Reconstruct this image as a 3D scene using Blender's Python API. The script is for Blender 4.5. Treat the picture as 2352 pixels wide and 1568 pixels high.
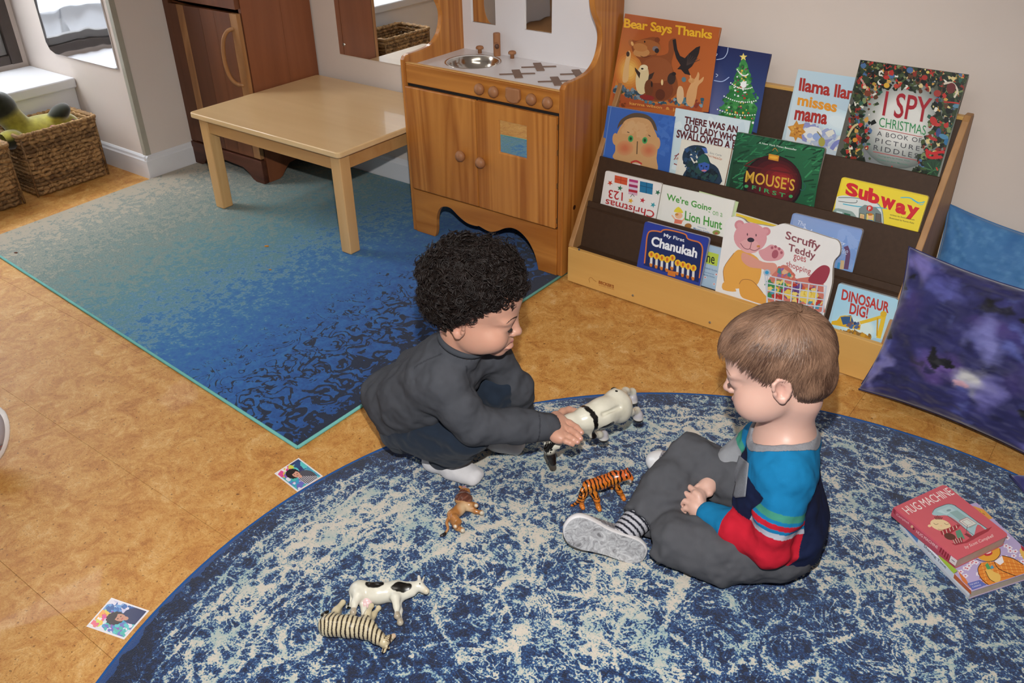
import bpy, bmesh, math, random
import numpy as np
from mathutils import Vector, Matrix
random.seed(7); rng=np.random.default_rng(7)
for _o in list(bpy.data.objects): bpy.data.objects.remove(_o,do_unlink=True)
SC=bpy.context.scene; COL=SC.collection
# ---------------------------------------------------------------- camera, world, lights, exposure
RT=np.array([[0.799808,-0.304538,0.517265],[0.600068,0.42718,-0.67634],[-0.014994,0.851337,0.524405]])
CAMZ=1.25; FPX=2000.0
cd=bpy.data.cameras.new('camera'); cam=bpy.data.objects.new('camera',cd); COL.objects.link(cam)
cd.sensor_width=36; cd.lens=FPX/2352*36; cd.clip_start=.02; cd.clip_end=60
m4=Matrix.Identity(4)
for i in range(3):
    for j in range(3): m4[i][j]=float(RT[i,j])
m4[2][3]=CAMZ
cam.matrix_world=m4; SC.camera=cam
W=bpy.data.worlds.new('room_daylight'); SC.world=W; W.use_nodes=True
W.node_tree.nodes['Background'].inputs[0].default_value=(.80,.86,1,1)
W.node_tree.nodes['Background'].inputs[1].default_value=.24
def area(name,loc,look,size,power,col,size_y=None):
    l=bpy.data.lights.new(name,'AREA'); l.energy=power; l.color=col; l.size=size
    if size_y: l.shape='RECTANGLE'; l.size_y=size_y
    o=bpy.data.objects.new(name,l); COL.objects.link(o); o.location=loc
    o.rotation_euler=(Vector(look)-Vector(loc)).to_track_quat('-Z','Y').to_euler(); return o
def flash():      # the on-camera flash tube, a hand's breadth above the lens, narrow cone
    l=bpy.data.lights.new('camera_flash','SPOT'); l.energy=146; l.color=(1,.975,.94); l.shadow_soft_size=.016
    l.spot_size=math.radians(96); l.spot_blend=.75
    o=bpy.data.objects.new('camera_flash',l); COL.objects.link(o)
    o.location=Vector((0,0,CAMZ))+Vector(RT[:,1])*.19-Vector(RT[:,0])*.0
    o.rotation_euler=(Vector((-.86,1.2,.2))-o.location).to_track_quat('-Z','Y').to_euler()
flash()
area('ceiling_lamp',(-1.0,.4,2.45),(-1.2,1.4,0),1.6,12,(1,.93,.82),.5)
area('window_daylight',(-3.86,1.0,.95),(-2.5,1.1,.3),1.3,4,(.86,.93,1),1.0)
SC.view_settings.view_transform='Standard'; SC.view_settings.look='None'
SC.view_settings.exposure=-0.10; SC.view_settings.gamma=1; SC.view_settings.use_curve_mapping=False

# ---------------------------------------------------------------- helpers
def lin(c):
    if isinstance(c,str): c=[int(c[i:i+2],16)/255 for i in (0,2,4)]
    return tuple(x/12.92 if x<=.04045 else ((x+.055)/1.055)**2.4 for x in c)
def at(px,py,z=None,y=None,x=None):           # a photo pixel turned into the 3D point on a given plane
    d=RT@np.array([(px-1176)/FPX,-(py-784)/FPX,-1.0])
    if z is not None: t=(z-CAMZ)/d[2]
    elif y is not None: t=y/d[1]
    else: t=x/d[0]
    return np.array([0,0,CAMZ])+d*t
class NT:
    def __init__(s,name):
        s.m=bpy.data.materials.new(name); s.m.use_nodes=True; s.t=s.m.node_tree; s.n=s.t.nodes
        s.b=s.n['Principled BSDF']; s.l=s.t.links
    def add(s,ty,**k):
        n=s.n.new(ty)
        for a,v in k.items(): setattr(n,a,v)
        return n
    def val(s,sock,v):
        if isinstance(v,bpy.types.NodeSocket): s.l.new(v,sock)
        elif isinstance(v,(tuple,list)) and len(v)==3 and sock.type=='RGBA': sock.default_value=(*v,1)
        else: sock.default_value=v
    def math(s,op,a,b=None,c=None,clamp=False):
        n=s.add('ShaderNodeMath',operation=op); n.use_clamp=clamp
        s.val(n.inputs[0],a)
        if b is not None: s.val(n.inputs[1],b)
        if c is not None: s.val(n.inputs[2],c)
        return n.outputs[0]
    def vmath(s,op,a,b=None):
        n=s.add('ShaderNodeVectorMath',operation=op); s.val(n.inputs[0],a)
        if b is not None: s.val(n.inputs[1],b)
        return n.outputs[0]
    def coord(s,scale=(1,1,1),loc=(0,0,0),rot=(0,0,0),kind='Object'):
        c=s.add('ShaderNodeTexCoord'); mp=s.add('ShaderNodeMapping'); s.l.new(c.outputs[kind],mp.inputs[0])
        mp.inputs['Scale'].default_value=scale; mp.inputs['Location'].default_value=loc; mp.inputs['Rotation'].default_value=rot
        return mp.outputs[0]
    def noise(s,vec,scale=5,detail=4,rough=.5,dist=0,out=0):
        n=s.add('ShaderNodeTexNoise'); s.val(n.inputs['Vector'],vec); n.inputs['Scale'].default_value=scale
        n.inputs['Detail'].default_value=detail; n.inputs['Roughness'].default_value=rough; n.inputs['Distortion'].default_value=dist
        return n.outputs[out]
    def ramp(s,fac,stops,interp='LINEAR'):
        n=s.add('ShaderNodeValToRGB'); s.val(n.inputs[0],fac); r=n.color_ramp; r.interpolation=interp
        while len(r.elements)<len(stops): r.elements.new(.5)
        for e,(p,c) in zip(r.elements,stops):
            e.position=p; e.color=(*c,1) if len(c)==3 else c
        return n.outputs[0]
    def mix(s,f,a,b,mode='MIX'):
        n=s.add('ShaderNodeMix',data_type='RGBA',blend_type=mode); s.val(n.inputs[0],f); s.val(n.inputs[6],a); s.val(n.inputs[7],b)
        return n.outputs[2]
    def bump(s,h,strength=.3,dist=.002):
        n=s.add('ShaderNodeBump'); s.val(n.inputs['Height'],h); n.inputs['Strength'].default_value=strength; n.inputs['Distance'].default_value=dist
        s.l.new(n.outputs[0],s.b.inputs['Normal'])
    def fin(s,col=None,rough=.5,spec=.5,metal=0,sheen=0,coat=0,sss=0):
        if col is not None: s.val(s.b.inputs['Base Color'],col)
        s.val(s.b.inputs['Roughness'],rough); s.b.inputs['Specular IOR Level'].default_value=spec; s.b.inputs['Metallic'].default_value=metal
        s.b.inputs['Sheen Weight'].default_value=sheen; s.b.inputs['Coat Weight'].default_value=coat
        if sss:
            s.b.inputs['Subsurface Weight'].default_value=sss; s.b.inputs['Subsurface Radius'].default_value=(1,.35,.2); s.b.inputs['Subsurface Scale'].default_value=.004
        return s.m
def plain(name,c,rough=.5,spec=.5,metal=0,var=.06,scale=30,bump=0,sheen=0,coat=0):
    t=NT(name); c=lin(c); v=t.coord(); f=t.noise(v,scale,4)
    col=t.mix(f,tuple(x*(1-var*2) for x in c),tuple(min(1,x*(1+var*2)) for x in c))
    if bump: t.bump(t.noise(v,scale*14,2),bump,.001)
    return t.fin(col,rough,spec,metal,sheen,coat)
def wood(name,light,dark,axis=2,rough=.4,freq=1.0,knots=0,contrast=1.0,coat=0.0,big=1.0):
    t=NT(name); l=lin(light); d=lin(dark)
    sc=[26*freq]*3; sc[axis]=1.6*freq
    v=t.coord(sc); s2=[7*freq*big]*3; s2[axis]=.55*freq; v2=t.coord(s2,loc=(3,1,7))
    w=t.noise(v2,1.0,2,.5,1.2)
    rings=t.math('PINGPONG',t.math('MULTIPLY',w,9.0),1.0)
    fine=t.noise(v,1.6,5,.6,.3)
    f=t.math('ADD',t.math('MULTIPLY',rings,.55*contrast),t.math('MULTIPLY',fine,.6))
    col=t.ramp(f,[(.15,l),(.5,tuple(.6*a+.4*b for a,b in zip(l,d))),(.95,d)])
    if knots:
        k=t.coord((3.2,3.2,3.2)); vo=t.add('ShaderNodeTexVoronoi'); t.l.new(k,vo.inputs[0]); vo.inputs['Scale'].default_value=knots
        kk=t.math('LESS_THAN',vo.outputs[0],.055)
        col=t.mix(t.math('MULTIPLY',kk,.75),col,tuple(x*.25 for x in d))
    t.bump(f,.06,.001)
    return t.fin(col,rough,.4,0,0,coat)
def setp(o,label=None,cat=None,group=None,kind=None):
    if label: o['label']=label
    if cat: o['category']=cat
    if group: o['group']=group
    if kind: o['kind']=kind
    return o
def root(name,loc,label,cat,group=None):
    e=bpy.data.objects.new(name,None); e.empty_display_size=.05; COL.objects.link(e); e.location=loc
    e['org']=0.0; del e['org']
    return setp(e,label,cat,group)
def worg(o):
    v=Vector((0,0,0))
    while o is not None: v+=o.location; o=o.parent
    return v
def mesh(name,V,F,mat,parent=None,origin=None,smooth=False,cols=None,label=None,bevel=0,seg=2,mats=None,mi=None,sharp=None):
    V=np.asarray(V,dtype=float)
    og=worg(parent) if parent is not None else Vector(origin if origin is not None else (0,0,0))
    me=bpy.data.meshes.new(name); me.from_pydata((V-np.array(og)).tolist(),[],[list(map(int,f)) for f in F] if not isinstance(F,np.ndarray) else F.tolist())
    if smooth: me.polygons.foreach_set('use_smooth',[True]*len(me.polygons))
    for m in (mats or [mat]): me.materials.append(m)
    if mi is not None: me.polygons.foreach_set('material_index',mi)
    if cols is not None:
        a=me.color_attributes.new('Col','FLOAT_COLOR','POINT'); c=np.ones((len(V),4),dtype=np.float32); c[:,:3]=cols; a.data.foreach_set('color',c.ravel())
    me.update(); o=bpy.data.objects.new(name,me); COL.objects.link(o)
    if parent is not None: o.parent=parent
    else: o.location=og
    if bevel:
        b=o.modifiers.new('bevel','BEVEL'); b.width=bevel; b.segments=seg; b.limit_method='ANGLE'; b.angle_limit=math.radians(40); b.harden_normals=False
    if sharp:
        me.polygons.foreach_set('use_smooth',[True]*len(me.polygons)); me.set_sharp_from_angle(angle=math.radians(sharp))
    if label: o['label']=label
    return o
class MB:
    def __init__(s): s.V=[];s.F=[]
    def add(s,V,F):
        n=len(s.V); s.V+= [tuple(v) for v in V]; s.F+=[[i+n for i in f] for f in F]; return s
    def box(s,x0,x1,y0,y1,z0,z1):
        return s.add([(x,y,z) for x in (x0,x1) for y in (y0,y1) for z in (z0,z1)],[(0,1,3,2),(4,6,7,5),(0,4,5,1),(2,3,7,6),(0,2,6,4),(1,5,7,3)])
    def prism(s,P,ax,a,b):      # polygon P (2D) extruded along axis ax from a to b
        def mk(p,q):
            r=[p[0],p[1]]; r.insert(ax,q); return tuple(r)
        n=len(P); V=[mk(p,a) for p in P]+[mk(p,b) for p in P]
        ar=sum(P[i][0]*P[(i+1)%n][1]-P[(i+1)%n][0]*P[i][1] for i in range(n)); flip=(ar>0)^(ax==1)
        A=list(range(n)); B=[n+i for i in range(n)]
        F=[A[::-1],B] if flip else [A,B[::-1]]
        for i in range(n):
            j=(i+1)%n; q=[i,j,n+j,n+i]; F.append(q if flip else q[::-1])
        return s.add(V,F)
    def lathe(s,prof,c,axis=(0,0,1),n=20,cap=True):   # prof: (radius, height)
        q=Vector((0,0,1)).rotation_difference(Vector(axis).normalized()); V=[];F=[]
        for r,h in prof:
            for k in range(n):
                a=2*math.pi*k/n; V.append(tuple(Vector(c)+q@Vector((r*math.cos(a),r*math.sin(a),h))))
        for i in range(len(prof)-1):
            for k in range(n):
                k2=(k+1)%n; F.append([i*n+k,i*n+k2,(i+1)*n+k2,(i+1)*n+k])
        if cap: F.append([k for k in range(n)][::-1]); F.append([(len(prof)-1)*n+k for k in range(n)])
        return s.add(V,F)
    def tube(s,P,R,n=8,cap=True):
        P=[Vector(p) for p in P]; R=[R]*len(P) if not hasattr(R,'__len__') else R
        V=[];F=[]; u=None
        for i,p in enumerate(P):
            t=(P[min(i+1,len(P)-1)]-P[max(i-1,0)]).normalized()
            if u is None:
                u=t.cross(Vector((0,0,1)));
                if u.length<.1: u=t.cross(Vector((1,0,0)))
            u=(u-t*u.dot(t)).normalized(); w=t.cross(u)
            for k in range(n):
                a=2*math.pi*k/n; V.append(tuple(p+(u*math.cos(a)+w*math.sin(a))*R[i]))
        for i in range(len(P)-1):
            for k in range(n):
                k2=(k+1)%n; F.append([i*n+k,i*n+k2,(i+1)*n+k2,(i+1)*n+k])
        if cap: F.append(list(range(n))[::-1]); F.append([(len(P)-1)*n+k for k in range(n)])
        return s.add(V,F)
    def rot(s,R,c):
        c=np.array(c); s.V=[tuple(R@(np.array(v)-c)+c) for v in s.V]; return s
    def build(s,name,mat,parent=None,**k): return mesh(name,s.V,s.F,mat,parent,**k)
def Rz(a): return np.array([[math.cos(a),-math.sin(a),0],[math.sin(a),math.cos(a),0],[0,0,1]])
def Rx(a): return np.array([[1,0,0],[0,math.cos(a),-math.sin(a)],[0,math.sin(a),math.cos(a)]])
def Ry(a): return np.array([[math.cos(a),0,math.sin(a)],[0,1,0],[-math.sin(a),0,math.cos(a)]])
def spline(P,n=8,closed=False):     # Catmull-Rom through 2D/3D points
    P=[np.array(p,float) for p in P]; out=[]; m=len(P)
    rngi=range(m) if closed else range(m-1)
    for i in rngi:
        p0=P[(i-1)%m] if closed or i>0 else P[0]; p1=P[i]; p2=P[(i+1)%m]; p3=P[(i+2)%m] if closed or i<m-2 else P[-1]
        for k in range(n):
            t=k/n; out.append(.5*((2*p1)+(-p0+p2)*t+(2*p0-5*p1+4*p2-p3)*t*t+(-p0+3*p1-3*p2+p3)*t**3))
    if not closed: out.append(P[-1])
    return out
# ---------------------------------------------------------------- signed-distance sculpting with a surface-nets mesher
def smin(a,b,k):
    h=np.clip(.5+.5*(b-a)/k,0,1); return b*(1-h)+a*h-k*h*(1-h)
class Sdf:
    def __init__(s,lo,hi,h):
        s.lo=np.array(lo,float); s.h=h; s.n=np.ceil((np.array(hi)-s.lo)/h).astype(int)+1
        s.F=np.full(s.n,1.0,dtype=np.float32); s.ax=[(s.lo[i]+h*np.arange(s.n[i])).astype(np.float32) for i in range(3)]
    def sub(s,lo,hi):
        i0=np.maximum(0,np.floor((lo-s.lo)/s.h).astype(int)); i1=np.minimum(s.n,np.ceil((hi-s.lo)/s.h).astype(int)+1)
        if (i1<=i0).any(): return None
        sl=tuple(slice(a,b) for a,b in zip(i0,i1))
        return sl,s.ax[0][sl[0]][:,None,None],s.ax[1][sl[1]][None,:,None],s.ax[2][sl[2]][None,None,:]
    def put(s,sl,d,k,op):
        A=s.F[sl]
        if op=='add': s.F[sl]=smin(A,d,k) if k>0 else np.minimum(A,d)
        else: s.F[sl]=-smin(-A,d,k) if k>0 else np.maximum(A,-d)
    def cap(s,a,b,r1,r2=None,k=.01,op='add'):
        r2=r1 if r2 is None else r2; a=np.array(a,float); b=np.array(b,float); pad=max(r1,r2)+k+3*s.h
        g=s.sub(np.minimum(a,b)-pad,np.maximum(a,b)+pad)
        if g is None: return s
        sl,X,Y,Z=g; d=b-a; L=max(float(d@d),1e-12)
        t=np.clip(((X-a[0])*d[0]+(Y-a[1])*d[1]+(Z-a[2])*d[2])/L,0,1)
        dd=np.sqrt((X-a[0]-t*d[0])**2+(Y-a[1]-t*d[1])**2+(Z-a[2]-t*d[2])**2)-(r1+(r2-r1)*t)
        s.put(sl,dd,k,op); return s
    def chain(s,P,R,k=.01,op='add'):
        for i in range(len(P)-1): s.cap(P[i],P[i+1],R[i],R[i+1],k,op)
        return s
    def ell(s,c,r,R=None,k=.01,op='add'):
        c=np.array(c,float); r=np.array(r,float); pad=r.max()+k+3*s.h
        g=s.sub(c-pad,c+pad)
        if g is None: return s
        sl,X,Y,Z=g; x,y,z=X-c[0],Y-c[1],Z-c[2]
        if R is not None:
            R=np.asarray(R); x,y,z=[R[0,i]*x+R[1,i]*y+R[2,i]*z for i in range(3)]   # columns of R are the ellipsoid's axes
        k0=np.sqrt((x/r[0])**2+(y/r[1])**2+(z/r[2])**2); k1=np.sqrt((x/r[0]**2)**2+(y/r[1]**2)**2+(z/r[2]**2)**2)
        s.put(sl,k0*(k0-1)/np.maximum(k1,1e-6),k,op); return s
    def plane(s,n,d,k=.005,op='sub'):      # removes / adds the half-space n.p < d
        sl=tuple(slice(None) for _ in range(3)); v=s.ax[0][:,None,None]*n[0]+s.ax[1][None,:,None]*n[1]+s.ax[2][None,None,:]*n[2]-d
        s.put(sl,v,k,op); return s
    def samp(s,P):
        g=(P-s.lo)/s.h; i=np.clip(np.floor(g).astype(int),0,s.n-2); t=np.clip(g-i,0,1); v=0
        for a in (0,1):
            for b in (0,1):
                for c in (0,1): v=v+(t[:,0] if a else 1-t[:,0])*(t[:,1] if b else 1-t[:,1])*(t[:,2] if c else 1-t[:,2])*s.F[i[:,0]+a,i[:,1]+b,i[:,2]+c]
        return v
    def grad(s,P):
        g=np.stack([s.samp(P+d)-s.samp(P-d) for d in np.eye(3)*s.h],1); return g/np.maximum(np.linalg.norm(g,axis=1),1e-9)[:,None]
    def snap(s,P,off=0,it=4):          # pull points on to the surface, then off above it
        P=np.atleast_2d(np.array(P,float))
        for _ in range(it): P=P-s.grad(P)*np.clip(s.samp(P),-.01,.01)[:,None]
        return P+s.grad(P)*off
    def poly(s):
        F=s.F; n=s.n; ins=F<0
        acc=np.zeros((n[0]-1,n[1]-1,n[2]-1,3),dtype=np.float32); cnt=np.zeros((n[0]-1,n[1]-1,n[2]-1),dtype=np.float32)
        idx=None; quads=[]
        cross=[]
        for ax in range(3):
            a=[slice(None)]*3; b=[slice(None)]*3; a[ax]=slice(0,-1); b[ax]=slice(1,None)
            A=F[tuple(a)];B=F[tuple(b)]; m=(A<0)!=(B<0); I=np.argwhere(m); t=(A[m]/(A[m]-B[m]))
            P=I.astype(np.float32).copy(); P[:,ax]+=t; cross.append((I,A[m]<0))
            o1,o2=[q for q in range(3) if q!=ax]
            for d1 in (0,-1):
                for d2 in (0,-1):
                    J=I.copy(); J[:,o1]+=d1; J[:,o2]+=d2
                    ok=((J>=0)&(J<n-1)).all(1); Jk=J[ok]
                    np.add.at(acc,(Jk[:,0],Jk[:,1],Jk[:,2]),P[ok]); np.add.at(cnt,(Jk[:,0],Jk[:,1],Jk[:,2]),1)
        act=cnt>0; idx=-np.ones(cnt.shape,dtype=np.int64); idx[act]=np.arange(act.sum())
        V=acc[act]/cnt[act][:,None]*s.h+s.lo
        for ax in range(3):
            I,neg=cross[ax]; o1,o2=(ax+1)%3,(ax+2)%3; ok=((I[:,o1]>0)&(I[:,o2]>0)&(I[:,o1]<n[o1]-1)&(I[:,o2]<n[o2]-1)); I=I[ok]; neg=neg[ok]
            def g(d1,d2):
                J=I.copy(); J[:,o1]+=d1; J[:,o2]+=d2; return idx[J[:,0],J[:,1],J[:,2]]
            q=np.stack([g(-1,-1),g(0,-1),g(0,0),g(-1,0)],1); q[~neg]=q[~neg][:,::-1]; quads.append(q)
        return V,np.concatenate(quads)
def paint(V,base,spots):       # vertex colours: spots = (centre, radii, colour, softness[, frame])
    C=np.tile(np.array(lin(base)),(len(V),1))
    for sp in spots:
        c,r,col,so=sp[:4]; q=V-np.array(c)
        if len(sp)>4: q=q@np.asarray(sp[4])
        d=np.sqrt(((q/np.array(r))**2).sum(1)); w=np.clip((1-d)/max(so,1e-3),0,1)[:,None]
        C=C*(1-w)+np.array(lin(col))*w
    return C
def vcol(name,rough=.5,spec=.5,sss=0,bump=0,bscale=400,sheen=0,coat=0,mottle=.05):
    t=NT(name); a=t.add('ShaderNodeVertexColor'); a.layer_name='Col'; v=t.coord()
    f=t.noise(v,60,4); col=t.mix(t.math('MULTIPLY',f,mottle*3),a.outputs[0],(.0,.0,.0)) if mottle else a.outputs[0]
    if bump: t.bump(t.noise(v,bscale,2),bump,.0006)
    return t.fin(col,rough,spec,0,sheen,coat,sss)
# ---------------------------------------------------------------- setting
wallm=plain('wall_paint','dacdc3',.75,.2,var=.012,scale=6,bump=.05)
trimm=plain('trim_paint','dcdcdf',.45,.4,var=.01)
def struct(o,lab=None):
    o['kind']='structure'
    if lab: o['label']=lab
    return o
def cork():
    t=NT('cork_floor'); v=t.coord()
    w=t.noise(v,9,3,.5,out=1); vv=t.vmath('ADD',v,t.vmath('MULTIPLY',w,(.07,.10,0)))
    a=t.noise(vv,19,4,.55,.8)
    b=t.noise(vv,75,4,.65,.4); b2=t.noise(v,300,3,.7)
    f=t.math('ADD',t.math('ADD',t.math('MULTIPLY',a,.40),t.math('MULTIPLY',b,.32)),t.math('MULTIPLY',b2,.28))
    col=t.ramp(f,[(.36,lin('9a6431')),(.44,lin('b67e3f')),(.50,lin('c4914c')),(.55,lin('cd9e5a')),(.63,lin('dab37c'))])
    # small dark bark flecks
    sp=t.noise(vv,330,3,.7); cl=t.noise(v,13,3,.6)
    m=t.math('MULTIPLY',t.ramp(sp,[(.55,(0,0,0)),(.66,(1,1,1))]),t.ramp(cl,[(.36,(.22,)*3),(.58,(1,)*3)]))
    col=t.mix(t.math('MULTIPLY',m,.7),col,lin('6b3e1e'))
    s3=t.noise(v,120,2,.5); col=t.mix(t.math('MULTIPLY',t.ramp(s3,[(.66,(0,0,0)),(.72,(1,1,1))]),.75),col,lin('4a2a16'))
    big=t.noise(v,2.3,2); col=t.mix(t.math('MULTIPLY',big,.25),col,lin('b8772f'))
    t.bump(sp,.10,.001)
    return t.fin(col,.52,.35,0,0,.03)
corkm=cork()
fl=mesh('floor',[(x,y,z) for x in (-4.1,1.3) for y in (-1.2,2.5) for z in (-.04,-.0035)],[(0,1,3,2),(4,6,7,5),(0,4,5,1),(2,3,7,6),(0,2,6,4),(1,5,7,3)],plain('floor_joint','9a6a38',.7))
struct(fl,'swirled honey brown cork tile floor with fine dark flecks')
T=.3035
tb=MB().box(-T/2+.0003,T/2-.00015,-T/2+.0003,T/2-.00015,-.0035,0); tme=None
for i in range(-11,6):
    for j in range(-1,7):
        x=-.68+i*T*1.0+T/2; y=.37+(j)*T+T/2-.0
        if x>1.2 or x<-4.0 or y>2.4 : continue
        if tme is None:
            o=mesh('cork_tile',tb.V,tb.F,corkm,None,bevel=.0003,seg=1); tme=o.data
        else:
            o=bpy.data.objects.new('cork_tile',tme); COL.objects.link(o); bb=o.modifiers.new('bevel','BEVEL'); bb.width=.0003; bb.segments=1
        o.parent=fl; o.location=(x,y,0)
# cork pattern must run over the tiles and not repeat: use world-like coordinates
for n in corkm.node_tree.nodes:
    if n.type=='TEX_COORD':
        g=corkm.node_tree.nodes.new('ShaderNodeNewGeometry')
        for l in list(corkm.node_tree.links):
            if l.from_node==n: corkm.node_tree.links.new(g.outputs['Position'],l.to_socket)
WY=2.325; PX=-3.16; PY=1.775; LX=-3.92
struct(MB().box(PX-.1,1.2,WY,WY+.1,0,2.5).build('wall_back',wallm),'plain cream painted back wall')
struct(MB().box(LX-.1,PX,PY,WY+.1,0,2.5).build('wall_pillar',wallm,bevel=.003),'cream wall pier jutting out left of the cabinet')
lw=MB().box(LX-.1,LX,-1.2,.25,0,2.5).box(LX-.1,LX,1.745,PY+.1,0,2.5).box(LX-.1,LX,.25,1.745,0,.36).box(LX-.1,LX,.25,1.745,1.7,2.5)
struct(lw.build('wall_left',wallm),'cream wall around the dark framed window')
struct(MB().box(1.2,1.3,-1.2,WY+.1,0,2.5).build('wall_right',wallm))
struct(MB().box(LX-.1,1.3,-1.2,WY+.1,2.5,2.6).build('ceiling',plain('ceiling_paint','e6e3dc',.8)))
def base_profile(h=.092,t=.014): return [(0,0),(t,0),(t,h*.78),(t*.72,h*.84),(t*.62,h*.93),(t*.2,h),(0,h)]
def baseboard(name,side,a,b,c,lab=None):
    P=base_profile(); m=MB()
    if side=='-y': m.prism([(c-u,v) for u,v in P],0,a,b)
    else: m.prism([(c+u,v) for u,v in P],1,a,b)
    return struct(m.build(name,trimm),lab)
baseboard('baseboard_back','-y',PX,1.2,WY,'white moulded baseboard along the back wall')
baseboard('baseboard_pillar_front','-y',-3.575,PX+.013,PY,'white baseboard on the pier face behind the basket')
baseboard('baseboard_pillar_side','+x',PY-.013,WY,PX,'white baseboard on the short side of the pier')
# corner guard strip
g=MB().prism([(PX-.019,PY),(PX-.019,PY-.003),(PX+.003,PY-.003),(PX+.003,PY+.019),(PX,PY+.019),(PX,PY)],2,.086,2.3)
struct(g.build('trim_1',plain('corner_guard','a7a293',.35,.5)),'grey corner guard strip on the pier')
# window with dark frame, daylight outside
wf=plain('window_frame_paint','3b3029',.45)
w=MB()
w.box(LX-.02,LX+.025,1.70,1.745,.36,1.7).box(LX-.02,LX+.025,.25,.30,.36,1.7).box(LX-.02,LX+.02,.30,1.70,.36,.395).box(LX-.02,LX+.02,.30,1.70,1.66,1.7)
wo=struct(w.build('window_1',wf,bevel=.002),'dark framed window at the left edge'); 
MB().box(LX-.03,LX+.008,1.655,1.698,.397,1.66).box(LX-.03,LX+.008,.30,.335,.397,1.66).box(LX-.03,LX+.008,.335,1.655,.397,.43).build('window_sash',plain('sash_metal','6e6b68',.4,.5,.4),wo,bevel=.002)
gt=NT('window_glass'); gt.fin((1,1,1),.0,.5); gt.b.inputs['Transmission Weight'].default_value=1; gt.b.inputs['IOR'].default_value=1.05
MB().box(LX-.012,LX-.008,.33,1.66,.42,1.66).build('window_pane',gt.m,wo)
struct(MB().box(-3.905,-3.575,-.6,PY-.001,0,.300).build('trim_2',trimm,bevel=.004),'white window seat box under the window')
struct(MB().box(-3.905,-3.555,-.6,PY-.001,.300,.340).build('trim_3',trimm,bevel=.006),'thick white ledge board under the window')
# outside: pale fence boards and pavement seen through the glass
fm=plain('pale_fence','a9adb4',.7); 
e=root('garden_fence',(-5.2,1,0),'pale grey garden fence outside the window','fence')
for k in range(12):
    MB().box(-5.22,-5.2,-.9+.3*k,-.62+.3*k,0,1.9).build('fence_board',fm,e,bevel=.004)
MB().box(-5.2,-5.17,-1,2.8,.3,.38).box(-5.2,-5.17,-1,2.8,1.4,1.48).build('fence_rail',fm,e)
struct(MB().box(-6.5,-4.1,-2,3,-.05,-.01).build('ground_outside',plain('pavement','b9b7b2',.8)),'pale pavement outside the window')
area('daylight_outside',(-4.6,.9,2.4),(-5.1,1.2,.3),1.5,260,(.9,.95,1))

# ---------------------------------------------------------------- rugs
def rect_rug():
    A=at(684,1031,z=0);B=at(-48,560,z=0);Cc=at(1284,641,z=0)
    u=(Cc-A);u/=np.linalg.norm(u); D=A+u*1.30
    C2=np.array([-3.143,2.305,0]); D=np.array([-1.333,2.305,0])
    # quad A (near corner) - D (behind the kitchen) - C2 (back) - B (left); left side bows to the pier
    e=root('rectangular_rug',(-2.2,1.6,0),'rectangular rug fading from cream and teal to deep blue with black edge pattern','rug')
    N=60; t=NT('ombre_rug'); v=t.coord(loc=(0,0,0))
    sep=t.add('ShaderNodeSeparateXYZ'); t.l.new(v,sep.inputs[0]); X=sep.outputs[0];Y=sep.outputs[1]
    # axis of the fade: u=0 at the right (dark) end, 1 at the left end
    L=t.math('DIVIDE',t.math('SUBTRACT',.86,X),1.66)
    n1=t.noise(v,5,3,.5); n2=t.noise(v,120,3,.65); n3=t.noise(v,38,4,.6)
    g=t.math('ADD',L,t.math('MULTIPLY',t.math('SUBTRACT',n2,.5),.50)); g=t.math('ADD',g,t.math('MULTIPLY',t.math('SUBTRACT',n1,.5),.10))
    g=t.math('ADD',g,t.math('MULTIPLY',t.math('SUBTRACT',n3,.5),.62))
    col=t.ramp(g,[(.0,lin('194888')),(.12,lin('1d5496')),(.28,lin('2562a4')),(.40,lin('2f6fa2')),(.46,lin('4580a6')),(.50,lin('6f8f9c')),(.54,lin('4a7f92')),(.62,lin('5d868b')),(.68,lin('7e928e')),(.72,lin('56797d')),(.76,lin('949b90')),(.80,lin('547678')),(.88,lin('a39f90')),(.93,lin('6f8583')),(1.0,lin('ada493'))])
    # black filigree that fades in toward the right and the near edge
    f1=t.noise(v,17,3,.55,1.3); fil=t.math('ABSOLUTE',t.math('SUBTRACT',t.math('FRACT',t.math('MULTIPLY',f1,3.2)),.5))
    d=t.math('MINIMUM',t.math('SUBTRACT',.865,X),9.0)   # distance to the dark end
    dist=t.math('SUBTRACT',1.0,t.math('DIVIDE',d,.68),clamp=True)
    th=t.math('SUBTRACT',t.math('MULTIPLY',dist,.40),.115)
    gr=t.math('MULTIPLY',t.math('SUBTRACT',n3,.5),.30)
    m=t.math('GREATER_THAN',t.math('ADD',th,gr),fil)
    edge=t.math('GREATER_THAN',t.math('ADD',t.math('DIVIDE',t.math('SUBTRACT',.05,d),.06),t.math('MULTIPLY',t.math('SUBTRACT',n3,.5),4.0)),0)
    m=t.math('MAXIMUM',m,edge)
    col=t.mix(t.math('MULTIPLY',m,.93),col,lin('141a2b'))
    t.bump(t.noise(v,900,2),.5,.002)
    t.fin(col,.9,.15,0,.15)
    top=.006
    poly=[A,D,C2,np.array([-3.14,1.762,0]),B]
    m=MB()
    V=[tuple(p+np.array([0,0,top])) for p in poly]+[tuple(p+np.array([0,0,.0005])) for p in poly]; n=len(poly)
    m.add(V,[list(range(n)),[n+i for i in range(n)][::-1]]+[[i,n+i,n+(i+1)%n,(i+1)%n] for i in range(n)])
    m.build('rug_pile',t.m,e)
    bm_=plain('teal_binding','6fb3ae',.8,.2); bd=MB()
    def edge_t(p,q):
        bd.tube([p+np.array([0,0,.0045]),q+np.array([0,0,.0045])],.0042,8)
    edge_t(B,A); edge_t(A,D)
    bd.build('bound_edge',bm_,e,smooth=True,label='bright teal whipped edge')
rect_rug()
RC=np.array([-.181,.759]);RR=1.0505
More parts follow.
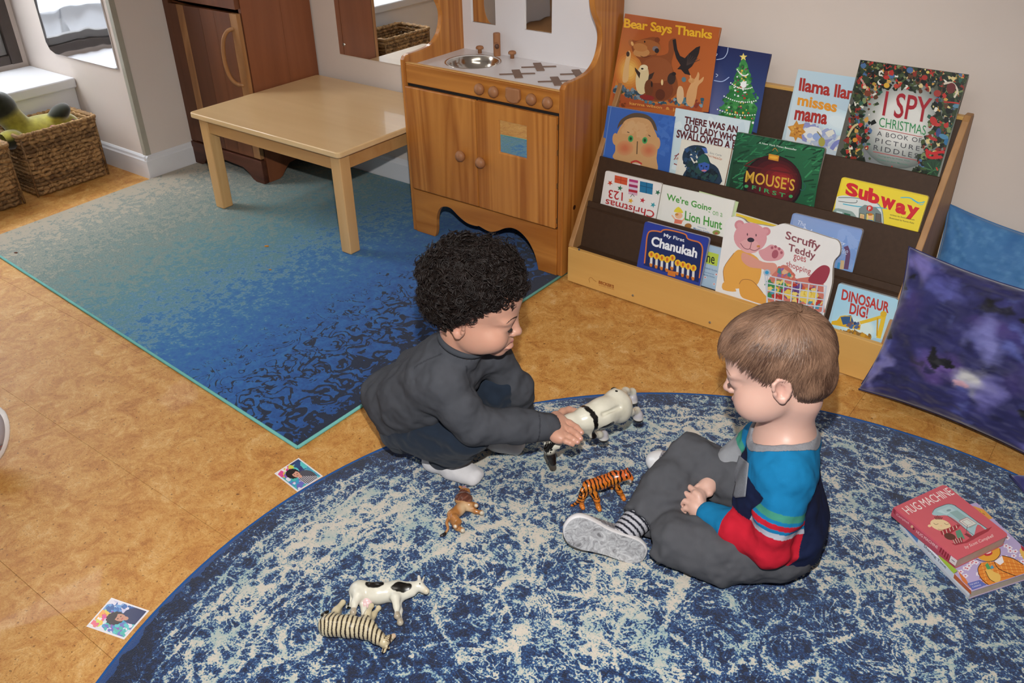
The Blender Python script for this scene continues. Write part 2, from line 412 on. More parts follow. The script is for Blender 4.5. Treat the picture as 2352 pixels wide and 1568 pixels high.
def round_rug():
    e=root('round_rug',(RC[0],RC[1],0),'large round rug in distressed navy blue and cream medallion pattern','rug')
    t=NT('medallion_rug'); v=t.coord()
    wv=t.noise(v,7,3,.5,out=1); vv=t.vmath('ADD',v,t.vmath('MULTIPLY',t.vmath('SUBTRACT',wv,(.5,.5,.5)),(.07,.07,0)))
    wv2=t.noise(v,45,3,.6,out=1); vv=t.vmath('ADD',vv,t.vmath('MULTIPLY',t.vmath('SUBTRACT',wv2,(.5,.5,.5)),(.022,.022,0)))
    sep=t.add('ShaderNodeSeparateXYZ'); t.l.new(vv,sep.inputs[0]); X=sep.outputs[0];Y=sep.outputs[1]
    r=t.math('SQRT',t.math('ADD',t.math('MULTIPLY',X,X),t.math('MULTIPLY',Y,Y)))
    th=t.math('ARCTAN2',Y,X)
    def ring(r0,w):  # soft band at radius r0
        return t.math('SUBTRACT',1.0,t.math('DIVIDE',t.math('ABSOLUTE',t.math('SUBTRACT',r,r0)),w),clamp=True)
    def petals(r0,n,amp,w,ph=0):   # wavy line of n lobes
        rr=t.math('ADD',r,t.math('MULTIPLY',t.math('SINE',t.math('MULTIPLY_ADD',th,float(n),ph)),amp))
        return t.math('SUBTRACT',1.0,t.math('DIVIDE',t.math('ABSOLUTE',t.math('SUBTRACT',rr,r0)),w),clamp=True)
    P=ring(.99,.008)
    for q in (ring(.955,.007),ring(.86,.008),ring(.835,.006),petals(.91,44,.022,.012),petals(.91,44,.022,.012,math.pi),ring(.70,.010),petals(.76,22,.045,.016),petals(.77,22,.04,.013,math.pi),
              petals(.56,16,.07,.018),petals(.50,16,.06,.015,math.pi),petals(.62,32,.03,.012),petals(.36,8,.10,.020),petals(.30,8,.07,.016,math.pi),ring(.20,.014),petals(.12,8,.04,.014)):
        P=t.math('MAXIMUM',P,q)
    sw=t.noise(v,10,2,.4,3.0); scr=t.math('SUBTRACT',1.0,t.math('MULTIPLY',t.math('ABSOLUTE',t.math('SUBTRACT',t.math('FRACT',t.math('MULTIPLY',sw,5.5)),.5)),4.4),clamp=True)
    pat=t.math('MAXIMUM',P,t.math('MULTIPLY',scr,.85))
    n1=t.noise(v,2.6,3,.5); n2=t.noise(v,24,4,.62); n3=t.noise(v,85,4,.75); n4=t.noise(v,260,2,.6)
    s=t.math('ADD',t.math('MULTIPLY',pat,.26),t.math('MULTIPLY',t.math('SUBTRACT',n1,.5),.95))
    for nn,am in ((n2,.85),(n3,1.10),(n4,.85)): s=t.math('ADD',s,t.math('MULTIPLY',t.math('SUBTRACT',nn,.5),am))
    s=t.math('SUBTRACT',s,t.math('MULTIPLY',t.math('DIVIDE',t.math('SUBTRACT',r,.93),.10,clamp=True),.17))
    s=t.math('ADD',s,t.math('MULTIPLY',X,-.10)); s=t.math('ADD',s,t.math('MULTIPLY',Y,.12))
    f=t.math('ADD',s,.322)
    col=t.ramp(f,[(.20,lin('0e1a34')),(.36,lin('152f5c')),(.46,lin('1d4578')),(.515,lin('29588e')),(.545,lin('7d9ca6')),(.60,lin('a6b3ae')),(.68,lin('c6bfb2')),(.9,lin('cfc5b8'))])
    teal=t.ramp(t.noise(v,9,4,.6),[(.50,(0,0,0)),(.62,(1,1,1))]); cream=t.math('GREATER_THAN',f,.56)
    col=t.mix(t.math('MULTIPLY',t.math('MULTIPLY',teal,cream),.50),col,lin('7fa7aa'))
    rim=t.math('GREATER_THAN',r,1.044); col=t.mix(rim,col,lin('1c427c'))
    t.bump(t.noise(v,700,2,.6),.7,.003)
    t.fin(col,.85,.2,0,.2)
    m=MB(); m.lathe([(RR-.01,.0006),(RR-.001,.0025),(RR,.005),(RR-.003,.0075),(RR-.008,.008),(.5,.008),(.001,.008)],(RC[0],RC[1],0),n=160)
    m.build('rug_pile',t.m,e,smooth=False)
    m=MB(); P=[(RC[0]+(RR+.001)*math.cos(a),RC[1]+(RR+.001)*math.sin(a),.0042) for a in np.linspace(0,2*math.pi,161)]
    m.tube(P,.0038,6,False).build('bound_edge',plain('navy_binding','22508e',.8,.2),e,smooth=True,label='plain mid blue whipped edge')
round_rug()
# ---------------------------------------------------------------- tall cabinet on the left
def wood_cabinet():
    X0,X1,Y0,Y1,H=-3.153,-2.708,2.0,2.318,1.15
    e=root('wooden_cabinet',((X0+X1)/2,(Y0+Y1)/2,0),'tall reddish brown wooden cabinet with arched handle beside the cream pier','cabinet')
    red=wood('cabinet_red_wood','8d5536','6b3a22',2,.42,.6,0,.55); dk=wood('cabinet_dark_wood','643a22','43210f',2,.45,.8,0,.6)
    md=wood('cabinet_mid_wood','774629','55301a',2,.42,.8,0,.6); lt=wood('cabinet_pale_wood','a97a4c','855a35',2,.42,1.1); hz=wood('cabinet_rail_wood','5f3522','3d1d12',0,.45,1)
    # right side of two joined boards, with a scalloped bottom
    def sc(y0,y1,foot0,foot1):
        P=[(y0,H),(y0,.007 if foot0 else .062)]
        if foot0: P+=[(y0+.05,.007),(y0+.066,.014),(y0+.085,.036),(y0+.11,.056)]
        if foot1: P+=[(y1-.10,.060),(y1-.08,.045),(y1-.06,.014),(y1-.045,.007)]
        P+=[(y1,.007 if foot1 else .062),(y1,H)]; return P
    for a,b,f0,f1 in ((Y0+.002,2.175,True,False),(2.1755,Y1,False,True)):
        MB().prism(sc(a,b,f0,f1),0,X1-.018,X1).build('side_board',red,e,bevel=.0015)
    MB().prism(sc(Y0+.002,Y1,True,True),0,X0,X0+.018).build('side_panel',red,e)
    MB().box(X0+.018,X1-.018,Y1-.006,Y1,.07,H).box(X0+.018,X1-.018,Y0+.02,Y1-.006,.085,.1).box(X0+.018,X1-.018,Y0+.02,Y1-.006,H-.018,H).build('carcass',dk,e)
    MB().box(X0,X0+.036,Y0-.018,Y0+.002,.10,H).build('stile',dk,e,bevel=.0015)
    # door planks
    dx=[X0+.038,-3.075,-3.02,-2.93,-2.845,-2.79,X1-.003]; mats=[md,lt,dk,md,dk,lt]
    dx[1:6]=[-3.066,-3.024,-2.925,-2.842,-2.752]; mats=[dk,lt,dk,md,md,lt]
    d=mesh('door',[(0,0,0)],[],dk,e) if False else None
    dm=MB().box(dx[0],dx[-1],Y0-.004,Y0+.001,.105,.637).build('door',dk,e,bevel=.001)
    for i in range(6):
        MB().box(dx[i]+.0002,dx[i+1]-.0002,Y0-.020,Y0-.003,.105,.637).build('plank',mats[i],dm,bevel=.001)
    # bent wooden handle
    hy=Y0-.020; P=[(-2.742,hy+.004,.585),(-2.757,hy-.014,.578),(-2.768,hy-.030,.55),(-2.772,hy-.037,.505),(-2.772,hy-.037,.46),(-2.768,hy-.030,.418),(-2.757,hy-.016,.392),(-2.742,hy+.004,.384)]
    MB().tube(spline(P,6),[.0075]*(7*6+1),10).build('handle',lt,dm,smooth=True,label='pale bent wood handle')
    m=MB().box(dx[0],dx[-1],Y0-.020,Y0-.001,.652,.80); dr=m.build('drawer',md,e,bevel=.0015)
    MB().lathe([(.007,0),(.007,.012),(.015,.018),(.013,.026)],(-2.93,Y0-.020,.73),(0,-1,0)).build('knob',lt,dr,smooth=True)
    MB().box(dx[0],dx[-1],Y0-.018,Y0-.001,.815,H).build('upper_door',md,e,bevel=.0015)
    # plinth rail with scallop
    a=X0+.001;b=X1
    P=[(a,.098),(a,.007),(a+.05,.007),(a+.065,.014),(a+.085,.036),(a+.12,.054),((a+b)/2,.058),(b-.12,.052),(b-.09,.036),(b-.068,.014),(b-.05,.007),(b,.007),(b,.098)]
    MB().prism(P,1,Y0-.024,Y0-.002).build('plinth_rail',hz,e,bevel=.002)
wood_cabinet()
# ---------------------------------------------------------------- low play table
def play_table():
    X0,X1,Y0,Y1,Z=-2.702,-1.957,1.708,2.304,.3605
    e=root('play_table',((X0+X1)/2,(Y0+Y1)/2,0),'low square pale birch play table with a glossy top','table')
    top=wood('birch_top','e4c391','d6b07c',0,.28,.5,0,.5,.25,1.4); leg=wood('birch_leg','dab078','c3925a',2,.38,.8,0,.6); ap=wood('birch_apron','c99a62','b07e48',0,.4,.8,0,.6)
    r=.016; P=[]
    for cx,cy,a0 in ((X0+r,Y0+r,180),(X1-r,Y0+r,270),(X1-r,Y1-r,0),(X0+r,Y1-r,90)):
        for k in range(5):
            a=math.radians(a0+k*22.5); P.append((cx+r*math.cos(a),cy+r*math.sin(a)))
    MB().prism(P,2,Z-.019,Z).build('tabletop',top,e,bevel=.004,seg=3)
    i=.020; L=.044
    for x in (X0+i,X1-i-L):
        for y in (Y0+i,Y1-i-L):
            MB().prism([(x,y),(x+L,y),(x+L,y+L),(x,y+L)],2,.007,Z-.0195).build('leg',leg,e,bevel=.004,seg=3)
    MB().box(X0+i+L,X1-i-L,Y0+i+.006,Y0+i+.024,Z-.071,Z-.0195).build('apron',ap,e,bevel=.001)
    MB().box(X0+i+L,X1-i-L,Y1-i-.024,Y1-i-.006,Z-.071,Z-.0195).build('apron',ap,e,bevel=.001)
    MB().box(X0+i+.006,X0+i+.024,Y0+i+L,Y1-i-L,Z-.071,Z-.0195).build('apron',ap,e,bevel=.001)
    MB().box(X1-i-.024,X1-i-.006,Y0+i+L,Y1-i-L,Z-.071,Z-.0195).build('apron',ap,e,bevel=.001)
play_table()
def mirror(name,rough=.0,tint=(.93,.93,.92),wavy=0,wscale=6):
    t=NT(name)
    if wavy: t.bump(t.noise(t.coord(),wscale,2),wavy,.02)
    return t.fin(tint,rough,.5,1.0)
# acrylic mirror on the back wall above the table
e=root('wall_mirror',(-2.2,WY-.004,.7),'frameless wall mirror hung above the low birch table','mirror')
MB().box(-2.575,-1.78,WY-.006,WY-.001,.452,1.35).build('mirror_sheet',mirror('mirror_glass',.0,(.88,.88,.86)),e,bevel=.0008)
for x,z in ((-2.548,.49),): MB().lathe([(.006,0),(.006,.002),(.004,.0035)],(x,WY-.006,z),(0,-1,0),12).build('screw',plain('screw_zinc','b9b9b4',.3,.5,1),e)
e=root('pier_mirror',(-3.45,PY,.8),'warped acrylic mirror on the cream pier over the basket','mirror')
P=[(-3.206,.421),(-3.65,.421),(-3.685,.433),(-3.702,.462),(-3.702,1.3),(-3.206,1.3)]
MB().prism(P,1,PY-.006,PY-.0008).build('mirror_sheet',mirror('acrylic_mirror',.05,(.9,.9,.92),.35,3.0),e,bevel=.0008)

# ---------------------------------------------------------------- toy kitchen
def toy_kitchen():
    X0,X1,Y0,Y1,Z=-1.946,-1.330,2.0,2.300,.562
    e=root('toy_kitchen',((X0+X1)/2,(Y0+Y1)/2,0),'honey pine toy kitchen with steel sink bowl and white counter','play kitchen')
    pv=wood('pine_upright','cc8a42','97551c',2,.36,.9,0,.95,.15,1.5); ph=wood('pine_across','c6843c','98581e',0,.36,.9,0,.95,.15,1.5); edge=wood('pine_edge','d8a35e','c08945',0,.4,1,0,.5)
    kn=wood('beech_knob','a8744d','8f5f3e',2,.5,1.5,0,.5); wh=plain('white_laminate','ddd9da',.28,.5,var=.005); dark=plain('recess_shade','1c1410',.8)
    def side(x0,x1):
        P=[(Y0-.004,.007),(Y0+.05,.007)]+[(Y0+.05,.007),(Y0+.075,.03),(Y0+.10,.05),(Y0+.15,.058),(Y0+.22,.05),(Y1-.04,.007)][1:]+[(Y1,.007),(Y1,1.02)]
        P+=[(2.16,1.02)]+spline([(2.16,.98),(2.128,.86),(2.133,.80),(2.145,.76),(2.172,.72),(2.183,.69),(2.178,.655),(2.160,.625),(2.125,.604),(2.075,.597),(2.02,.596)],5)+[(Y0+.004,.592),(Y0-.004,.582)]
        return MB().prism(P[::-1],0,x0,x1)
    side(X0,X0+.018).build('side_panel',pv,e,bevel=.003,seg=2); side(X1-.018,X1).build('side_panel',pv,e,bevel=.003,seg=2)
    a,b=X0+.018,X1-.018
    # dark knot on the right side near the foot
    MB().lathe([(.0075,0),(.006,.0004),(.001,.0006)],(X1,2.06,.215),(1,0,0),16).build('knot',plain('knot_dark','3a1c0c',.5),e)
    # counter with a round hole for the bowl
    sx,sy,sr=-1.79,2.164,.083
    m=MB(); n=64; out=[]
    for k in range(n):
        t=2*math.pi*k/n; c,s=math.cos(t),math.sin(t); f=min((( b-sx) if c>0 else (sx-a))/max(abs(c),1e-6),((Y1-.014-sy) if s>0 else (sy-Y0-.002))/max(abs(s),1e-6)); out.append((sx+c*f,sy+s*f))
    for cx,cy in ((a,Y0+.002),(b,Y0+.002),(b,Y1-.014),(a,Y1-.014)):
        k=min(range(n),key=lambda i:(out[i][0]-cx)**2+(out[i][1]-cy)**2); out[k]=(cx,cy)
    V=[(x,y,Z) for x,y in out]+[(sx+sr*math.cos(2*math.pi*k/n),sy+sr*math.sin(2*math.pi*k/n),Z) for k in range(n)]; V+= [(x,y,Z-.014) for x,y,z in V]
    F=[]
    for k in range(n):
        j=(k+1)%n; F+=[[k,j,n+j,n+k],[2*n+k,3*n+k,3*n+j,2*n+j],[n+k,n+j,3*n+j,3*n+k],[k,2*n+k,2*n+j,j]]
    m.add(V,F).build('countertop',wh,e)
    st=plain('brushed_steel','c9c5bd',.16,.5,1.0,var=.03,scale=200)
    prof=[(.0005,-.046),(.05,-.045),(.066,-.038),(.078,-.018),(.083,-.002),(.088,.0015),(.090,.001),(.0905,.0002)]
    MB().lathe(prof,(sx,sy,Z),n=56,cap=False).build('sink_bowl',st,e,smooth=True,label='round stainless steel bowl set in the counter')
    # white back with two mirror windows
    wl=(-1.892,-1.792,.650);wr=(-1.678,-1.574,.652)
    m=MB().box(a,b,Y1-.014,Y1-.004,Z-.005,.650).box(a,wl[0],Y1-.014,Y1-.004,.650,1.0).box(wl[1],wr[0],Y1-.014,Y1-.004,.650,1.0).box(wr[1],b,Y1-.014,Y1-.004,.650,1.0).box(wl[0],wl[1],Y1-.014,Y1-.004,.80,1.0).box(wr[0],wr[1],Y1-.014,Y1-.004,.80,1.0)
    m.build('splashback',wh,e)
    mr=mirror('kitchen_mirror',.02,(.9,.9,.88),.05,6)
    for q in (wl,wr): MB().box(q[0],q[1],Y1-.0085,Y1-.0075,.652,.80).build('mirror_window',mr,e,label='small mirror window in the white splashback')
    MB().box(X0+.018,X1-.018,Y1-.004,Y1,.06,1.02).build('back_panel',ph,e)
    # wooden tap with side peg, two tap knobs
    tz=Z; t0=MB().lathe([(.0115,0),(.0115,.068),(.0105,.071)],(-1.773,2.266,tz),n=20).build('tap',kn,e,smooth=False,bevel=.0008)
    MB().tube([(-1.773,2.262,tz+.036),(-1.758,2.246,tz+.036)],[.008,.008],12).build('spout',kn,t0)
    MB().lathe([(.0045,0),(.0075,.003),(.0075,.007),(.004,.010)],(-1.7585,2.2465,tz+.036),(.7,-.7,0),14).build('spout_end',plain('dark_peg','5b3a28',.5),t0,smooth=True)
    for x,y in ((-1.841,2.262),(-1.712,2.266)):
        MB().lathe([(.0065,0),(.0065,.012),(.0125,.0145),(.0130,.018),(.0105,.022),(.005,.0238),(.0005,.024)],(x,y,tz),n=20).build('tap_knob',kn,e,smooth=True)
    # brown cross burners
    br=plain('burner_brown','7c6150',.6,var=.05)
    for x,y in ((-1.583,2.119),(-1.577,2.222),(-1.440,2.117),(-1.432,2.220)):
        # long thin bar along the diagonal, short wide bar across
        m=MB()
        def bar(ax,L,w):
            c,s=math.cos(ax),math.sin(ax); Q=[(-L,-w),(L,-w),(L,w),(-L,w)]
            m.prism([(x+c*u-s*v,y+s*u+c*v) for u,v in Q],2,Z+.0002,Z+.0022+(.0005 if w>.006 else 0))
        bar(math.radians(40),.054,.0055); bar(math.radians(-47),.046,.0125)
        m.build('burner',br,e,bevel=.0012,label='flat brown cross shaped burner')
    # front: fascia, five knobs
    MB().box(a,b,Y0-.001,Y0+.014,.512,.572).build('fascia',ph,e,bevel=.003)
    MB().box(a,b,Y0,Y0+.013,.5725,.5755).build('fascia_cap',edge,e,bevel=.001,label='pale top edge of the fascia')
    for x,r in ((-1.625,.0165),(-1.572,.0165),(-1.437,.0165),(-1.381,.0165)):
        MB().lathe([(.007,0),(.008,.004),(r,.008),(r*1.02,.013),(r*.85,.019),(r*.45,.0225),(.0005,.0235)],(x,Y0-.001,.541),(0,-1,0),22).build('knob',kn,e,smooth=True)
    MB().prism([(-1.528,.562),(-1.480,.562),(-1.478,.534),(-1.486,.522),(-1.504,.518),(-1.522,.522),(-1.530,.534)],1,Y0-.014,Y0-.001).build('clock_block',kn,e,bevel=.004,seg=3,label='rounded wooden oven clock block')
    # doors
    ds=-1.642
    d1=MB().box(a+.002,ds-.0015,Y0-.014,Y0,.166,.505).build('door',pv,e,bevel=.004,seg=3)
    g=(-1.556,-1.453,.363,.462); x0,x1=ds+.0015,-1.350
    m=MB(); y0,y1=Y0-.014,Y0
    def fr(x0,x1,z0,z1,g,y0,y1):
        V=[(x,y,z) for y in (y0,y1) for x,z in ((x0,z0),(x1,z0),(x1,z1),(x0,z1),(g[0],g[2]),(g[1],g[2]),(g[1],g[3]),(g[0],g[3]))]
        F=[]
        for k in range(4):
            j=(k+1)%4; F+=[[k,j,4+j,4+k],[8+k,12+k,12+j,8+j],[k,8+k,8+j,j],[4+k,4+j,12+j,12+k]]
        return V,F
    m.add(*fr(x0,x1,.166,.505,g,y0,y1)); d2=m.build('door',pv,e,bevel=.0025)
    MB().box(g[0],g[1],Y0-.0085,Y0-.0065,g[2],g[3]).build('door_mirror',mirror('oven_window',.0,(.85,.84,.8)),d2,label='square shiny oven window')
    for x,z,d in ((-1.697,.327,d1),(-1.618,.322,d2)):
        MB().lathe([(.007,0),(.0075,.006),(.016,.010),(.0175,.016),(.014,.023),(.007,.027),(.0005,.028)],(x,Y0-.014,z),(0,-1,0),22).build('knob',kn,d,smooth=True)
    for z in (.475,.40,.30,.19): MB().box(-1.3515,-1.3485,Y0-.008,Y0+.002,z-.008,z+.008).build('hinge',plain('hinge_steel','b5bcc8',.25,.5,1),d2)
    MB().box(a,b,Y0+.005,Y0+.010,.16,.512).build('opening_shade',dark,e)  # near-black sheet behind the doors, its colour stands in for the shade inside
    MB().box(a,b,Y0+.02,Y1-.01,.150,.158).build('floor_shelf',ph,e)
    # scalloped skirt
    top=.160
    S=[(a+.003,.007),(-1.846,.007),(-1.838,.03),(-1.832,.085),(-1.815,.117),(-1.79,.129),(-1.765,.127),(-1.735,.108),(-1.70,.093),(-1.665,.092),(-1.652,.095),(-1.642,.093),(-1.62,.088),(-1.600,.088),(-1.575,.098),(-1.545,.115),(-1.515,.123),(-1.485,.117),(-1.455,.095),(-1.432,.060),(-1.420,.022),(-1.417,.007)]
    pts=[(a,top),(a,.007)]+[S[1]]+[tuple(p) for p in spline(S[1:],4)][1:]+[(b,.007),(b,top)]
    MB().prism(pts,1,Y0-.006,Y0+.010).build('skirt',ph,e,bevel=.0015)
toy_kitchen()
# ---------------------------------------------------------------- book display rack
RK=Rz(-.024); RKO=np.array([-1.308,2.0,0])
def rk(p): p=np.array(p,float); return RK@(p-RKO)+RKO
def rack_obj(m,name,mat,e,**k):
    m.V=[tuple(rk(v)) for v in m.V]; return m.build(name,mat,e,**k)
TIERS={1:(2.272,.600),2:(2.190,.484),3:(2.131,.362),4:(2.076,.240)}; TS=.25
def book_rack():
    e=root('book_rack',(-.84,2.1,0),'birch plywood book display rack with four dark brown tiers','bookcase')
    bi=wood('rack_birch','d9ab62','c2904a',0,.38,.5,0,.5,.1); ply=wood('rack_ply','b08455','94683c',2,.5,1.2,0,.8); hb=plain('hardboard_brown','3f2c1e',.55,.3,var=.12,scale=90,bump=.15); ledge=wood('rack_ledge','a98958','8e6f42',0,.5,.8)
    X0,X1=-1.310,-.362; y0=2.002
    for x0,x1 in ((X0,X0+.016),(X1-.016,X1)):
        P=[(y0,.003),(y0,.115),(2.205,.612),(2.212,.622),(2.298,.622),(2.298,.003)]
        P=[(y0,.003),(y0-.001,.118),(y0+.006,.135),(2.268,.600),(2.280,.612),(2.305,.612),(2.305,.003)]
        rack_obj(MB().prism(P[::-1],0,x0,x1),'side_panel',ply,e,bevel=.002)
    rack_obj(MB().box(X0+.005,X1+.001,y0-.010,y0+.004,.004,.116),'base_board',bi,e,bevel=.0015)
    a,b=X0+.016,X1-.016
    for k,(y,z) in TIERS.items():
        zb={1:.36,2:.25,3:.13,4:.006}[k]; th=.005
        P=[(y,z),(y-TS*(z-zb),zb),(y-TS*(z-zb)+th,zb),(y+th,z)]
        rack_obj(MB().prism(P,0,a,b),'tier_panel' ,hb,e,bevel=.0006)
    for z,ya,yb in ((.352,2.131+.003,2.21),(.245,2.08,2.16),(.128,2.03,2.10),(.010,2.008,2.03)):
        rack_obj(MB().box(a,b,ya-.01,yb,z-.027,z-.021),'shelf',hb,e)
    rack_obj(MB().box(a,b,2.283,2.303,.588,.606),'top_rail',bi,e,bevel=.001)
    for px,py in ((1455,677),(1634,737),(1330,573)):
        p=at(px,py,y=1.99); p[1]=1.992-.024*(p[0]+1.308)
        MB().lathe([(.0036,0),(.0036,.0012),(.002,.002)],tuple(p),(0,-1,0),12).build('screw',plain('screw_steel','aeb0b4',.3,.5,1),e)
    return e
RACK=book_rack()
# ---------------------------------------------------------------- printed books
PRM=vcol('book_print',.30,.5,mottle=0,coat=.15); PAGES=plain('page_edges','cfc4ae',.8,.2,var=.05,scale=60)
_tc={}
def text_geo(s,bold=0.0,shear=0.0,space=1.0):
    k=(s,bold,shear,space)
    if k in _tc: return _tc[k]
    c=bpy.data.curves.new('t','FONT'); c.body=s; c.offset=bold; c.shear=shear; c.resolution_u=3; c.space_character=space; c.align_x='LEFT'; c.fill_mode='FRONT'
    o=bpy.data.objects.new('t',c); COL.objects.link(o); dg=bpy.context.evaluated_depsgraph_get()
    me=bpy.data.meshes.new_from_object(o.evaluated_get(dg)); V=np.array([v.co[:2] for v in me.vertices]); F=[list(p.vertices) for p in me.polygons]
    bpy.data.objects.remove(o); bpy.data.curves.remove(c); bpy.data.meshes.remove(me)
    lo=V.min(0);hi=V.max(0); _tc[k]=((V-lo)/(hi-lo),F); return _tc[k]
class Page:       # a flat printed face; coordinates may be photo pixels (through map) laid on the real plane of the cover
    def __init__(s,p0,n,cx=(0,0,1)):
        s.p0=np.array(p0,float); s.n=np.array(n,float)/np.linalg.norm(n); s.c=cx; s.clip=None;s.TR=[];s.V=[];s.F=[];s.C=[];s.TV=[];s.TF=[];s.TC=[];s.lay=1
    def P(s,x,y):
        px=s.c[0]+x/s.c[2]; py=s.c[1]+y/s.c[2]; d=RT@np.array([(px-1176)/FPX,-(py-784)/FPX,-1.0]); o=np.array([0,0,CAMZ])
        return o+d*(((s.p0-o)@s.n)/(d@s.n))
    def poly(s,pts,col,lift=None,cols=None):
        if lift is None: s.lay+=1; lift=s.lay
        b=len(s.V); P=[s.P(*p)+s.n*(.00006+.000006*lift) for p in pts]
        if s.clip is not None and not cols:
            for o,m in s.clip:
                Q=[];k=len(P)
                for i in range(k):
                    p,q=P[i],P[(i+1)%k]; dp,dq=(p-o)@m,(q-o)@m
                    if dp>=0: Q.append(p)
                    if (dp>=0)!=(dq>=0): Q.append(p+(q-p)*(dp/(dp-dq)))
                P=Q
                if len(P)<3: return
        s.V+=P; s.F.append(list(range(b,b+len(P)))); s.C+= cols if cols else [lin(col)]*len(P)
    def ell(s,x,y,rx,ry,col,rot=0,n=14,lift=None,soft=None):
        a=math.radians(rot); ca,sa=math.cos(a),math.sin(a)
        Q=[(x+rx*math.cos(t)*ca-ry*math.sin(t)*sa,y+rx*math.cos(t)*sa+ry*math.sin(t)*ca) for t in np.linspace(0,2*math.pi,n,endpoint=False)]
        s.poly(Q,col,lift)
    def blob(s,x,y,r,col,n=9,j=.35,lift=None):
        Q=[(x+r*(1+j*(random.random()*2-1))*math.cos(t),y+r*(1+j*(random.random()*2-1))*math.sin(t)) for t in np.linspace(0,2*math.pi,n,endpoint=False)]
        s.poly(Q,col,lift)
    def star(s,x,y,r,col,n=5,rot=-90,inner=.42):
        s.poly([(x+(r if k%2==0 else r*inner)*math.cos(math.radians(rot+180*k/n)),y+(r if k%2==0 else r*inner)*math.sin(math.radians(rot+180*k/n))) for k in range(2*n)],col)
    def line(s,pts,w,col,lift=None,sm=0):
        if sm: pts=spline(pts,sm)
        pts=[np.array(p,float) for p in pts]; L=[];R=[]
        for i,p in enumerate(pts):
            t=pts[min(i+1,len(pts)-1)]-pts[max(i-1,0)]; t/=max(np.hypot(*t),1e-6); nrm=np.array([-t[1],t[0]])*w/2; L.append(p+nrm);R.append(p-nrm)
        s.lay+=1; lf=lift or s.lay
        for i in range(len(pts)-1): s.poly([L[i],L[i+1],R[i+1],R[i]],col,lf)
    def text(s,str_,tl,tr,bl,col,bold=.01,shear=0,space=1,wave=0):
        V,F=text_geo(str_,bold,shear,space); s.TR.append((len(s.TV),len(s.TF))); tl,tr,bl=[np.array(q,float) for q in (tl,tr,bl)]; b=len(s.TV); s.lay+=1
        for x,y in V:
            q=tl+(tr-tl)*x+(bl-tl)*(1-y)
            if wave: q[1]+=wave*math.sin(x*math.pi)
            s.TV.append(s.P(*q)+s.n*(.00010+.000006*s.lay)); s.TC.append(lin(col))
        s.TF+=[[i+b for i in f] for f in F]
    def emit(s,e,name='cover_art',tname='lettering',tlab=None):
        if s.V: mesh(name,s.V,s.F,PRM,e,cols=np.array(s.C))
        if s.TV:
            R=s.TR if 1<len(s.TR)<=4 else s.TR[:1]; R=R+[(len(s.TV),len(s.TF))]
            for (a,fa),(b,fb) in zip(R[:-1],R[1:]): mesh(tname,s.TV[a:b],[[i-a for i in f] for f in s.TF[fa:fb]],PRM,e,cols=np.array(s.TC[a:b]),label=tlab)
def book(name,label,tier,cx,TL,TR,h,t,off,cover,rad=0,board=False,outline=None,spine=None,grp=None,cat='book',pagecol=None):
    yT,zT=TIERS[tier]; nr=np.array([0,-1,TS]); nr/=np.linalg.norm(nr); n=RK@nr; p0=rk((-.8,yT-off,zT))
    pg=Page(p0,n,cx); A=pg.P(*TL);B=pg.P(*TR); u=(B-A); w=np.linalg.norm(u); u/=w; v=np.cross(u,n); v=v if v[2]<0 else -v
    e=root(name,tuple(A+u*w/2+v*h),label,cat,grp)
    if outline: Q=[pg.P(*p)-A for p in outline]; Q=[(q@u,q@v) for q in Q]
    else:
        r=rad; Q=[]
        for (cx_,cy_,a0) in ((r,r,180),(w-r,r,270),(w,h,0),(0,h,0)):
            if r and cy_<h:
                for k in range(6): a=math.radians(a0+18*k); Q.append((cx_+r*math.cos(a),cy_+r*math.sin(a)))
            elif r or cy_>=h: Q.append((cx_,cy_))
            else: Q.append((cx_,cy_))
        if not r: Q=[(0,0),(w,0),(w,h),(0,h)]
    def slab(o0,o1,ins=0):
        m=MB(); c=np.mean(Q,0); q=[(a+(ins if a<w/2 else -ins),b+(ins if b<h/2 else 0)) for a,b in Q]; k=len(q)
        V=[A+u*a+v*b-n*o0 for a,b in q]+[A+u*a+v*b-n*o1 for a,b in q]
        m.add(V,[list(range(k))[::-1],[k+i for i in range(k)]]+[[i,(i+1)%k,k+(i+1)%k,k+i] for i in range(k)]); return m
    cm=plain('cover_'+cover,cover,.32,.5,var=.02,coat=.1); ct=.0016 if not board else .0012
    slab(0,ct).build('front_cover',cm,e); slab(t-ct,t).build('back_cover',cm,e)
    slab(ct,t-ct,.0022 if not board else .0002).build('page_block',PAGES if not pagecol else plain('pages_'+pagecol,pagecol,.7),e)
    g_=.0009
    if not outline: pg.clip=[(A+u*g_,u),(A+u*(w-g_),-u),(A+v*g_,v)]
    return e,pg
c4=(1300,20,2.306);c5=(1780,120,2.063);c6=(1300,380,2.94)
def bulk(pg,n,reg,rr,cols,j=.5):       # scatter of painterly dabs inside a parallelogram tl,tr,bl
    tl,tr,bl=[np.array(q,float) for q in reg]
    for _ in range(n):
        a,b=random.random(),random.random(); q=tl+(tr-tl)*a+(bl-tl)*b; pg.blob(q[0],q[1],random.uniform(*rr),random.choice(cols),7,j)
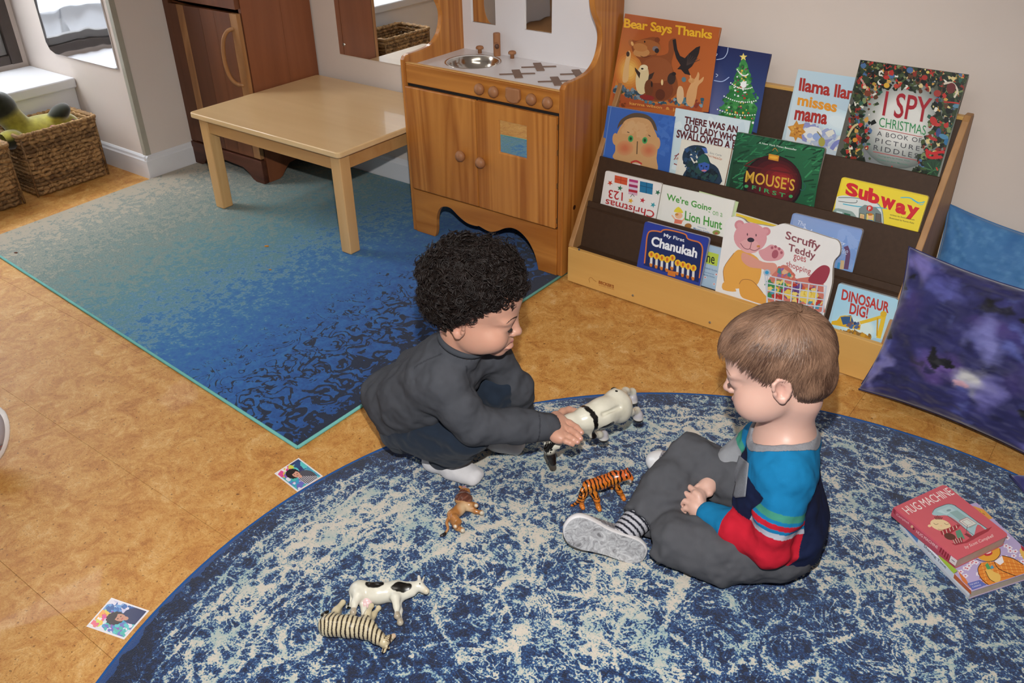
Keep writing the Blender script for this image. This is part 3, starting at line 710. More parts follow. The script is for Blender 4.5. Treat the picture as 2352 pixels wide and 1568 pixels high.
# 1 orange bear book
e,p=book('hardcover_book','orange picture book lettered Bear Says Thanks with bear and black bird',1,c4,(313,25),(817,100),.300,.010,.019,'b9642c',grp='picture books in the top tier')
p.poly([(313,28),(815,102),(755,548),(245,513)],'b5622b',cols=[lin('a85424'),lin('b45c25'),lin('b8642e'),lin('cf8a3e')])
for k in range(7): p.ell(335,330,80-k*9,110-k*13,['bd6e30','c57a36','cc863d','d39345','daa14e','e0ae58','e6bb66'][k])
p.poly([(250,425),(330,470),(460,500),(600,520),(760,498),(755,548),(245,515)],'a9512a')
bulk(p,60,((255,405),(420,455),(250,440)),(6,14),['4a6478','2f4a5c','7f8f98','3d4a34','5b7f9a'])
bulk(p,70,((420,470),(755,480),(420,505)),(6,13),['4e7a8c','2e5a6c','7d9aa6','8a3a26','34505c'])
p.poly(spline([(345,190),(350,165),(375,170),(430,155),(470,150),(492,170),(498,215),(480,248),(540,235),(545,175),(575,155),(585,175),(570,240),(560,300),(590,380),(585,450),(520,490),(430,480),(395,400),(400,290),(360,240)],3,True),'8a4a22')
p.ell(430,205,75,42,'a2602f',5);p.ell(400,232,44,24,'c08a52',0);p.ell(500,430,70,58,'7a3e1e',0);p.ell(480,325,85,70,'94522a',0);p.ell(395,205,38,22,'b77a42',10)
p.ell(474,212,16,14,'7d7274');p.ell(482,222,12,13,'2c2526');p.ell(345,182,13,20,'a2602f',-20);p.ell(352,185,7,12,'d8a868',-20);p.ell(484,165,14,14,'7a3e1e');p.ell(418,175,4,5,'1d1310')
p.line([(395,250),(420,258),(450,248)],3,'5a2c16',sm=4)
p.poly([(565,165),(582,160),(590,215),(605,250),(630,262),(655,235),(690,205),(712,198),(705,235),(690,270),(668,305),(648,322),(660,352),(630,345),(610,322),(590,320),(608,300),(585,262),(572,215)],'2a211f')
for k in range(6): p.line([(640,300),(650+k*12,240+k*6)],3,'4a3a34')
p.poly(spline([(330,225),(345,240),(335,300),(330,380),(300,385),(310,300)],3,True),'d9b27a');p.ell(329,240,9,14,'3a2a22')
p.poly(spline([(405,300),(432,310),(440,360),(430,430),(400,455),(375,430),(370,370),(385,320)],3,True),'dcca9c');p.poly([(365,310),(395,340),(390,370),(368,330)],'3b2c24');p.poly([(440,350),(470,335),(455,370),(435,380)],'3b2c24');p.ell(413,312,22,16,'e6d8b0');p.ell(405,318,7,5,'3b2c24')
p.poly(spline([(660,400),(690,360),(700,335),(708,350),(705,380),(730,360),(725,385),(700,410),(690,470),(670,520),(640,500),(640,450)],3,True),'d4a06a');p.ell(665,380,16,14,'c89258');p.poly([(655,355),(662,350),(668,380),(660,380)],'d4a06a')
p.poly(spline([(600,410),(620,420),(625,470),(610,505),(590,490),(588,440)],3,True),'d8b48a');p.ell(560,370,22,32,'3d2c24',10);p.ell(572,345,12,10,'2b201c')
p.ell(625,375,12,14,'5c7c86');p.ell(440,420,24,45,'6e3d20');p.ell(455,400,5,16,'2a1c18');p.ell(510,390,6,16,'e4c890');p.ell(430,470,40,14,'8c2a26',8);p.ell(500,455,26,30,'5e2e18')
bulk(p,14,((258,480),(320,500),(256,500)),(4,7),['7a3a1c'])
p.text('Bear Says Thanks',(310,50),(777,112),(306,114),'e9b32a',.028,0,.96)
p.text('karma wilson  &  jane chapman',(338,492),(745,548),(337,512),'e0a050',.02)
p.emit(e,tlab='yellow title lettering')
# 2 night tree book
e,p=book('hardcover_book','navy blue picture book with a decorated green fir tree',1,c4,(770,190),(1085,240),.262,.008,.008,'2b3264',grp='picture books in the top tier')
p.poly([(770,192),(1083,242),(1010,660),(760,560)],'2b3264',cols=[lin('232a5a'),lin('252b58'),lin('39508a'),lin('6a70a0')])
for k in range(7):
    y0=275+k*52; w0=28+k*19; cx=941-k*5
    p.poly([(cx,y0-18),(cx+w0*.75,y0+20),(cx+w0*1.05,y0+62),(cx+w0*.5,y0+78),(cx,y0+84),(cx-w0*.5,y0+68),(cx-w0*1.05,y0+46),(cx-w0*.7,y0+10)],['3f8a46','2f7a3c'][k%2])
for k in range(160):
    b=random.random(); y=290+b*310; x=941-b*28+random.uniform(-1,1)*(20+b*120); p.blob(x,y+random.uniform(-6,14),random.uniform(5,11),random.choice(['2c6e35','4d9a50','3a8243','58a45c','256030']),6,.5)
for k in range(70):
    b=random.random(); y=300+b*330; x=941-b*28+random.uniform(-.85,.85)*(14+b*105); p.ell(x,y,random.uniform(3,7),random.uniform(3,7),random.choice(['e8ece8','b03828','e2c14e','f2f4f0','8a3a5a','d4d8e0','e2c14e']),n=8)
for row in range(4):
    y=335+row*70; w0=28+row*28; cx=937-row*7
    for k in range(12+row*2): 
        u_=k/(11+row*2)*2-1; p.ell(cx+u_*w0,y+18*(1-u_*u_)+u_*12,4,4,'eef2ee',n=7)
p.star(941,256,22,'f0d978')
for a,b in (((800,268),(862,205)),): p.line([(798,270),(835,262),(855,235),(860,205)],4,'b9c8ea',sm=5)
p.line([(785,380),(830,385),(866,362)],5,'a9bbe6',sm=5);p.line([(795,345),(806,352),(795,362)],3,'d9e2f2',sm=3);p.line([(793,238),(803,240),(795,252)],3,'d9e2f2',sm=3)
p.star(940,400,22,'eef0ee',6);p.ell(942,402,16,18,'f1f2f0')
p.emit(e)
# 3 pale blue 'misses mama' book
e,p=book('hardcover_book','pale blue picture book lettered llama llama misses mama, partly behind its neighbour',1,c5,(110,80),(470,132),.292,.008,.008,'b9ccd4',grp='picture books in the top tier')
p.poly([(112,82),(468,133),(400,560),(48,412)],'c4d8e0',cols=[lin('bcd3de'),lin('aecbdc'),lin('b3c2cf'),lin('d5dde0')])
for k in range(5): p.ell(300,330,120-k*18,60-k*8,['c0d8e2','c6dce4','ccdfe6','d2e2e8','d8e6ea'][k],20)
bulk(p,60,((140,350),(310,400),(130,420)),(12,26),['d8dad6','c2cfd6','b3bccf','9ba6cc','e0ddd0','8f93c4'])
p.ell(180,385,44,34,'e2e2de');p.ell(200,400,22,18,'93a8d4');p.ell(165,395,14,12,'a8b8de');p.line([(200,375),(225,410),(228,440)],5,'8a7a40',sm=4);p.ell(222,425,16,22,'a8a04e')
p.poly([(103,322),(112,342),(140,338),(132,362),(146,378),(126,392),(130,412),(108,402),(98,422),(90,402),(68,398),(76,374),(60,352),(88,346)],'c98a36')
bulk(p,16,((80,345),(125,350),(85,390)),(4,8),['d9a24a','a8662a'])
p.line([(268,460),(290,430),(320,420)],20,'7f86c0',sm=3)
p.text('llama llama',(120,120),(434,176),(112,182),'a93028',.03,0,.97);p.text('misses',(112,200),(298,236),(105,250),'e0952c',.035);p.text('mama',(98,272),(252,296),(90,320),'a93028',.035)
p.emit(e,tlab='dark red and orange title')
# 4 wreath cover
e,p=book('picture_book','large wreath bordered picture book lettered I SPY, rightmost in top tier',1,c5,(405,35),(918,105),.310,.006,.014,'5c5a52',grp='picture books in the top tier')
p.poly([(405,37),(917,107),(775,605),(318,507)],'c3c8cc',cols=[lin('39422c'),lin('4a4a36'),lin('8a8f86'),lin('7a7c84')])
for k in range(26):
    a_=k/25; c_='%02x%02x%02x'%tuple(int(u_+(v_-u_)*a_**.8) for u_,v_ in zip((0x62,0x6a,0x66),(0xdc,0xdc,0xd6))); p.ell(600,330,212-k*4.6,222-k*5.2,c_,12,n=30,lift=2)if 0 else p.ell(600,330,212-k*4.6,222-k*5.2,c_,12,n=30)
tlq,trq,blq=np.array((405,37)),np.array((917,107)),np.array((318,507))
def uvp(a,b): q=tlq+(trq-tlq)*a+(blq-tlq)*b; return q+np.array([(775-318-(917-405)),(605-507-(107-37))])*a*b
for k in range(1700):
    side=random.choices('TLRB',[6,4,5.5,1.2])[0]; a,b=random.random(),random.random(); d=abs(random.gauss(0,.115))
    if side=='T': a,b=a,min(.3,d*1.1)
    elif side=='L': a,b=min(.27,d*1.1),b
    elif side=='R': a,b=1-min(.3,d*1.25),b
    else: a,b=(random.uniform(.72,1),1-min(.18,d)) if random.random()<.75 else (a*.2,1-min(.1,d))
    if b>.99 or a<.005 or a>.995 or b<.005 or (.25<a<.74 and .24<b<.93): continue
    q=uvp(a,b); p.blob(q[0],q[1],random.uniform(4,15),random.choices(['1c2418','26301f','323f26','46552f','0f140e','8a2c20','b8322a','c99a4a','d8c48a','4a6a94','7a8a5a','e0ddd0','5a3a22','2f5a4a'],[8,8,7,5,6,2.5,2.5,1.6,1.4,1.0,2,1,2,1.5])[0],6,.5,lift=40+k*.1)
p.lay=215
p.line([(405,120),(440,180),(460,205)],7,'d8cfc0');p.line([(405,120),(440,180),(460,205)],3,'b03030');p.line([(415,115),(400,125)],8,'c04030')
p.line([(800,150),(840,145),(865,180),(850,215)],9,'d9cbb8',sm=5);p.ell(835,170,22,26,'6a2a28',20);p.line([(800,235),(860,240),(880,250)],7,'b82e28',sm=3);p.ell(862,255,20,10,'5d88a0')
for x,y,r,c in ((530,157,14,'d8a83a'),(575,160,12,'b84030'),(710,120,14,'a83028'),(440,195,16,'7a3a24'),(380,415,12,'cc8a2c'),(350,250,9,'d8d8d0'),(725,95,8,'d8c060'),(640,85,16,'4a6a9a'),(770,195,18,'a03830'),(470,150,9,'b09038'),(425,165,9,'d0c8a0')): p.ell(x,y,r,r*.9,c)
p.line([(345,240),(360,285)],8,'c9b8a0');p.line([(345,400),(370,355),(395,340)],10,'c8b482',sm=3)
p.poly([(740,320),(765,330),(790,345),(770,352),(745,345)],'c03a36');p.ell(752,325,16,22,'b83430',-30);p.ell(775,380,12,22,'3c4c7c',10);p.ell(800,400,24,12,'4f86a8',20);p.ell(815,425,14,16,'2f6d9a');p.ell(750,410,22,8,'b03230',20)
for Lp in ([(715,460),(740,478),(790,472),(815,478)],[(725,465),(722,490),(745,500),(790,495)],[(715,480),(740,470)]): p.line(Lp,13,'c3272a',sm=4)
p.poly([(700,520),(740,505),(790,520),(810,560),(780,600),(735,585)],'27472f')
for k in range(18): p.line([(750,560),(750+55*math.cos(k*.35),560+42*math.sin(k*.35))],4,random.choice(['2f5a38','1d3a24','4a7a4a']))
p.line([(765,545),(772,560)],6,'c83a2a')
p.text('I SPY',(528,182),(748,218),(508,300),'a3202c',.012,0,1.0);p.text('CHRISTMAS',(497,307),(718,348),(493,352),'2d8a4e',0)
p.line([(494,360),(700,402)],3,'b85050');p.text('A BOOK OF',(486,372),(697,408),(484,394),'4a4a50',.0,0,1.15);p.text('PICTURE',(478,405),(688,446),(475,427),'4a4a50',.0,0,1.35);p.text('RIDDLES',(470,438),(680,480),(467,462),'4a4a50',.0,0,1.35)
p.line([(466,470),(675,512)],3,'b85050');p.text('Photographs by Walter Wick',(490,485),(640,512),(489,494),'5a8a78');p.text('Riddles by Jean Marzollo',(485,502),(632,530),(484,511),'5a8a78');p.ell(555,541,4,4,'b04038')
p.emit(e,tlab='tall red title over green and grey lines')
# 5 face book
e,p=book('picture_book','blue picture book with a painted smiling face, no title showing',2,c4,(222,512),(580,571),.200,.006,.010,'3461ad',grp='picture books in the second tier')
p.poly([(222,515),(579,574),(545,875),(190,775)],'3b66b6',cols=[lin('3b68b8'),lin('3762b4'),lin('3560ae'),lin('3a68bc')])
p.line([(222,513),(579,571)],4,'c9b64e');p.line([(240,517),(226,600),(200,775)],3,'6f90c8')
bulk(p,50,((500,580),(565,590),(480,760)),(10,22),['3d6aba','3560b0','4570bc'])
p.ell(262,690,16,32,'c99a6a');p.ell(486,712,14,32,'c99a6a')
p.poly(spline([(272,635),(290,590),(340,558),(385,552),(435,565),(470,600),(484,650),(470,640),(380,600),(300,610)],4,True),'5a4a3a')
p.poly(spline([(300,610),(325,585),(380,575),(440,590),(468,640),(488,700),(480,790),(470,860),(262,800),(262,750),(262,690),(280,640)],4,True),'c99c6a')
for k in range(6): p.ell(312,738,46-k*7,40-k*6,['c99062','c98a5e','c88459','c77d54','c5764f','c4704c'][k]);p.ell(438,750,44-k*7,38-k*6,['c99062','c98a5e','c88459','c77d54','c5764f','c4704c'][k])
bulk(p,30,((310,600),(440,620),(300,660)),(10,20),['cfa474','c89a68','d0a878'])
for x,y in ((343,688),(418,697)): p.ell(x,y,14,18,'4fa05c',8);p.ell(x,y,8,11,'2a6a3a');p.ell(x+1,y,4,6,'16301c')
p.line([(379,702),(376,770)],5,'5a4632');p.line([(325,652),(336,656)],4,'3a2c22');p.line([(437,668),(448,676)],4,'3a2c22')
p.line([(344,815),(372,806),(402,822)],9,'bf3a30',sm=4);p.line([(352,820),(395,826)],8,'e8d0c8')
p.emit(e)
# 6 old lady
e,p=book('picture_book','pale blue picture book with jagged brown title There Was An Old Lady',2,c4,(582,525),(977,594),.205,.005,.007,'c3d4da',grp='picture books in the second tier')
p.poly([(582,527),(976,596),(925,905),(545,868)],'cadbe1',cols=[lin('c9dbe2'),lin('cddde3'),lin('d5e2e6'),lin('c2d8de')])
bulk(p,40,((590,560),(940,620),(560,840)),(18,34),['d0e0e4','c6d8e0','d6e4e8'])
for s_,a,b,c_ in (('THERE WAS AN',(630,568),(912,622),(628,606)),('OLD LADY WHO',(628,606),(908,668),(626,646)),('SWALLOWED A BELL!',(587,638),(970,722),(584,682))): p.text(s_,a,b,c_,'5a2024',.035,.08,.98)
for k in range(6): p.line([(572+k*5,800-k*3),(585+k*3,780+k*9),(598,765+k*12)],4,['8a2c2a','d8d0c0'][k%2])
p.line([(575,780),(600,770)],4,'8a2c2a');p.line([(572,820),(596,830)],5,'8a2c2a')
p.emit(e,tlab='dark maroon hand cut capitals')
# 7 board book with gorilla
e,p=book('board_book','small white board book with a blue black gorilla, in front of the brown titled book',2,c4,(613,690),(878,742),.150,.009,.016,'ddd9cc',rad=.003,board=True,grp='picture books in the second tier',pagecol='b48a66')
p.poly([(616,694),(862,742),(835,935),(594,885)],'dfdccf')
p.poly(spline([(622,760),(640,735),(680,722),(730,728),(745,742),(720,748),(680,756),(655,775),(665,800),(690,830),(700,800),(725,768),(750,780),(765,815),(790,830),(812,860),(815,930),(640,890),(620,880),(640,840),(617,800)],3,True),'26384c')
bulk(p,70,((640,740),(740,740),(620,870)),(6,14),['1d2c3e','2f4a66','243a3a','31507a'])
bulk(p,90,((650,840),(800,860),(640,890)),(8,16),['1c2a32','22404a','2a4a44','16202a'])
p.poly(spline([(700,800),(722,770),(745,780),(760,820),(735,830),(702,822)],3,True),'2a5a50')
p.poly([(700,822),(735,812),(762,824),(758,850),(735,868),(708,852)],'3a5aa8');p.ell(718,832,5,4,'141c28');p.ell(745,836,5,4,'141c28');p.line([(731,836),(728,852)],4,'1f3468');p.ell(732,857,14,5,'c07888');p.poly([(718,735),(745,738),(752,765),(738,765)],'4a6ab4')
p.text('Eric Carle',(765,758),(826,772),(763,768),'9aa0a0');p.text('From Head to Toe',(752,770),(828,790),(751,782),'c08468');p.text('by Eric',(790,786),(822,796),(789,795),'c08468')
p.emit(e)
# 8 green ornament board book
e,p=book('board_book','dark green board book with a red ornament and gold title MOUSE\'S FIRST',2,c6,(1155,-228),(1752,-118),.175,.012,.0245,'1f4a33',rad=.006,board=True,grp='picture books in the second tier',pagecol='b9a9a0')
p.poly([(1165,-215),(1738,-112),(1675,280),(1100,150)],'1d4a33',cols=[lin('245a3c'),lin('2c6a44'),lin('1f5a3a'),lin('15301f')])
random.seed(5)
for k in range(260):
    x=random.uniform(1120,1720);y=random.uniform(-190,250)+(x-1420)*.2
    if 1200<x<1600 and y>-60: continue
    a=random.uniform(-1,.2); p.line([(x,y),(x+70*math.cos(a),y+70*math.sin(a))],random.uniform(5,11),random.choice(['1a4a30','2f7a4c','3a8a58','163a26','256844']),lift=3+k%20)
p.lay=26
q0=[(0,'3a1416'),(1,'4a1618'),(2,'5c181a'),(3,'701c1e'),(4,'842022'),(5,'982826')]
p.ell(1395,120,200,190,'1c0e12',10,30)
for k,c in q0: p.ell(1400+k*12,110-k*2,188-k*28,175-k*27,c,10,26)
p.line([(1205,0),(1560,60)],10,'5a1c1c')
for yy in (0,1): p.line([(1215,-10+yy*8),(1300,-50),(1400,-60),(1500,-30),(1570,30)],4,['8a2a24','3a1418'][yy],sm=5)
p.poly([(1370,-80),(1440,-66),(1434,-28),(1366,-42)],'c98a2c');p.line([(1395,-100),(1412,-118),(1430,-95)],5,'a8742a',sm=4);p.ell(1402,-55,30,10,'e0a83a',8)
p.line([(1600,115),(1618,140),(1600,168),(1580,160)],5,'2a5a58',sm=4)
# clip to the cover is not needed: the art stays inside the board edge
p.text('MOUSE\'S',(1218,30),(1550,92),(1208,112),'d0a43c',.012);p.text('FIRST',(1258,132),(1482,190),(1255,160),'3f9a5c',.02,0,1.5);p.ell(1218,140,14,11,'3f9a5c');p.ell(1518,208,14,11,'3f9a5c')
p.text('A New York Times Bestseller',(1305,-160),(1560,-112),(1303,-148),'d9e2d8')
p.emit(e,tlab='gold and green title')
# 9 yellow train book
e,p=book('board_book','yellow board book lettered Subway in red with a grey train',2,c5,(318,590),(730,682),.150,.010,.012,'e2c832',rad=.006,board=True,grp='picture books in the second tier',pagecol='d8cbb0')
p.poly([(322,597),(722,688),(690,870),(282,770)],'ecd43c')
p.poly(spline([(292,685),(330,678),(400,690),(470,705),(505,740),(515,822)],4)+[(510,880),(275,800)],'d9dedb');p.line([(300,688),(380,690),(470,708),(506,745),(514,822)],5,'8a9a98',sm=4)
p.line([(300,705),(350,712),(385,712),(388,700)],3,'54605e',sm=4);p.line([(322,718),(390,730),(480,735),(530,740)],5,'57b5cc',sm=4)
p.poly(spline([(285,740),(340,748),(372,760),(385,800),(280,780)],3,True),'8fa5a0');p.poly([(292,750),(320,757),(318,782),(288,775)],'c9dcdc');p.poly([(328,760),(358,768),(356,790),(326,784)],'2f6a50')
p.poly([(398,740),(425,722),(480,735),(503,760),(510,830),(395,800)],'7d8c8a')
for a,b,c_ in ((402,425,'d9c68a'),(433,470,'e3cf70'),(478,503,'6a6058')): p.poly([(a,762),(b,768),(b-2,806),(a-2,800)],c_);p.line([(a,762),(b,768),(b-2,806),(a-2,800),(a,762)],3,'3f4c4e')
p.ell(452,778,12,13,'e6b890');p.ell(452,768,12,6,'c07830');p.poly([(440,792),(465,796),(464,806),(438,802)],'2f7ab8');p.ell(413,780,8,10,'d8a878')
p.ell(449,739,15,14,'c8322c');p.text('F',(443,731),(455,733),(442,748),'f2e6e0',.02);p.ell(503,815,8,8,'b83430')
p.line([(595,688),(640,690),(680,712),(710,708)],5,'5ab8cc',sm=5);p.line([(650,698),(690,722),(705,715)],3,'5ab8cc',sm=4)
for x,c_ in ((560,'b07a40'),(585,'2a2420'),(618,'d88a3c'),(645,'d8a03c')): p.ell(x,838+ (x-560)*.2,14,11,c_)
V0=text_geo('Subway',.04,0,1.0)
for i,(ch,x0,x1,y0,hh) in enumerate((('S',332,390,612,62),('u',392,436,645,48),('b',438,492,640,68),('w',495,566,680,52),('a',568,618,708,50),('y',618,678,720,66))): p.text(ch,(x0+8,y0),(x1+8,y0+(x1-x0)*.3),(x0,y0+hh),'cf2c34',.05)
p.text('written by Anastasia Suen',(545,765),(662,790),(544,774),'4a4430');p.text('illustrated by Karen Katz',(542,780),(660,806),(541,789),'4a4430')
p.emit(e,tlab='wavy red title')
# 10 upside-down christmas 123
e,p=book('board_book','white board book turned upside down with red Christmas 123 and coloured stars',3,c6,(268,33),(650,121),.140,.009,.010,'e4e0dc',rad=.006,board=True,grp='picture books in the third tier',pagecol='d6ccc0')
p.poly([(280,40),(648,124),(632,375),(254,272)],'e6e3e0')
p.poly([(330,65),(416,84),(412,134),(327,114)],'cf5532');p.line([(330,88),(414,108)],5,'b8401f');p.line([(372,74),(369,124)],5,'b8401f')
for k in range(6): p.poly([(427-k*1,90+k*17),(487-k*1,102+k*17),(486-k,119+k*17),(426-k,107+k*17)],['b53a78','d8b8d0','a32c5c','cfc0d8','b02c3c','d0a8c0'][k])
p.poly([(500,105),(588,124),(583,197),(497,178)],'2673a0');p.line([(500,135),(586,155)],5,'1c5078');p.line([(545,114),(541,188)],5,'1c5078');p.line([(450,192),(435,212)],4,'606060');p.line([(448,192),(462,210)],4,'606060')
for x,y,c_ in ((298,118,'c9452c'),(365,153,'2a6a48'),(620,182,'2a6a4c'),(437,238,'dfa82c'),(517,235,'c22c38'),(588,266,'3a9aa8')): p.star(x,y,20,c_,5,-80+x%30)
p.text('123',(382,240),(286,218),(385,182),'b82e30',.012);p.text('Christmas',(592,356),(262,272),(600,308),'b82e30',.012)
p.emit(e,tlab='inverted red title')
# 11 lion hunt
e,p=book('picture_book','white picture book lettered We\'re Going on a Lion Hunt in green',3,c6,(655,127),(1140,238),.135,.006,.0085,'e3e2da',grp='picture books in the third tier',pagecol='c8d4a8')
p.poly([(658,130),(1136,240),(1085,500),(640,378)],'e5e4dd')
p.text("We're Going",(682,186),(984,268),(678,244),'4a9a3c',.02);p.text('on a',(992,305),(1058,322),(990,332),'6aa85a',.0);p.text('Lion Hunt',(805,305),(1056,372),(801,368),'4a9a3c',.02)
p.poly(spline([(728,310),(760,278),(792,318),(760,318)],3,True),'e3cf3c');p.ell(762,338,26,22,'e8b48c');p.poly([(735,360),(790,370),(780,395),(730,390)],'e07860');p.line([(735,362),(715,335)],9,'e8b48c');p.line([(788,372),(806,352)],9,'e8b48c');p.ell(748,330,12,8,'c98a3c')
p.text('Adapted by',(888,408),(950,424),(887,418),'6a8ab0');p.text('Margery Cuyler',(862,416),(972,446),(860,432),'3f78b0',.01)
p.ell(825,408,24,18,'a8743c');p.ell(1015,452,26,16,'8a9a4c');p.ell(1015,458,12,9,'b06a50')
p.emit(e,tlab='hand drawn green title')
e,p=book('picture_book','thin pale green picture book just showing behind the lion hunt book',3,c6,(900,172),(1166,246),.14,.0025,.0012,'bccf9e',grp='picture books in the third tier')
p.poly([(905,176),(1163,247),(1135,420),(880,360)],'c6d8a8');p.emit(e)
# 12 napping house
e,p=book('board_book','periwinkle board book with pale looping title, behind the bear shaped book',3,c6,(1532,318),(2007,432),.150,.012,.014,'7f97c6',rad=.007,board=True,grp='picture books in the third tier',pagecol='c9b79a')
p.poly([(1540,328),(1998,440),(1935,720),(1500,620)],'8ba2d0',cols=[lin('8ea2cc'),lin('86a0d4'),lin('7aa6de'),lin('9aaad0')])
bulk(p,40,((1850,440),(1985,470),(1840,680)),(22,44),['84a2d8','90aada','7d9cd2'])
p.text('The',(1568,368),(1622,384),(1564,398),'d5dcec',.0,.3);p.text('Napping',(1590,405),(1890,512),(1582,462),'cfd8ec',-.004,.35);p.text('House',(1800,520),(1910,560),(1790,565),'c3cee8',-.004,.35)
p.line([(1890,545),(1905,600),(1890,700)],30,'6a4a6a',sm=4);p.line([(1868,640),(1862,700)],26,'d4b88a',sm=2);p.line([(1845,655),(1836,700)],18,'4a9ad0');p.emit(e)
# 13 yellow edged thin book behind the bear book
e,p=book('picture_book','white book with a yellow top band, only its upper corner showing',3,c6,(1146,315),(1425,400),.13,.006,.009,'dcd6c8',grp='picture books in the third tier')
p.poly([(1150,322),(1422,404),(1400,480),(1140,400)],'e2c23a');p.poly([(1148,352),(1418,432),(1400,520),(1135,440)],'ded8c6');p.emit(e)
# 14 chanukah
e,p=book('board_book','royal blue board book lettered My First Chanukah with nine candles',4,c6,(533,376),(968,490),.160,.012,.034,'2c3f92',rad=.007,board=True,grp='board books in the lowest tier',pagecol='b9b6c4')
p.poly([(545,388),(952,492),(905,790),(512,675)],'2b3c9a')
fr=spline([(530,660),(540,560),(548,480),(566,445),(610,442),(640,448),(655,436),(690,434),(770,452),(810,468),(820,492),(850,505),(900,520),(922,560),(915,640),(900,760)],4)
p.poly([tuple(q) for q in fr]+[(895,790),(522,672)],'1d2a5e');p.line(fr,9,'d0763a')
p.text('My First',(662,456),(802,494),(658,486),'dfe4ee',.02);p.text('Chanukah',(582,474),(892,560),(572,540),'e9edf2',.035)
for i in range(9):
    x=577+i*35.5; y=600+i*11.5-(22 if i==4 else 0); p.poly([(x-8,y+14),(x+8,y+18),(x+6,y+64),(x-10,y+60)],'dcdcd8'); p.ell(x,y,21,23,'e6b72c');p.ell(x,y,8,13,'c8642a'); p.poly([(x-16,y+58),(x+8,y+64),(x+3,y+84),(x-10,y+82)],'c9762c')
p.poly([(690,705),(742,718),(738,752),(686,740)],'c9762c')
p.emit(e,tlab='white rounded title')
# 15 'ne' book
e,p=book('board_book','light blue board book mostly hidden between two others, lime label showing ne',4,c6,(850,505),(1130,578),.130,.008,.016,'a5bfd8',rad=.004,board=True,grp='board books in the lowest tier')
p.poly([(860,515),(1120,580),(1090,830),(850,790)],'aac4da');p.poly([(930,572),(1032,600),(1020,680),(925,655)],'b9cf50');p.text('ne',(952,605),(1006,620),(948,652),'2c3428',.01)
p.text('Elizabeth Verdick',(930,680),(1024,708),(929,692),'5a78a0');p.text('illustrated by',(930,712),(1000,732),(929,722),'5a78a0');p.text('Marieka Heinlen',(928,728),(1005,750),(927,739),'5a78a0')
for x,y in ((940,755),(1015,735),(1000,800)): p.star(x,y,13,'e6dcdc',6);p.ell(x,y,4,4,'c84848')
p.emit(e)
# 16 bear-shaped shopping book
ol=[(1075,385),(1105,352),(1150,345),(1200,362),(1230,386),(1330,402),(1400,412),(1470,392),(1560,418),(1680,455),(1780,488),(1832,505),(1852,545),(1846,600),(1812,640),(1800,700),(1795,800),(1762,930),(1732,1040)]
yT,zT=TIERS[4]
e,p=book('board_book','white cut-out board book, pink teddy bear pushing a shopping basket',4,c6,(1075,352),(1850,545),.215,.012,.030,'e4e2e0',board=True,grp='board books in the lowest tier',outline=[tuple(q) for q in spline(ol,3)]+[(1726,1075),(1006,860)],pagecol='bcae98')
p.text('Scruffy',(1488,440),(1722,520),(1478,510),'8a5058',.02,0);p.text('Teddy',(1505,525),(1688,585),(1497,590),'8a5058',.02);p.text('goes',(1538,598),(1622,622),(1534,645),'b04a50',.005);p.text('shopping',(1490,640),(1655,695),(1485,692),'b04a50',.005)
pk='d79aa0';oc='e0a550'
p.poly(spline([(1135,590),(1185,570),(1290,620),(1320,700),(1300,790),(1250,830),(1170,830),(1090,830),(1066,780),(1068,690)],4,True),oc)
p.poly(spline([(1062,790),(1110,800),(1150,850),(1060,838)],3,True),oc);p.poly(spline([(1170,800),(1195,770),(1260,780),(1330,860),(1400,930),(1360,945),(1240,910),(1180,880)],4,True),'dca04c')
for xy,r in (((1172,402),(34,34)),((1348,445),(34,30))): p.ell(*xy,*r,'cf8a92');p.ell(*xy,r[0]*.55,r[1]*.55,pk)
p.ell(1245,485,112,100,pk,5,26);p.ell(1240,545,70,48,'dda6a8',8);p.poly(spline([(1190,590),(1230,600),(1330,650),(1410,660),(1425,700),(1390,740),(1330,700),(1240,685),(1188,640)],4,True),'d89a8a')
p.poly(spline([(1300,580),(1340,560),(1380,535),(1410,540),(1465,570),(1470,610),(1430,640),(1340,640)],4,True),pk);p.ell(1412,598,22,30,'a85c6a',15)
for x,y in ((1392,555),(1415,548),(1440,562),(1455,588)): p.ell(x,y,9,10,'a85c6a')
p.ell(1248,502,24,16,'39323e',5);p.line([(1178,525),(1205,558),(1240,562),(1252,520)],4,'7a4a54',sm=4);p.line([(1240,562),(1275,575),(1310,555)],4,'7a4a54',sm=4);p.ell(1225,465,4,9,'5a3a44');p.ell(1284,470,4,9,'5a3a44');p.ell(1300,545,12,8,'c98a4c')
p.line([(1068,780),(1066,690),(1135,590)],3,'8a5a40',sm=4);p.line([(1170,800),(1195,770),(1260,780),(1330,860)],3,'8a5a40',sm=4)
random.seed(3)
p.poly(spline([(1430,700),(1470,670),(1520,700),(1550,760),(1580,760),(1650,750),(1680,740),(1720,690),(1770,680),(1775,730),(1740,800),(1745,960),(1720,990),(1400,930),(1360,860),(1360,780)],3,True),'c9786a')
p.poly(spline([(1640,760),(1690,700),(1740,672),(1780,690),(1775,740),(1735,800),(1650,790)],4,True),'9a3c4a')
bulk(p,90,((1370,770),(1720,850),(1365,880)),(14,26),['b23a34','3f8a54','d9bc4a','7a4a86','c9603a','e0c878','4a90a8','a82c3a'])
bulk(p,24,((1500,830),(1700,870),(1490,880)),(18,26),['dfc456','d4b446','e6d070']);bulk(p,18,((1420,690),(1530,720),(1420,740)),(12,20),['4a8a8a','d8b08a','c96a5a','8a6aa0']);bulk(p,22,((1530,780),(1600,790),(1520,850)),(8,12),['5a3a78','6a4a8a'])
wc='c6ccd8'
for k in range(5): p.line([(1350+k*2,740+k*50),(1560,785+k*50),(1762-k*8,815+k*46)],8,wc)
for k in range(8): p.line([(1362+k*56,745+k*11),(1356+k*53,935+k*12)],8,wc)
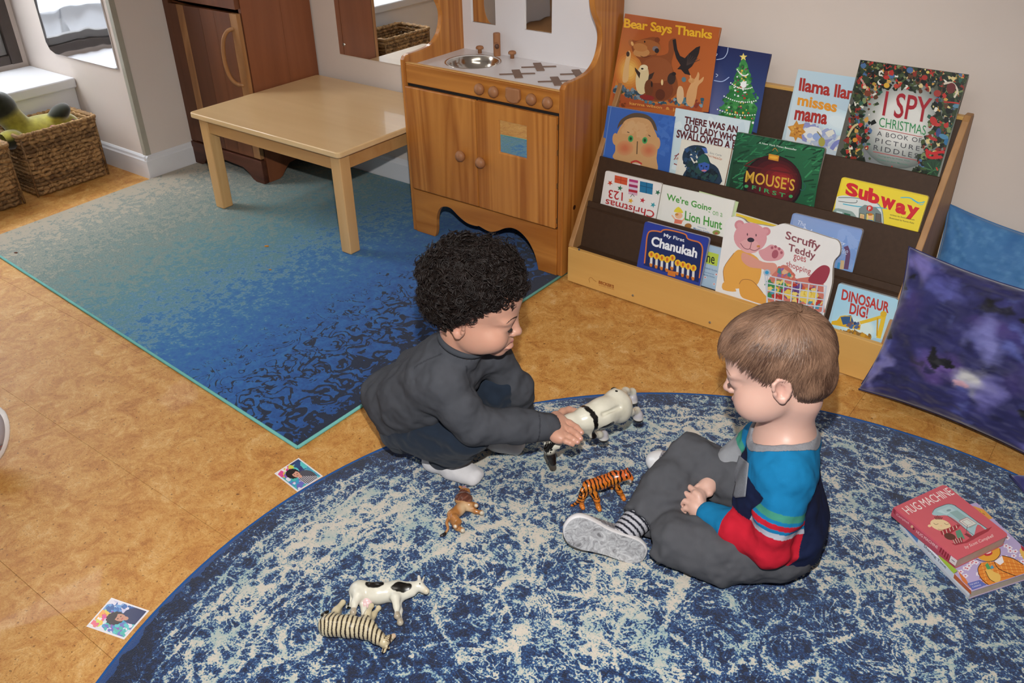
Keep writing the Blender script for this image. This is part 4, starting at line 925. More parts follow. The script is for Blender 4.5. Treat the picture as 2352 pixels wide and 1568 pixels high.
p.line([(1345,735),(1362,930),(1420,945),(1700,1000),(1735,985),(1758,815)],9,wc);p.ell(1358,722,24,22,'aab8cc');p.ell(1358,722,13,12,'3a9ac8')
p.emit(e,tlab='mottled mauve title')
# 17 dinosaur dig
e,p=book('board_book','sky blue board book lettered DINOSAUR DIG! with a yellow digger, beside the cushion',4,c6,(1842,792),(2240,901),.155,.012,.030,'a4c8dc',rad=.006,board=True,grp='board books in the lowest tier',pagecol='b8b0a4')
p.poly([(1850,802),(2245,908),(2190,1190),(1782,1085)],'a2cde2',cols=[lin('9ccbe4'),lin('a8d2e6'),lin('bcd8dc'),lin('a8d4e8')])
for k in range(4): p.ell(1960+k*8,1090,150-k*20,90-k*14,['b0d6e6','bcdce6','c8e2e6','d2e6e4'][k],15)
p.text('DINOSAUR',(1868,832),(2188,925),(1858,905),'b83a34',.03);p.text('DIG!',(1922,925),(2045,960),(1912,1000),'b83a34',.03)
p.poly([(1795,1050),(1830,1045),(1850,1020),(1900,1020),(1925,1050),(1990,1075),(1985,1110),(1790,1072)],'d8ac28');p.poly([(1852,1018),(1925,1010),(1945,1060),(1870,1075)],'3a5a86');p.line([(1850,1020),(1885,1015),(1925,1018),(1915,1090)],7,'d8b030');p.line([(1850,1020),(1870,1085)],6,'d8b030')
bulk(p,16,((1900,1055),(1980,1065),(1895,1085)),(8,16),['38588c','4a6a9a','7a5a5a','2c4470'])
p.line([(1985,1062),(2060,1042),(2140,1018)],22,'e0bc38');p.line([(2135,990),(2150,1000),(2132,1080),(2110,1165)],30,'e0bc38');p.line([(2105,1030),(2100,1150)],10,'c89a28');p.ell(2145,1002,22,20,'d8b030')
bulk(p,30,((1860,1100),(2060,1150),(1850,1130)),(10,18),['c99a30','b88428','8a6a3a']);p.emit(e,tlab='block red title')
# rack brand stamp
yT=0
pg=Page(rk((-.8,1.9915,.06)),RK@np.array([0,-1,0]),c6)
pg.text("BECKER'S",(222,775),(325,808),(220,796),'9a5424',.04);pg.text('SCHOOL SUPPLIES',(222,802),(325,832),(221,810),'a8662e',.0);pg.line([(160,790),(155,765),(170,755),(185,770),(205,785)],3,'b07a3a',sm=3)
pg.emit(RACK,tname='stamp',tlab='faint branded stamp')
# ---------------------------------------------------------------- two books lying on the round rug
c7=(2020,1050,4.479)
def flat_book(name,label,z,h,P4,cover,spinecol,grp,pages='c9b9a6',r=.008,spine_left=True):
    # P4: top-face corners in crop pixels (spine-top, fore-top, fore-bottom, spine-bottom)
    pg=Page((0,0,z+h),(0,0,1),c7); Q=[pg.P(*q) for q in P4]; Q=[np.array(q) for q in Q]
    e=root(name,tuple((sum(Q)/4)[:2])+(z,),label,'book',grp)
    out=[]
    for i in range(4):
        a=Q[i]-(Q[i]-Q[i-1])/np.linalg.norm(Q[i]-Q[i-1])*(r if i in(1,2) else .001); b=Q[i]+(Q[(i+1)%4]-Q[i])/np.linalg.norm(Q[(i+1)%4]-Q[i])*(r if i in(1,2) else .001)
        for t in np.linspace(0,1,5): out.append((1-t)**2*a+2*t*(1-t)*Q[i]+t*t*b)
    C=sum(Q)/4
    def slab(z0,z1,ins,nm,mt):
        P=[(C+(q-C)*(1-ins)) for q in out]; k=len(P); m=MB(); V=[(q[0],q[1],z1) for q in P]+[(q[0],q[1],z0) for q in P]
        m.add(V,[list(range(k))[::-1],[k+i for i in range(k)]]+[[i,(i+1)%k,k+(i+1)%k,k+i] for i in range(k)]); return m.build(nm,mt,e)
    cm=plain('cover_'+cover,cover,.3,.5,var=.02,coat=.15)
    slab(z+h-.0015,z+h,0,'front_cover',cm); slab(z,z+.0015,0,'back_cover',cm); slab(z+.0015,z+h-.0015,.012,'page_block',plain('pages_'+pages,pages,.75,.2,var=.06,scale=80))
    a,b=Q[0],Q[3]; nn=np.array([(b-a)[1],-(b-a)[0],0]); nn/=np.linalg.norm(nn); nn=nn if nn@(C-a)<0 else -nn
    m=MB(); V=[]
    for q in (a,b):
        for o,zz in ((0,z+h),(.0022,z+h-.002),(.003,z+h*.5),(.0022,z+.002),(0,z),): V.append(tuple((q+nn*o)[:2])+(zz,))
    m.add(V,[[i,i+1,6+i,5+i] for i in range(4)]+[[0,4,3,2,1],[5,6,7,8,9],[0,5,9,4]]); m.build('spine',plain('spine_'+spinecol,spinecol,.35,.5,var=.02),e)
    sp=Page(tuple(a+nn*.0031),tuple(nn),c7)
    pg.clip=[]
    for i in range(4):
        d_=Q[(i+1)%4]-Q[i]; m_=np.array([-d_[1],d_[0],0]); m_/=np.linalg.norm(m_); m_=m_ if m_@(C-Q[i])>0 else -m_; pg.clip.append((Q[i]+m_*.0009,m_))
    return e,pg,sp
RZ=.0085
e,p,s=flat_book('hardcover_book','lilac flowered book lettered Sharing Time, under the pink board book',RZ,.020,[(232,640),(1000,465),(1700,1130),(948,1378)],'b9a8c8','c9ccd4','books lying on the round rug','c3b4a4',.002)
random.seed(11)
p.poly([(236,642),(998,468),(1694,1130),(950,1374)],'b3a4cc')
for k in range(150):
    a,b=random.random(),random.random(); x=236+(762*a)+714*b; y=642-174*a+732*b
    if a<.02 or a>.97 or b<.02 or b>.97: continue
    for t in range(5): p.ell(x+20*math.cos(t*1.26),y+14*math.sin(t*1.26),12,9,'e2dce6',n=7,lift=3+(k*5+t)%40)
    p.ell(x,y,10,7,'c85a6a',n=7,lift=45)
p.lay=50
if 1:
    pass
p.poly([(960,500),(1080,540),(1190,620),(1130,640),(1000,560)],'d99a4a');p.ell(1040,560,14,10,'e6c43c');p.line([(1025,550),(1045,560),(1040,575)],4,'3a2418');p.line([(1060,575),(1085,590)],4,'3a2418')
p.poly(spline([(1000,1010),(1060,950),(1150,930),(1230,935),(1245,990),(1200,1050),(1120,1070),(1040,1050)],4,True),'dca03c');p.line([(995,1048),(1080,1072),(1180,1062),(1240,1000),(1238,935)],6,'2c1a14',sm=4);p.ell(1120,990,44,24,'b8303c',-15);p.ell(1118,980,34,12,'ece4e0',-15)
p.poly(spline([(1045,1090),(1110,1075),(1180,1070),(1260,1012),(1360,1040),(1480,1110),(1480,1200),(1300,1262),(1120,1312),(1040,1240),(1010,1150)],4,True),'d98634')
for k in range(9):
    p.line([(1050+k*46,1080-k*4),(1100+k*46,1290-k*14)],7,'e6a854');
for k in range(5): p.line([(1025,1130+k*38),(1250,1070+k*42),(1480,1110+k*25)],7,'c96a24')
p.line([(1045,1090),(1012,1150),(1040,1240),(1120,1312)],7,'3a1c10',sm=4);p.line([(1180,1070),(1230,1150),(1410,1225)],7,'3a1c10',sm=4);p.line([(1260,1012),(1370,1040),(1482,1105)],7,'3a1c10',sm=4);p.poly([(1180,1072),(1260,1014),(1280,1080),(1240,1110)],'e8e4e8')
p.poly(spline([(1090,1170),(1120,1140),(1180,1180),(1240,1210),(1240,1270),(1180,1285),(1120,1240)],4,True),'dfb45c');p.line([(1090,1170),(1130,1250),(1185,1285)],6,'3a1c10',sm=4);p.poly([(1085,1110),(1110,1085),(1150,1150),(1110,1155)],'4a9a5c');p.poly([(1140,1125),(1160,1110),(1180,1140),(1150,1150)],'4a94b8')
p.poly(spline([(1440,960),(1480,930),(1530,960),(1560,1040),(1500,1070)],3,True),'dfb45c');p.poly(spline([(1455,900),(1490,890),(1520,960),(1470,960)],3,True),'a8283c')
p.poly([(805,1165),(890,1255),(945,1360),(850,1270)],'d0743c');p.poly([(900,1300),(1030,1262),(1105,1312),(955,1366)],'5b68b0');p.text('THE SAFE &',(925,1306),(1020,1278),(930,1322),'c8c8dc');p.text('CARING',(950,1330),(1040,1304),(956,1346),'c8c8dc')
p.emit(e)
s.poly([(232,642),(400,835),(390,880),(228,690)],'4a78b4');s.poly([(400,840),(765,1195),(755,1242),(395,880)],'c3ccd6');s.poly([(600,1000),(680,1060),(805,1165),(765,1195),(640,1060)],'a8c43c',lift=9);s.poly([(770,1195),(945,1372),(942,1412),(762,1240)],'b8603a')
s.text('Sharing Time',(462,890),(690,1120),(452,925),'26344c',.01);s.text('Time',(690,1118),(692,1120),(690,1122),'26344c') if False else None
s.emit(e,'spine_print','spine_lettering')
HZ=RZ+.0205
e,p,s=flat_book('board_book','pink board book lettered HUG MACHINE on top of the flowered book',HZ,.024,[(150,512),(670,275),(1335,800),(805,1052)],'c65a64','b0485a','books lying on the round rug','b9a092',.010)
p.text('HUG MACHINE',(224,520),(695,308),(305,590),'e8dcd8',0,0,.95)
p.poly(spline([(545,560),(570,530),(640,500),(715,480),(770,492),(900,580),(1010,670),(1115,738),(1090,745),(1010,690),(975,800),(960,815),(900,750),(800,660),(700,600),(600,600),(545,590)],3,True),'9dbcc2')
p.poly([(590,555),(650,530),(720,505),(775,545),(690,590)],'b4ced2');p.poly([(625,535),(725,508),(775,548),(680,572)],'a9c4c8');p.ell(712,545,24,11,'7a949a',-10);p.poly([(720,565),(800,545),(1000,690),(930,730)],'8aa8a8');p.poly([(818,655),(900,618),(1000,680),(905,722)],'d0d4cc');p.line([(818,655),(900,618),(1000,680),(905,722),(818,655)],5,'b04a58');p.line([(850,658),(900,636),(960,678),(905,700),(850,658)],4,'9a6068')
for L in ([(545,570),(570,530),(640,500),(715,480),(790,500)],[(770,492),(1115,738)],[(700,600),(975,805)],[(905,700),(890,790)]): p.line(L,5,'3a5258',sm=3)
p.poly([(870,790),(900,780),(990,830),(960,850)],'7a3038');p.poly([(740,885),(870,870),(1000,780),(1160,712),(1120,760),(900,880),(780,905)],'9a343e')
p.ell(628,695,108,58,'e0c79a',14,24);p.ell(515,705,18,14,'e0c79a')
for k in range(6): p.line([(585+k*10,640),(565+k*16,598+abs(k-2)*6)],7,'4a2a26')
for a,b in ((580,690),(690,690)): p.line([(a-24,b-14),(a,b+2),(a+26,b-8)],4,'5a3a2c',sm=4)
p.line([(600,738),(640,748),(680,738)],4,'8a5040',sm=4);p.ell(635,705,10,5,'e6b08a')
p.poly([(625,760),(800,690),(830,700),(800,740),(720,790),(640,800)],'9a2c36')
for k in range(5): p.line([(650+k*34,755-k*14),(662+k*34,795-k*16)],7,'e0d0c0')
p.ell(725,815,62,34,'5a3228',15);p.poly([(780,760),(830,740),(880,840),(800,830)],'5a8a72');p.poly([(745,850),(850,820),(860,880),(780,895)],'8a2c38')
for k in range(4): p.line([(755+k*24,848-k*8),(780+k*22,890-k*6)],6,'d8c8b8')
p.text('by Scott Campbell',(868,915),(1160,790),(892,950),'e8d0cc',.0,.1)
p.emit(e,tlab='white hand lettered title')
s.text('Campbell',(178,575),(305,668),(172,600),'e0c0c4',.0);s.text('HUG MACHINE',(385,748),(605,915),(376,775),'e6ccd0',.0)
s.poly([(142,520),(168,545),(160,590),(140,565)],'8a2838');s.ell(334,712,14,14,'d8b08a');s.ell(352,736,10,12,'6a2a2c')
for k in range(5): s.poly([(632+k*24,925+k*20),(645+k*24,936+k*20),(625+k*24,985+k*22),(612+k*24,972+k*22)],'8a1c2c')
s.poly([(735,1010),(802,1060),(780,1118),(716,1068)],'d8ccd0');s.line([(742,1050),(775,1075)],6,'5a5060');s.emit(e,'spine_print','spine_lettering')
# ---------------------------------------------------------------- soft furnishings, baskets, cards, toys
def vnoise(P,sc,seed=0,oct=4):
    P=np.asarray(P,float)*sc; out=0; amp=1; tot=0
    def h(i): 
        n=(i[...,0]*374761393+i[...,1]*668265263+i[...,2]*2147483647+seed*1013904223)&0x7fffffff
        n=((n^(n>>13))*1274126177)&0x7fffffff; n=n^(n>>16); return (n&0xffff)/65535.0
    for o in range(oct):
        f=np.floor(P).astype(np.int64); t=P-f; t=t*t*(3-2*t); v=0
        for dx in (0,1):
            for dy in (0,1):
                for dz in (0,1):
                    w=(t[...,0] if dx else 1-t[...,0])*(t[...,1] if dy else 1-t[...,1])*(t[...,2] if dz else 1-t[...,2]); v=v+w*h(f+np.array([dx,dy,dz]))
        out=out+amp*v; tot+=amp; amp*=.5; P=P*2.03+7.1
    return out/tot
def cushion(name,label,A,B,Cc,D,T,colf,mat,grp=None,N=110,cat='cushion',wr=1.0,seed=1):   # corners: bottom-left, bottom-right, top-right, top-left
    A,B,Cc,D=[np.array(q,float) for q in (A,B,Cc,D)]; n=np.cross(B-A,D-A); n/=np.linalg.norm(n)
    e=root(name,tuple((A+B)/2),label,cat,grp)
    g=np.linspace(-1,1,N); U,Vv=np.meshgrid(g,g,indexing='ij'); 
    bow=.085; u2=U*(1-bow*(1-Vv**2)*abs(U)**3*1.2); v2=Vv*(1-bow*(1-U**2)*abs(Vv)**3*1.2)
    a=(u2+1)/2;b=(v2+1)/2; base=((1-a)*(1-b))[...,None]*A+(a*(1-b))[...,None]*B+(a*b)[...,None]*Cc+((1-a)*b)[...,None]*D
    prof=np.clip((1-U**2)*(1-Vv**2),0,1)**.42; P0=np.stack([U*2,Vv*2,0*U],-1)
    w=(vnoise(P0,1.6,seed)-.5)*.030*wr*prof**.6+(vnoise(P0*np.array([1,2.2,1]),3.5,seed+3,3)-.5)*.012*wr*prof**.5
    # creases running in from the corners
    for cu,cv in ((-1,-1),(1,-1),(1,1),(-1,1)):
        ang=np.arctan2(Vv-cv,U-cu); r=np.hypot(U-cu,Vv-cv); w+=.0035*wr*np.sin(ang*13)*np.exp(-((r-.35)/.3)**2)*prof**.3
    F1=base+n*(T/2*prof+w)[...,None]; F2=base-n*(T/2*prof+w*.5)[...,None]
    V=np.concatenate([F1.reshape(-1,3),F2.reshape(-1,3)]); idx=np.arange(N*N).reshape(N,N)
    q=np.stack([idx[:-1,:-1],idx[1:,:-1],idx[1:,1:],idx[:-1,1:]],-1).reshape(-1,4); F=np.concatenate([q,q[:,::-1]+N*N])
    C=colf(U,Vv,P0); C=np.concatenate([C.reshape(-1,3)]*2)
    o=mesh('cushion_cover',V,F,mat,e,smooth=True,cols=C)
    bm=bmesh.new(); bm.from_mesh(o.data); bmesh.ops.remove_doubles(bm,verts=bm.verts,dist=.0008); bm.to_mesh(o.data); bm.free()
    # piped seam
    S=np.concatenate([base[:,0],base[-1,:],base[::-1,-1],base[0,::-1]]); S=S[::5]
    MB().tube([tuple(p) for p in S],.0022,6).build('seam_piping',plain('piping_'+name+str(seed),'2a2a5a' if seed<5 else '3f6f9f',.8),e,smooth=True)
    return e
def mixc(C,w,c): w=np.clip(w,0,1)[...,None]; return C*(1-w)+np.array(lin(c))*w
def galaxy(U,V,P):
    n1=vnoise(P,2.2,11);n2=vnoise(P,4.5,12);n3=vnoise(P,1.3,13); wv=(vnoise(P,3,14)-.5)*.35; u=U+wv; v=V+(vnoise(P,3,15)-.5)*.35
    C=np.ones(U.shape+(3,))*np.array(lin('26265c')); C=mixc(C,(n1-.45)*4,'3a3a7c'); C=mixc(C,(n2-.55)*5,'1e1f4c'); C=mixc(C,(n3-.52)*4,'4a3a80'); C=mixc(C,(n1*n2-.33)*6,'565ea6')
    def sp(x,y,rx,ry,c,s=3.0,a=1.0,rot=0):
        nonlocal C; co,si=math.cos(rot),math.sin(rot); dx,dy=u-x,v-y; d=np.sqrt(((dx*co+dy*si)/rx)**2+((-dx*si+dy*co)/ry)**2); C=mixc(C,np.clip((1-d)*s,0,1)*a,c)
    # light blooms, plum hazes, then the black blots
    sp(-.80,.82,.20,.28,'7a72b8',1.6,.9);sp(-.88,-.62,.12,.42,'7a78b8',1.8,.9);sp(.02,.22,.20,.34,'7f80c2',1.5,.85,.3);sp(-.22,-.30,.34,.22,'6a4f9a',1.4,.8);sp(.04,-.32,.22,.22,'a9a8c0',1.8,.95);sp(.00,-.28,.13,.12,'c8c6c8',2,1);sp(-.06,-.42,.06,.05,'d8a8b4',3,.9);sp(.22,-.38,.16,.24,'6e6ab0',1.8,.8);sp(-.55,.30,.30,.34,'23265e',1.2,.8);sp(-.5,.62,.25,.18,'5c5eaa',1.4,.8);sp(.55,.2,.2,.3,'3c4c92',1.4,.7)
    sp(-.32,-.16,.10,.14,'0b0c18',6,1,.6);sp(-.20,-.26,.05,.06,'0b0c18',6);sp(-.30,-.36,.08,.05,'20204a',3,.9);sp(-.02,.62,.22,.11,'17172e',4,.95,-.35);sp(-.08,.66,.10,.05,'0b0b16',6,1,-.3);sp(.30,.56,.08,.07,'0b0b16',8);sp(-.97,.50,.07,.14,'0e0f20',5);sp(-.98,-.14,.05,.10,'0d0e1c',5);sp(.78,-.18,.14,.26,'0a0b16',5);sp(.66,-.52,.11,.13,'0c0c1a',6);sp(-.45,-.30,.12,.05,'2a2440',3,.8);sp(.75,-.88,.3,.12,'6a68b0',2,.8)
    C=C*(.76+.14*vnoise(P,9,20,2))[...,None]; return C
cush=vcol('velvet_print',.62,.25,bump=.25,bscale=900,sheen=.35,mottle=.03)
BL=at(1972,893,z=.022);BR=at(2400,1075,z=.022)
TL=at(2088,566,z=.345)
cw=(at(2352,1052,z=.022)-BL); cw/=np.linalg.norm(cw); BR=BL+cw*.47; TR=TL+cw*.475
cushion('throw_cushion','large navy and purple watercolour cushion leaning on the book rack',BL,BR,TR,TL,.135,galaxy,cush,wr=1.0,seed=2)
def bluec(U,V,P):
    n=vnoise(P,9,31); C=np.ones(U.shape+(3,))*np.array(lin('4379b0')); C=mixc(C,(n-.5)*3,'5a8fc0'); return mixc(C,(vnoise(P,2,32)-.55)*3,'366aa4')
p=at(2180,468,y=2.285); q0=at(2140,640,y=2.18)
cushion('throw_cushion','plain mid blue velour cushion against the wall behind the purple one',p+np.array([-.02,-.12,-.40]),p+np.array([.44,-.14,-.42]),p+np.array([.45,-.01,-.03]),p,.09,bluec,cush,seed=6,wr=.5)
def purpc(U,V,P):
    C=np.ones(U.shape+(3,))*np.array(lin('34337a')); return mixc(C,(vnoise(P,3,41)-.5)*4,'24245c')
q=at(2319,1091,z=.012)
cushion('throw_cushion','dark violet cushion, only its corner showing low at the right edge',q,q+np.array([.20,-.34,.01]),q+np.array([.52,-.14,.02]),q+np.array([.32,.20,.015]),.10,purpc,cush,N=60,seed=3)
# ---------------- wicker baskets
wk=wood('seagrass','b28c5c','6e5030',0,.75,3,0,1.2); wk2=wood('seagrass_dark','96744a','5a4026',0,.8,3,0,1.2); 
def basket(x0,x1,y0,y1,h,label):
    e=root('wicker_basket',((x0+x1)/2,(y0+y1)/2,0),label,'basket','baskets below the window')
    rows=int(h/.0165); r0=.022
    def loop(z,tap,n=150,ph=0,amp=.0022,rad=.0088,nm='woven_band',mt=wk):
        a0,a1,b0,b1=x0+tap,x1-tap,y0+tap,y1-tap; per=2*((a1-a0)+(b1-b0)); P=[];R=[]
        L=[(a0+r0,b0),(a1-r0,b0),(a1,b0+r0),(a1,b1-r0),(a1-r0,b1),(a0+r0,b1),(a0,b1-r0),(a0,b0+r0)]
        pts=[]; m=len(L)
        for i in range(m):
            p_,q_=np.array(L[i]),np.array(L[(i+1)%m]); k=max(2,int(np.linalg.norm(q_-p_)/per*n)) if i%2==0 else 4
            for t in range(k):
                s=t/k; c=p_+(q_-p_)*s
                if i%2==1:
                    cc=np.array([(p_[0] if abs(p_[0]-(x0+x1)/2)<abs(q_[0]-(x0+x1)/2) else q_[0]),(p_[1] if abs(p_[1]-(y0+y1)/2)<abs(q_[1]-(y0+y1)/2) else q_[1])]); v=c-cc; c=cc+v/np.linalg.norm(v)*r0
                pts.append(c)
        for i,c in enumerate(pts):
            s=math.sin(i*1.15+ph); P.append((c[0],c[1],z+s*amp+random.uniform(-.0008,.0008))); R.append(rad*(1+.16*math.sin(i*2.3+ph)))
        P.append(P[0]);R.append(R[0]); P=[tuple(q) for q in P]
        MB().tube(P,R,7,False).build(nm,mt,e,smooth=True)
    for k in range(rows):
        z=.012+k*.0165; loop(z,.012*(1-z/h)+.009,ph=k*1.6,mt=(wk if random.random()<.7 else wk2))
    loop(h-.006,.006,ph=1,rad=.0085,amp=.001,nm='rim',mt=wk)
    MB().box(x0+.02,x1-.02,y0+.02,y1-.02,.004,.012).build('basket_floor',wk2,e)
    m=MB(); 
    for cx,cy in ((x0+.014,y0+.014),(x1-.014,y0+.014),(x1-.014,y1-.014),(x0+.014,y1-.014)): m=MB().tube([(cx,cy,.004),(cx,cy,h-.004)],.0045,8).build('corner_stake',wk2,e,smooth=True)
basket(-3.548,-3.318,1.385,1.705,.245,'rectangular seagrass basket holding the yellow plush toy')
basket(-3.545,-3.300,.985,1.350,.235,'rectangular seagrass basket cut by the left edge of the photo')
plm=vcol('plush_pile',.95,.1,bump=.6,bscale=500,sheen=.6,mottle=.2)
def sdf_obj(S,name,mat,e,colf=None,label=None,sm=1):
    V,F=S.poly()
    if sm:   # light Laplacian smoothing
        E=np.concatenate([F[:,[0,1]],F[:,[1,2]],F[:,[2,3]],F[:,[3,0]]]); 
        for _ in range(sm):
            A=np.zeros_like(V);c=np.zeros(len(V)); 
            for k in range(3): A[:,k]=np.bincount(E[:,0],V[E[:,1],k],len(V))+np.bincount(E[:,1],V[E[:,0],k],len(V))
            c=np.bincount(E[:,0],minlength=len(V))+np.bincount(E[:,1],minlength=len(V)); V=V*.5+.5*A/np.maximum(c,1)[:,None]
    return mesh(name,V,F,mat,e,smooth=True,cols=None if colf is None else colf(V),label=label)
def plush():
    e=root('plush_toy',(-3.44,1.50,.03),'yellow plush toy with dark olive head and patches lying in the basket','toy')
    c=np.array([-3.44,1.53,.20]); S=Sdf((-3.58,1.36,.04),(-3.30,1.75,.42),.004)
    S.ell(c,(.075,.135,.065),k=.02).ell(c+[0,.09,.0],(.06,.06,.05),k=.03).ell((-3.455,1.42,.325),(.052,.05,.055),k=.02).cap((-3.45,1.45,.26),(-3.455,1.42,.31),.045,k=.02).ell((-3.39,1.39,.22),(.04,.045,.035),k=.02)
    S.ell((-3.405,1.60,.262),(.034,.05,.03),Rx(.5),k=.012).ell((-3.44,1.395,.37),(.03,.03,.03),k=.01)
    def col(V):
        C=paint(V,'b3a83c',[((-3.455,1.41,.335),(.075,.075,.065),'2e2f1c',.2),((-3.398,1.605,.278),(.045,.06,.040),'2b2c1a',.2),((-3.38,1.39,.2),(.05,.06,.045),'2c2d1b',.2),((-3.37,1.46,.16),(.06,.06,.04),'34301c',.3)]); return C*(.85+.3*vnoise(V,90,5,2))[:,None]
    sdf_obj(S,'plush_body',plm,e,col)
    for x,y in ((-3.412,1.388),(-3.44,1.372)):
        MB().lathe([(.007,0),(.006,.003),(.001,.005)],(x,y,.335),(.6,-.8,.1),10).build('eye',plain('bead_black','0c0c0c',.1,.6),e,smooth=True)
    return e
plush()
e=root('pink_cloth_toy',(-3.40,1.66,.2),'crumpled pink cloth toy poking out at the basket rim','toy')
S=Sdf((-3.50,1.48,.10),(-3.33,1.71,.28),.004); 
for k in range(7): S.ell((-3.37-.05*random.random(),1.52+.028*k,.205+.012*math.sin(k*2)),(.020,.022,.020),k=.01)
sdf_obj(S,'cloth',plain('pink_cloth','8a4a5c',.9,.1,var=.2,scale=60,sheen=.3),e)
# ---------------- photo cards on the floor
def card(P4,label,hair,skin,shirt,face_uv,seed,stripe):
    cx=(0,0,1); pg=Page((0,0,.0006),(0,0,1),cx); Q=[pg.P(*q) for q in P4]; e=root('photo_card',tuple(sum(Q)/4),label,'photo','photo cards stuck to the floor')
    V=[tuple(q) for q in Q]+[tuple(q[:2])+(.0002,) for q in Q]; mesh('card_sheet',V,[[0,1,2,3],[7,6,5,4]]+[[i,4+i,4+(i+1)%4,(i+1)%4] for i in range(4)],plain('card_white','e2dfe4',.35,.5,var=.01,coat=.2),e)
    tl,tr,br,bl=[np.array(q,float) for q in P4]
    def uv(a,b): return tuple((tl*(1-a)+tr*a)*(1-b)+(bl*(1-a)+br*a)*b)
    C=sum(Q)/4; pg.clip=[]
    for i in range(4):
        d_=Q[(i+1)%4]-Q[i]; m_=np.array([-d_[1],d_[0],0]); m_/=np.linalg.norm(m_); m_=m_ if m_@(C-Q[i])>0 else -m_; pg.clip.append((Q[i]+m_*.0035,m_))
    random.seed(seed)
    pg.poly([uv(.03,.03),uv(.97,.03),uv(.97,.97),uv(.03,.97)],'c9d4dc')
    for k in range(260):
        a,b=random.random(),random.random(); q=uv(a,b)
        z=['4ab0a8','5ac0c4','3a9ac0','6a6ab8','8a5ab0','dcd8e4'] if a<.75 and b>.25 else ['e0b83c','e0607a','d84a8c','e8e0e4','e6a048','c8d04c']
        if a>.6: z=['dcd8e4','c8c4dc','6a9ad0','3a6ab0','2f5a9a','4a90c8'] if not stripe else ['4a9ab8','2f4a7a','5ac0c0','3a3a68','8ad0d0']
        pg.blob(q[0],q[1],random.uniform(3,8),random.choice(z),8,.45,lift=3+k*.3)
    pg.lay=84; fx,fy=face_uv
    def E(a,b,r,s,c,n=14): 
        pg.poly([uv(a+r*math.cos(t),b+s*math.sin(t)) for t in np.linspace(0,2*math.pi,n,endpoint=False)],c)
    E(fx+.22,fy+.32,.26,.30,shirt)
    if stripe:
        for k in range(9): pg.line([uv(fx+.0+.05*k,fy+.10+.04*k),uv(fx-.02+.055*k,fy+.55)],1.1,'e0dce0' if k%1==0 else '202028')
    E(fx+.07,fy+.16,.06,.07,skin); E(fx-.02,fy-.05,.20,.19,hair,18)
    for k in range(14): E(fx-.02+.17*math.cos(k*.45),fy-.05+.16*math.sin(k*.45),.05,.05,hair,8)
    E(fx+.04,fy+.03,.115,.135,skin,18); E(fx-.01,fy+.01,.022,.014,'2a1c18',8);E(fx+.08,fy+.03,.022,.014,'2a1c18',8);E(fx+.03,fy+.05,.016,.022,'c08a70',8);E(fx+.03,fy+.10,.042,.016,'b05a58',8)
    E(fx-.03,fy-.10,.15,.06,hair,12)
    pg.emit(e,'photo_print')
card([(630,1087),(686,1051),(742,1093),(683,1129)],'small white edged photo card of a dark haired child in stripes, by the two rugs','221c20','d09a84','50505a',(.42,.42),4,True)
card([(198,1438),(256,1372),(343,1402),(285,1468)],'white edged photo card of a child in navy at lower left','2a1c1a','c08a72','26305a',(.50,.50),9,False)
for px,py,s,c,l in ((612,565,.0075,'c8842c','orange crumb on the teal part of the rug'),(620,619,.005,'b8803a','smaller tan crumb below the orange one on the rug'),(36,580,.006,'6a3c28','brown crumb near the left corner of the rug')):
    q=at(px,py,z=.008); e=root('crumb',tuple(q),l,'crumb'); S=Sdf(q-.012,q+.012,.0012); S.ell(q,(s,s*.5,s*.35),Rz(.5),k=.0).ell(q+[s*.5,s*.4,0],(s*.4,s*.4,s*.3),k=.002); sdf_obj(S,'crumb_piece',plain('crumb'+c,c,.8),e,sm=0)
# ---------------- shoe at the left edge
def edge_shoe():
    c=at(-28,1005,z=.066); e=root('shoe',tuple(c*[1,1,0]),'white rimmed patterned slip-on shoe cut by the left edge','shoe')
    R=np.stack([RT[:,0],RT[:,1]*.9+np.array([0,0,.3]),np.cross(RT[:,0],RT[:,1])],1); 
    R[:,1]/=np.linalg.norm(R[:,1]); R[:,2]=np.cross(R[:,0],R[:,1]); R[:,1]=np.cross(R[:,2],R[:,0]); a=-.38; R=R@np.array([[math.cos(a),-math.sin(a),0],[math.sin(a),math.cos(a),0],[0,0,1]])
    S=Sdf(c-.14,c+.14,.003); S.ell(c,(.046,.078,.012),R,k=0).ell(c,(.044,.075,.02),R,k=0); S2=Sdf(c-.14,c+.14,.003); S2.ell(c+R[:,2]*.012,(.040,.070,.034),R,k=.004)
    sdf_obj(S,'rubber_rim',plain('rubber_white','dbd8d8',.45),e)
    def col(V):
        q=(V-c)@R; C=np.tile(np.array(lin('a9a4ac')),(len(V),1)); w=np.clip((-.01-q[:,1]+q[:,0]*.4)*200,0,1); s=(np.sin(q[:,0]*900)*np.sin(q[:,1]*700)); 
        C2=np.where((s>.2)[:,None],np.array(lin('a85a64')),np.where((s<-.35)[:,None],np.array(lin('5a7a80')),np.array(lin('c0b8ae')))); return C*(1-w[:,None])+C2*w[:,None]
    sdf_obj(S2,'upper',vcol('shoe_fabric',.8,.2,bump=.2),e,col)
edge_shoe()
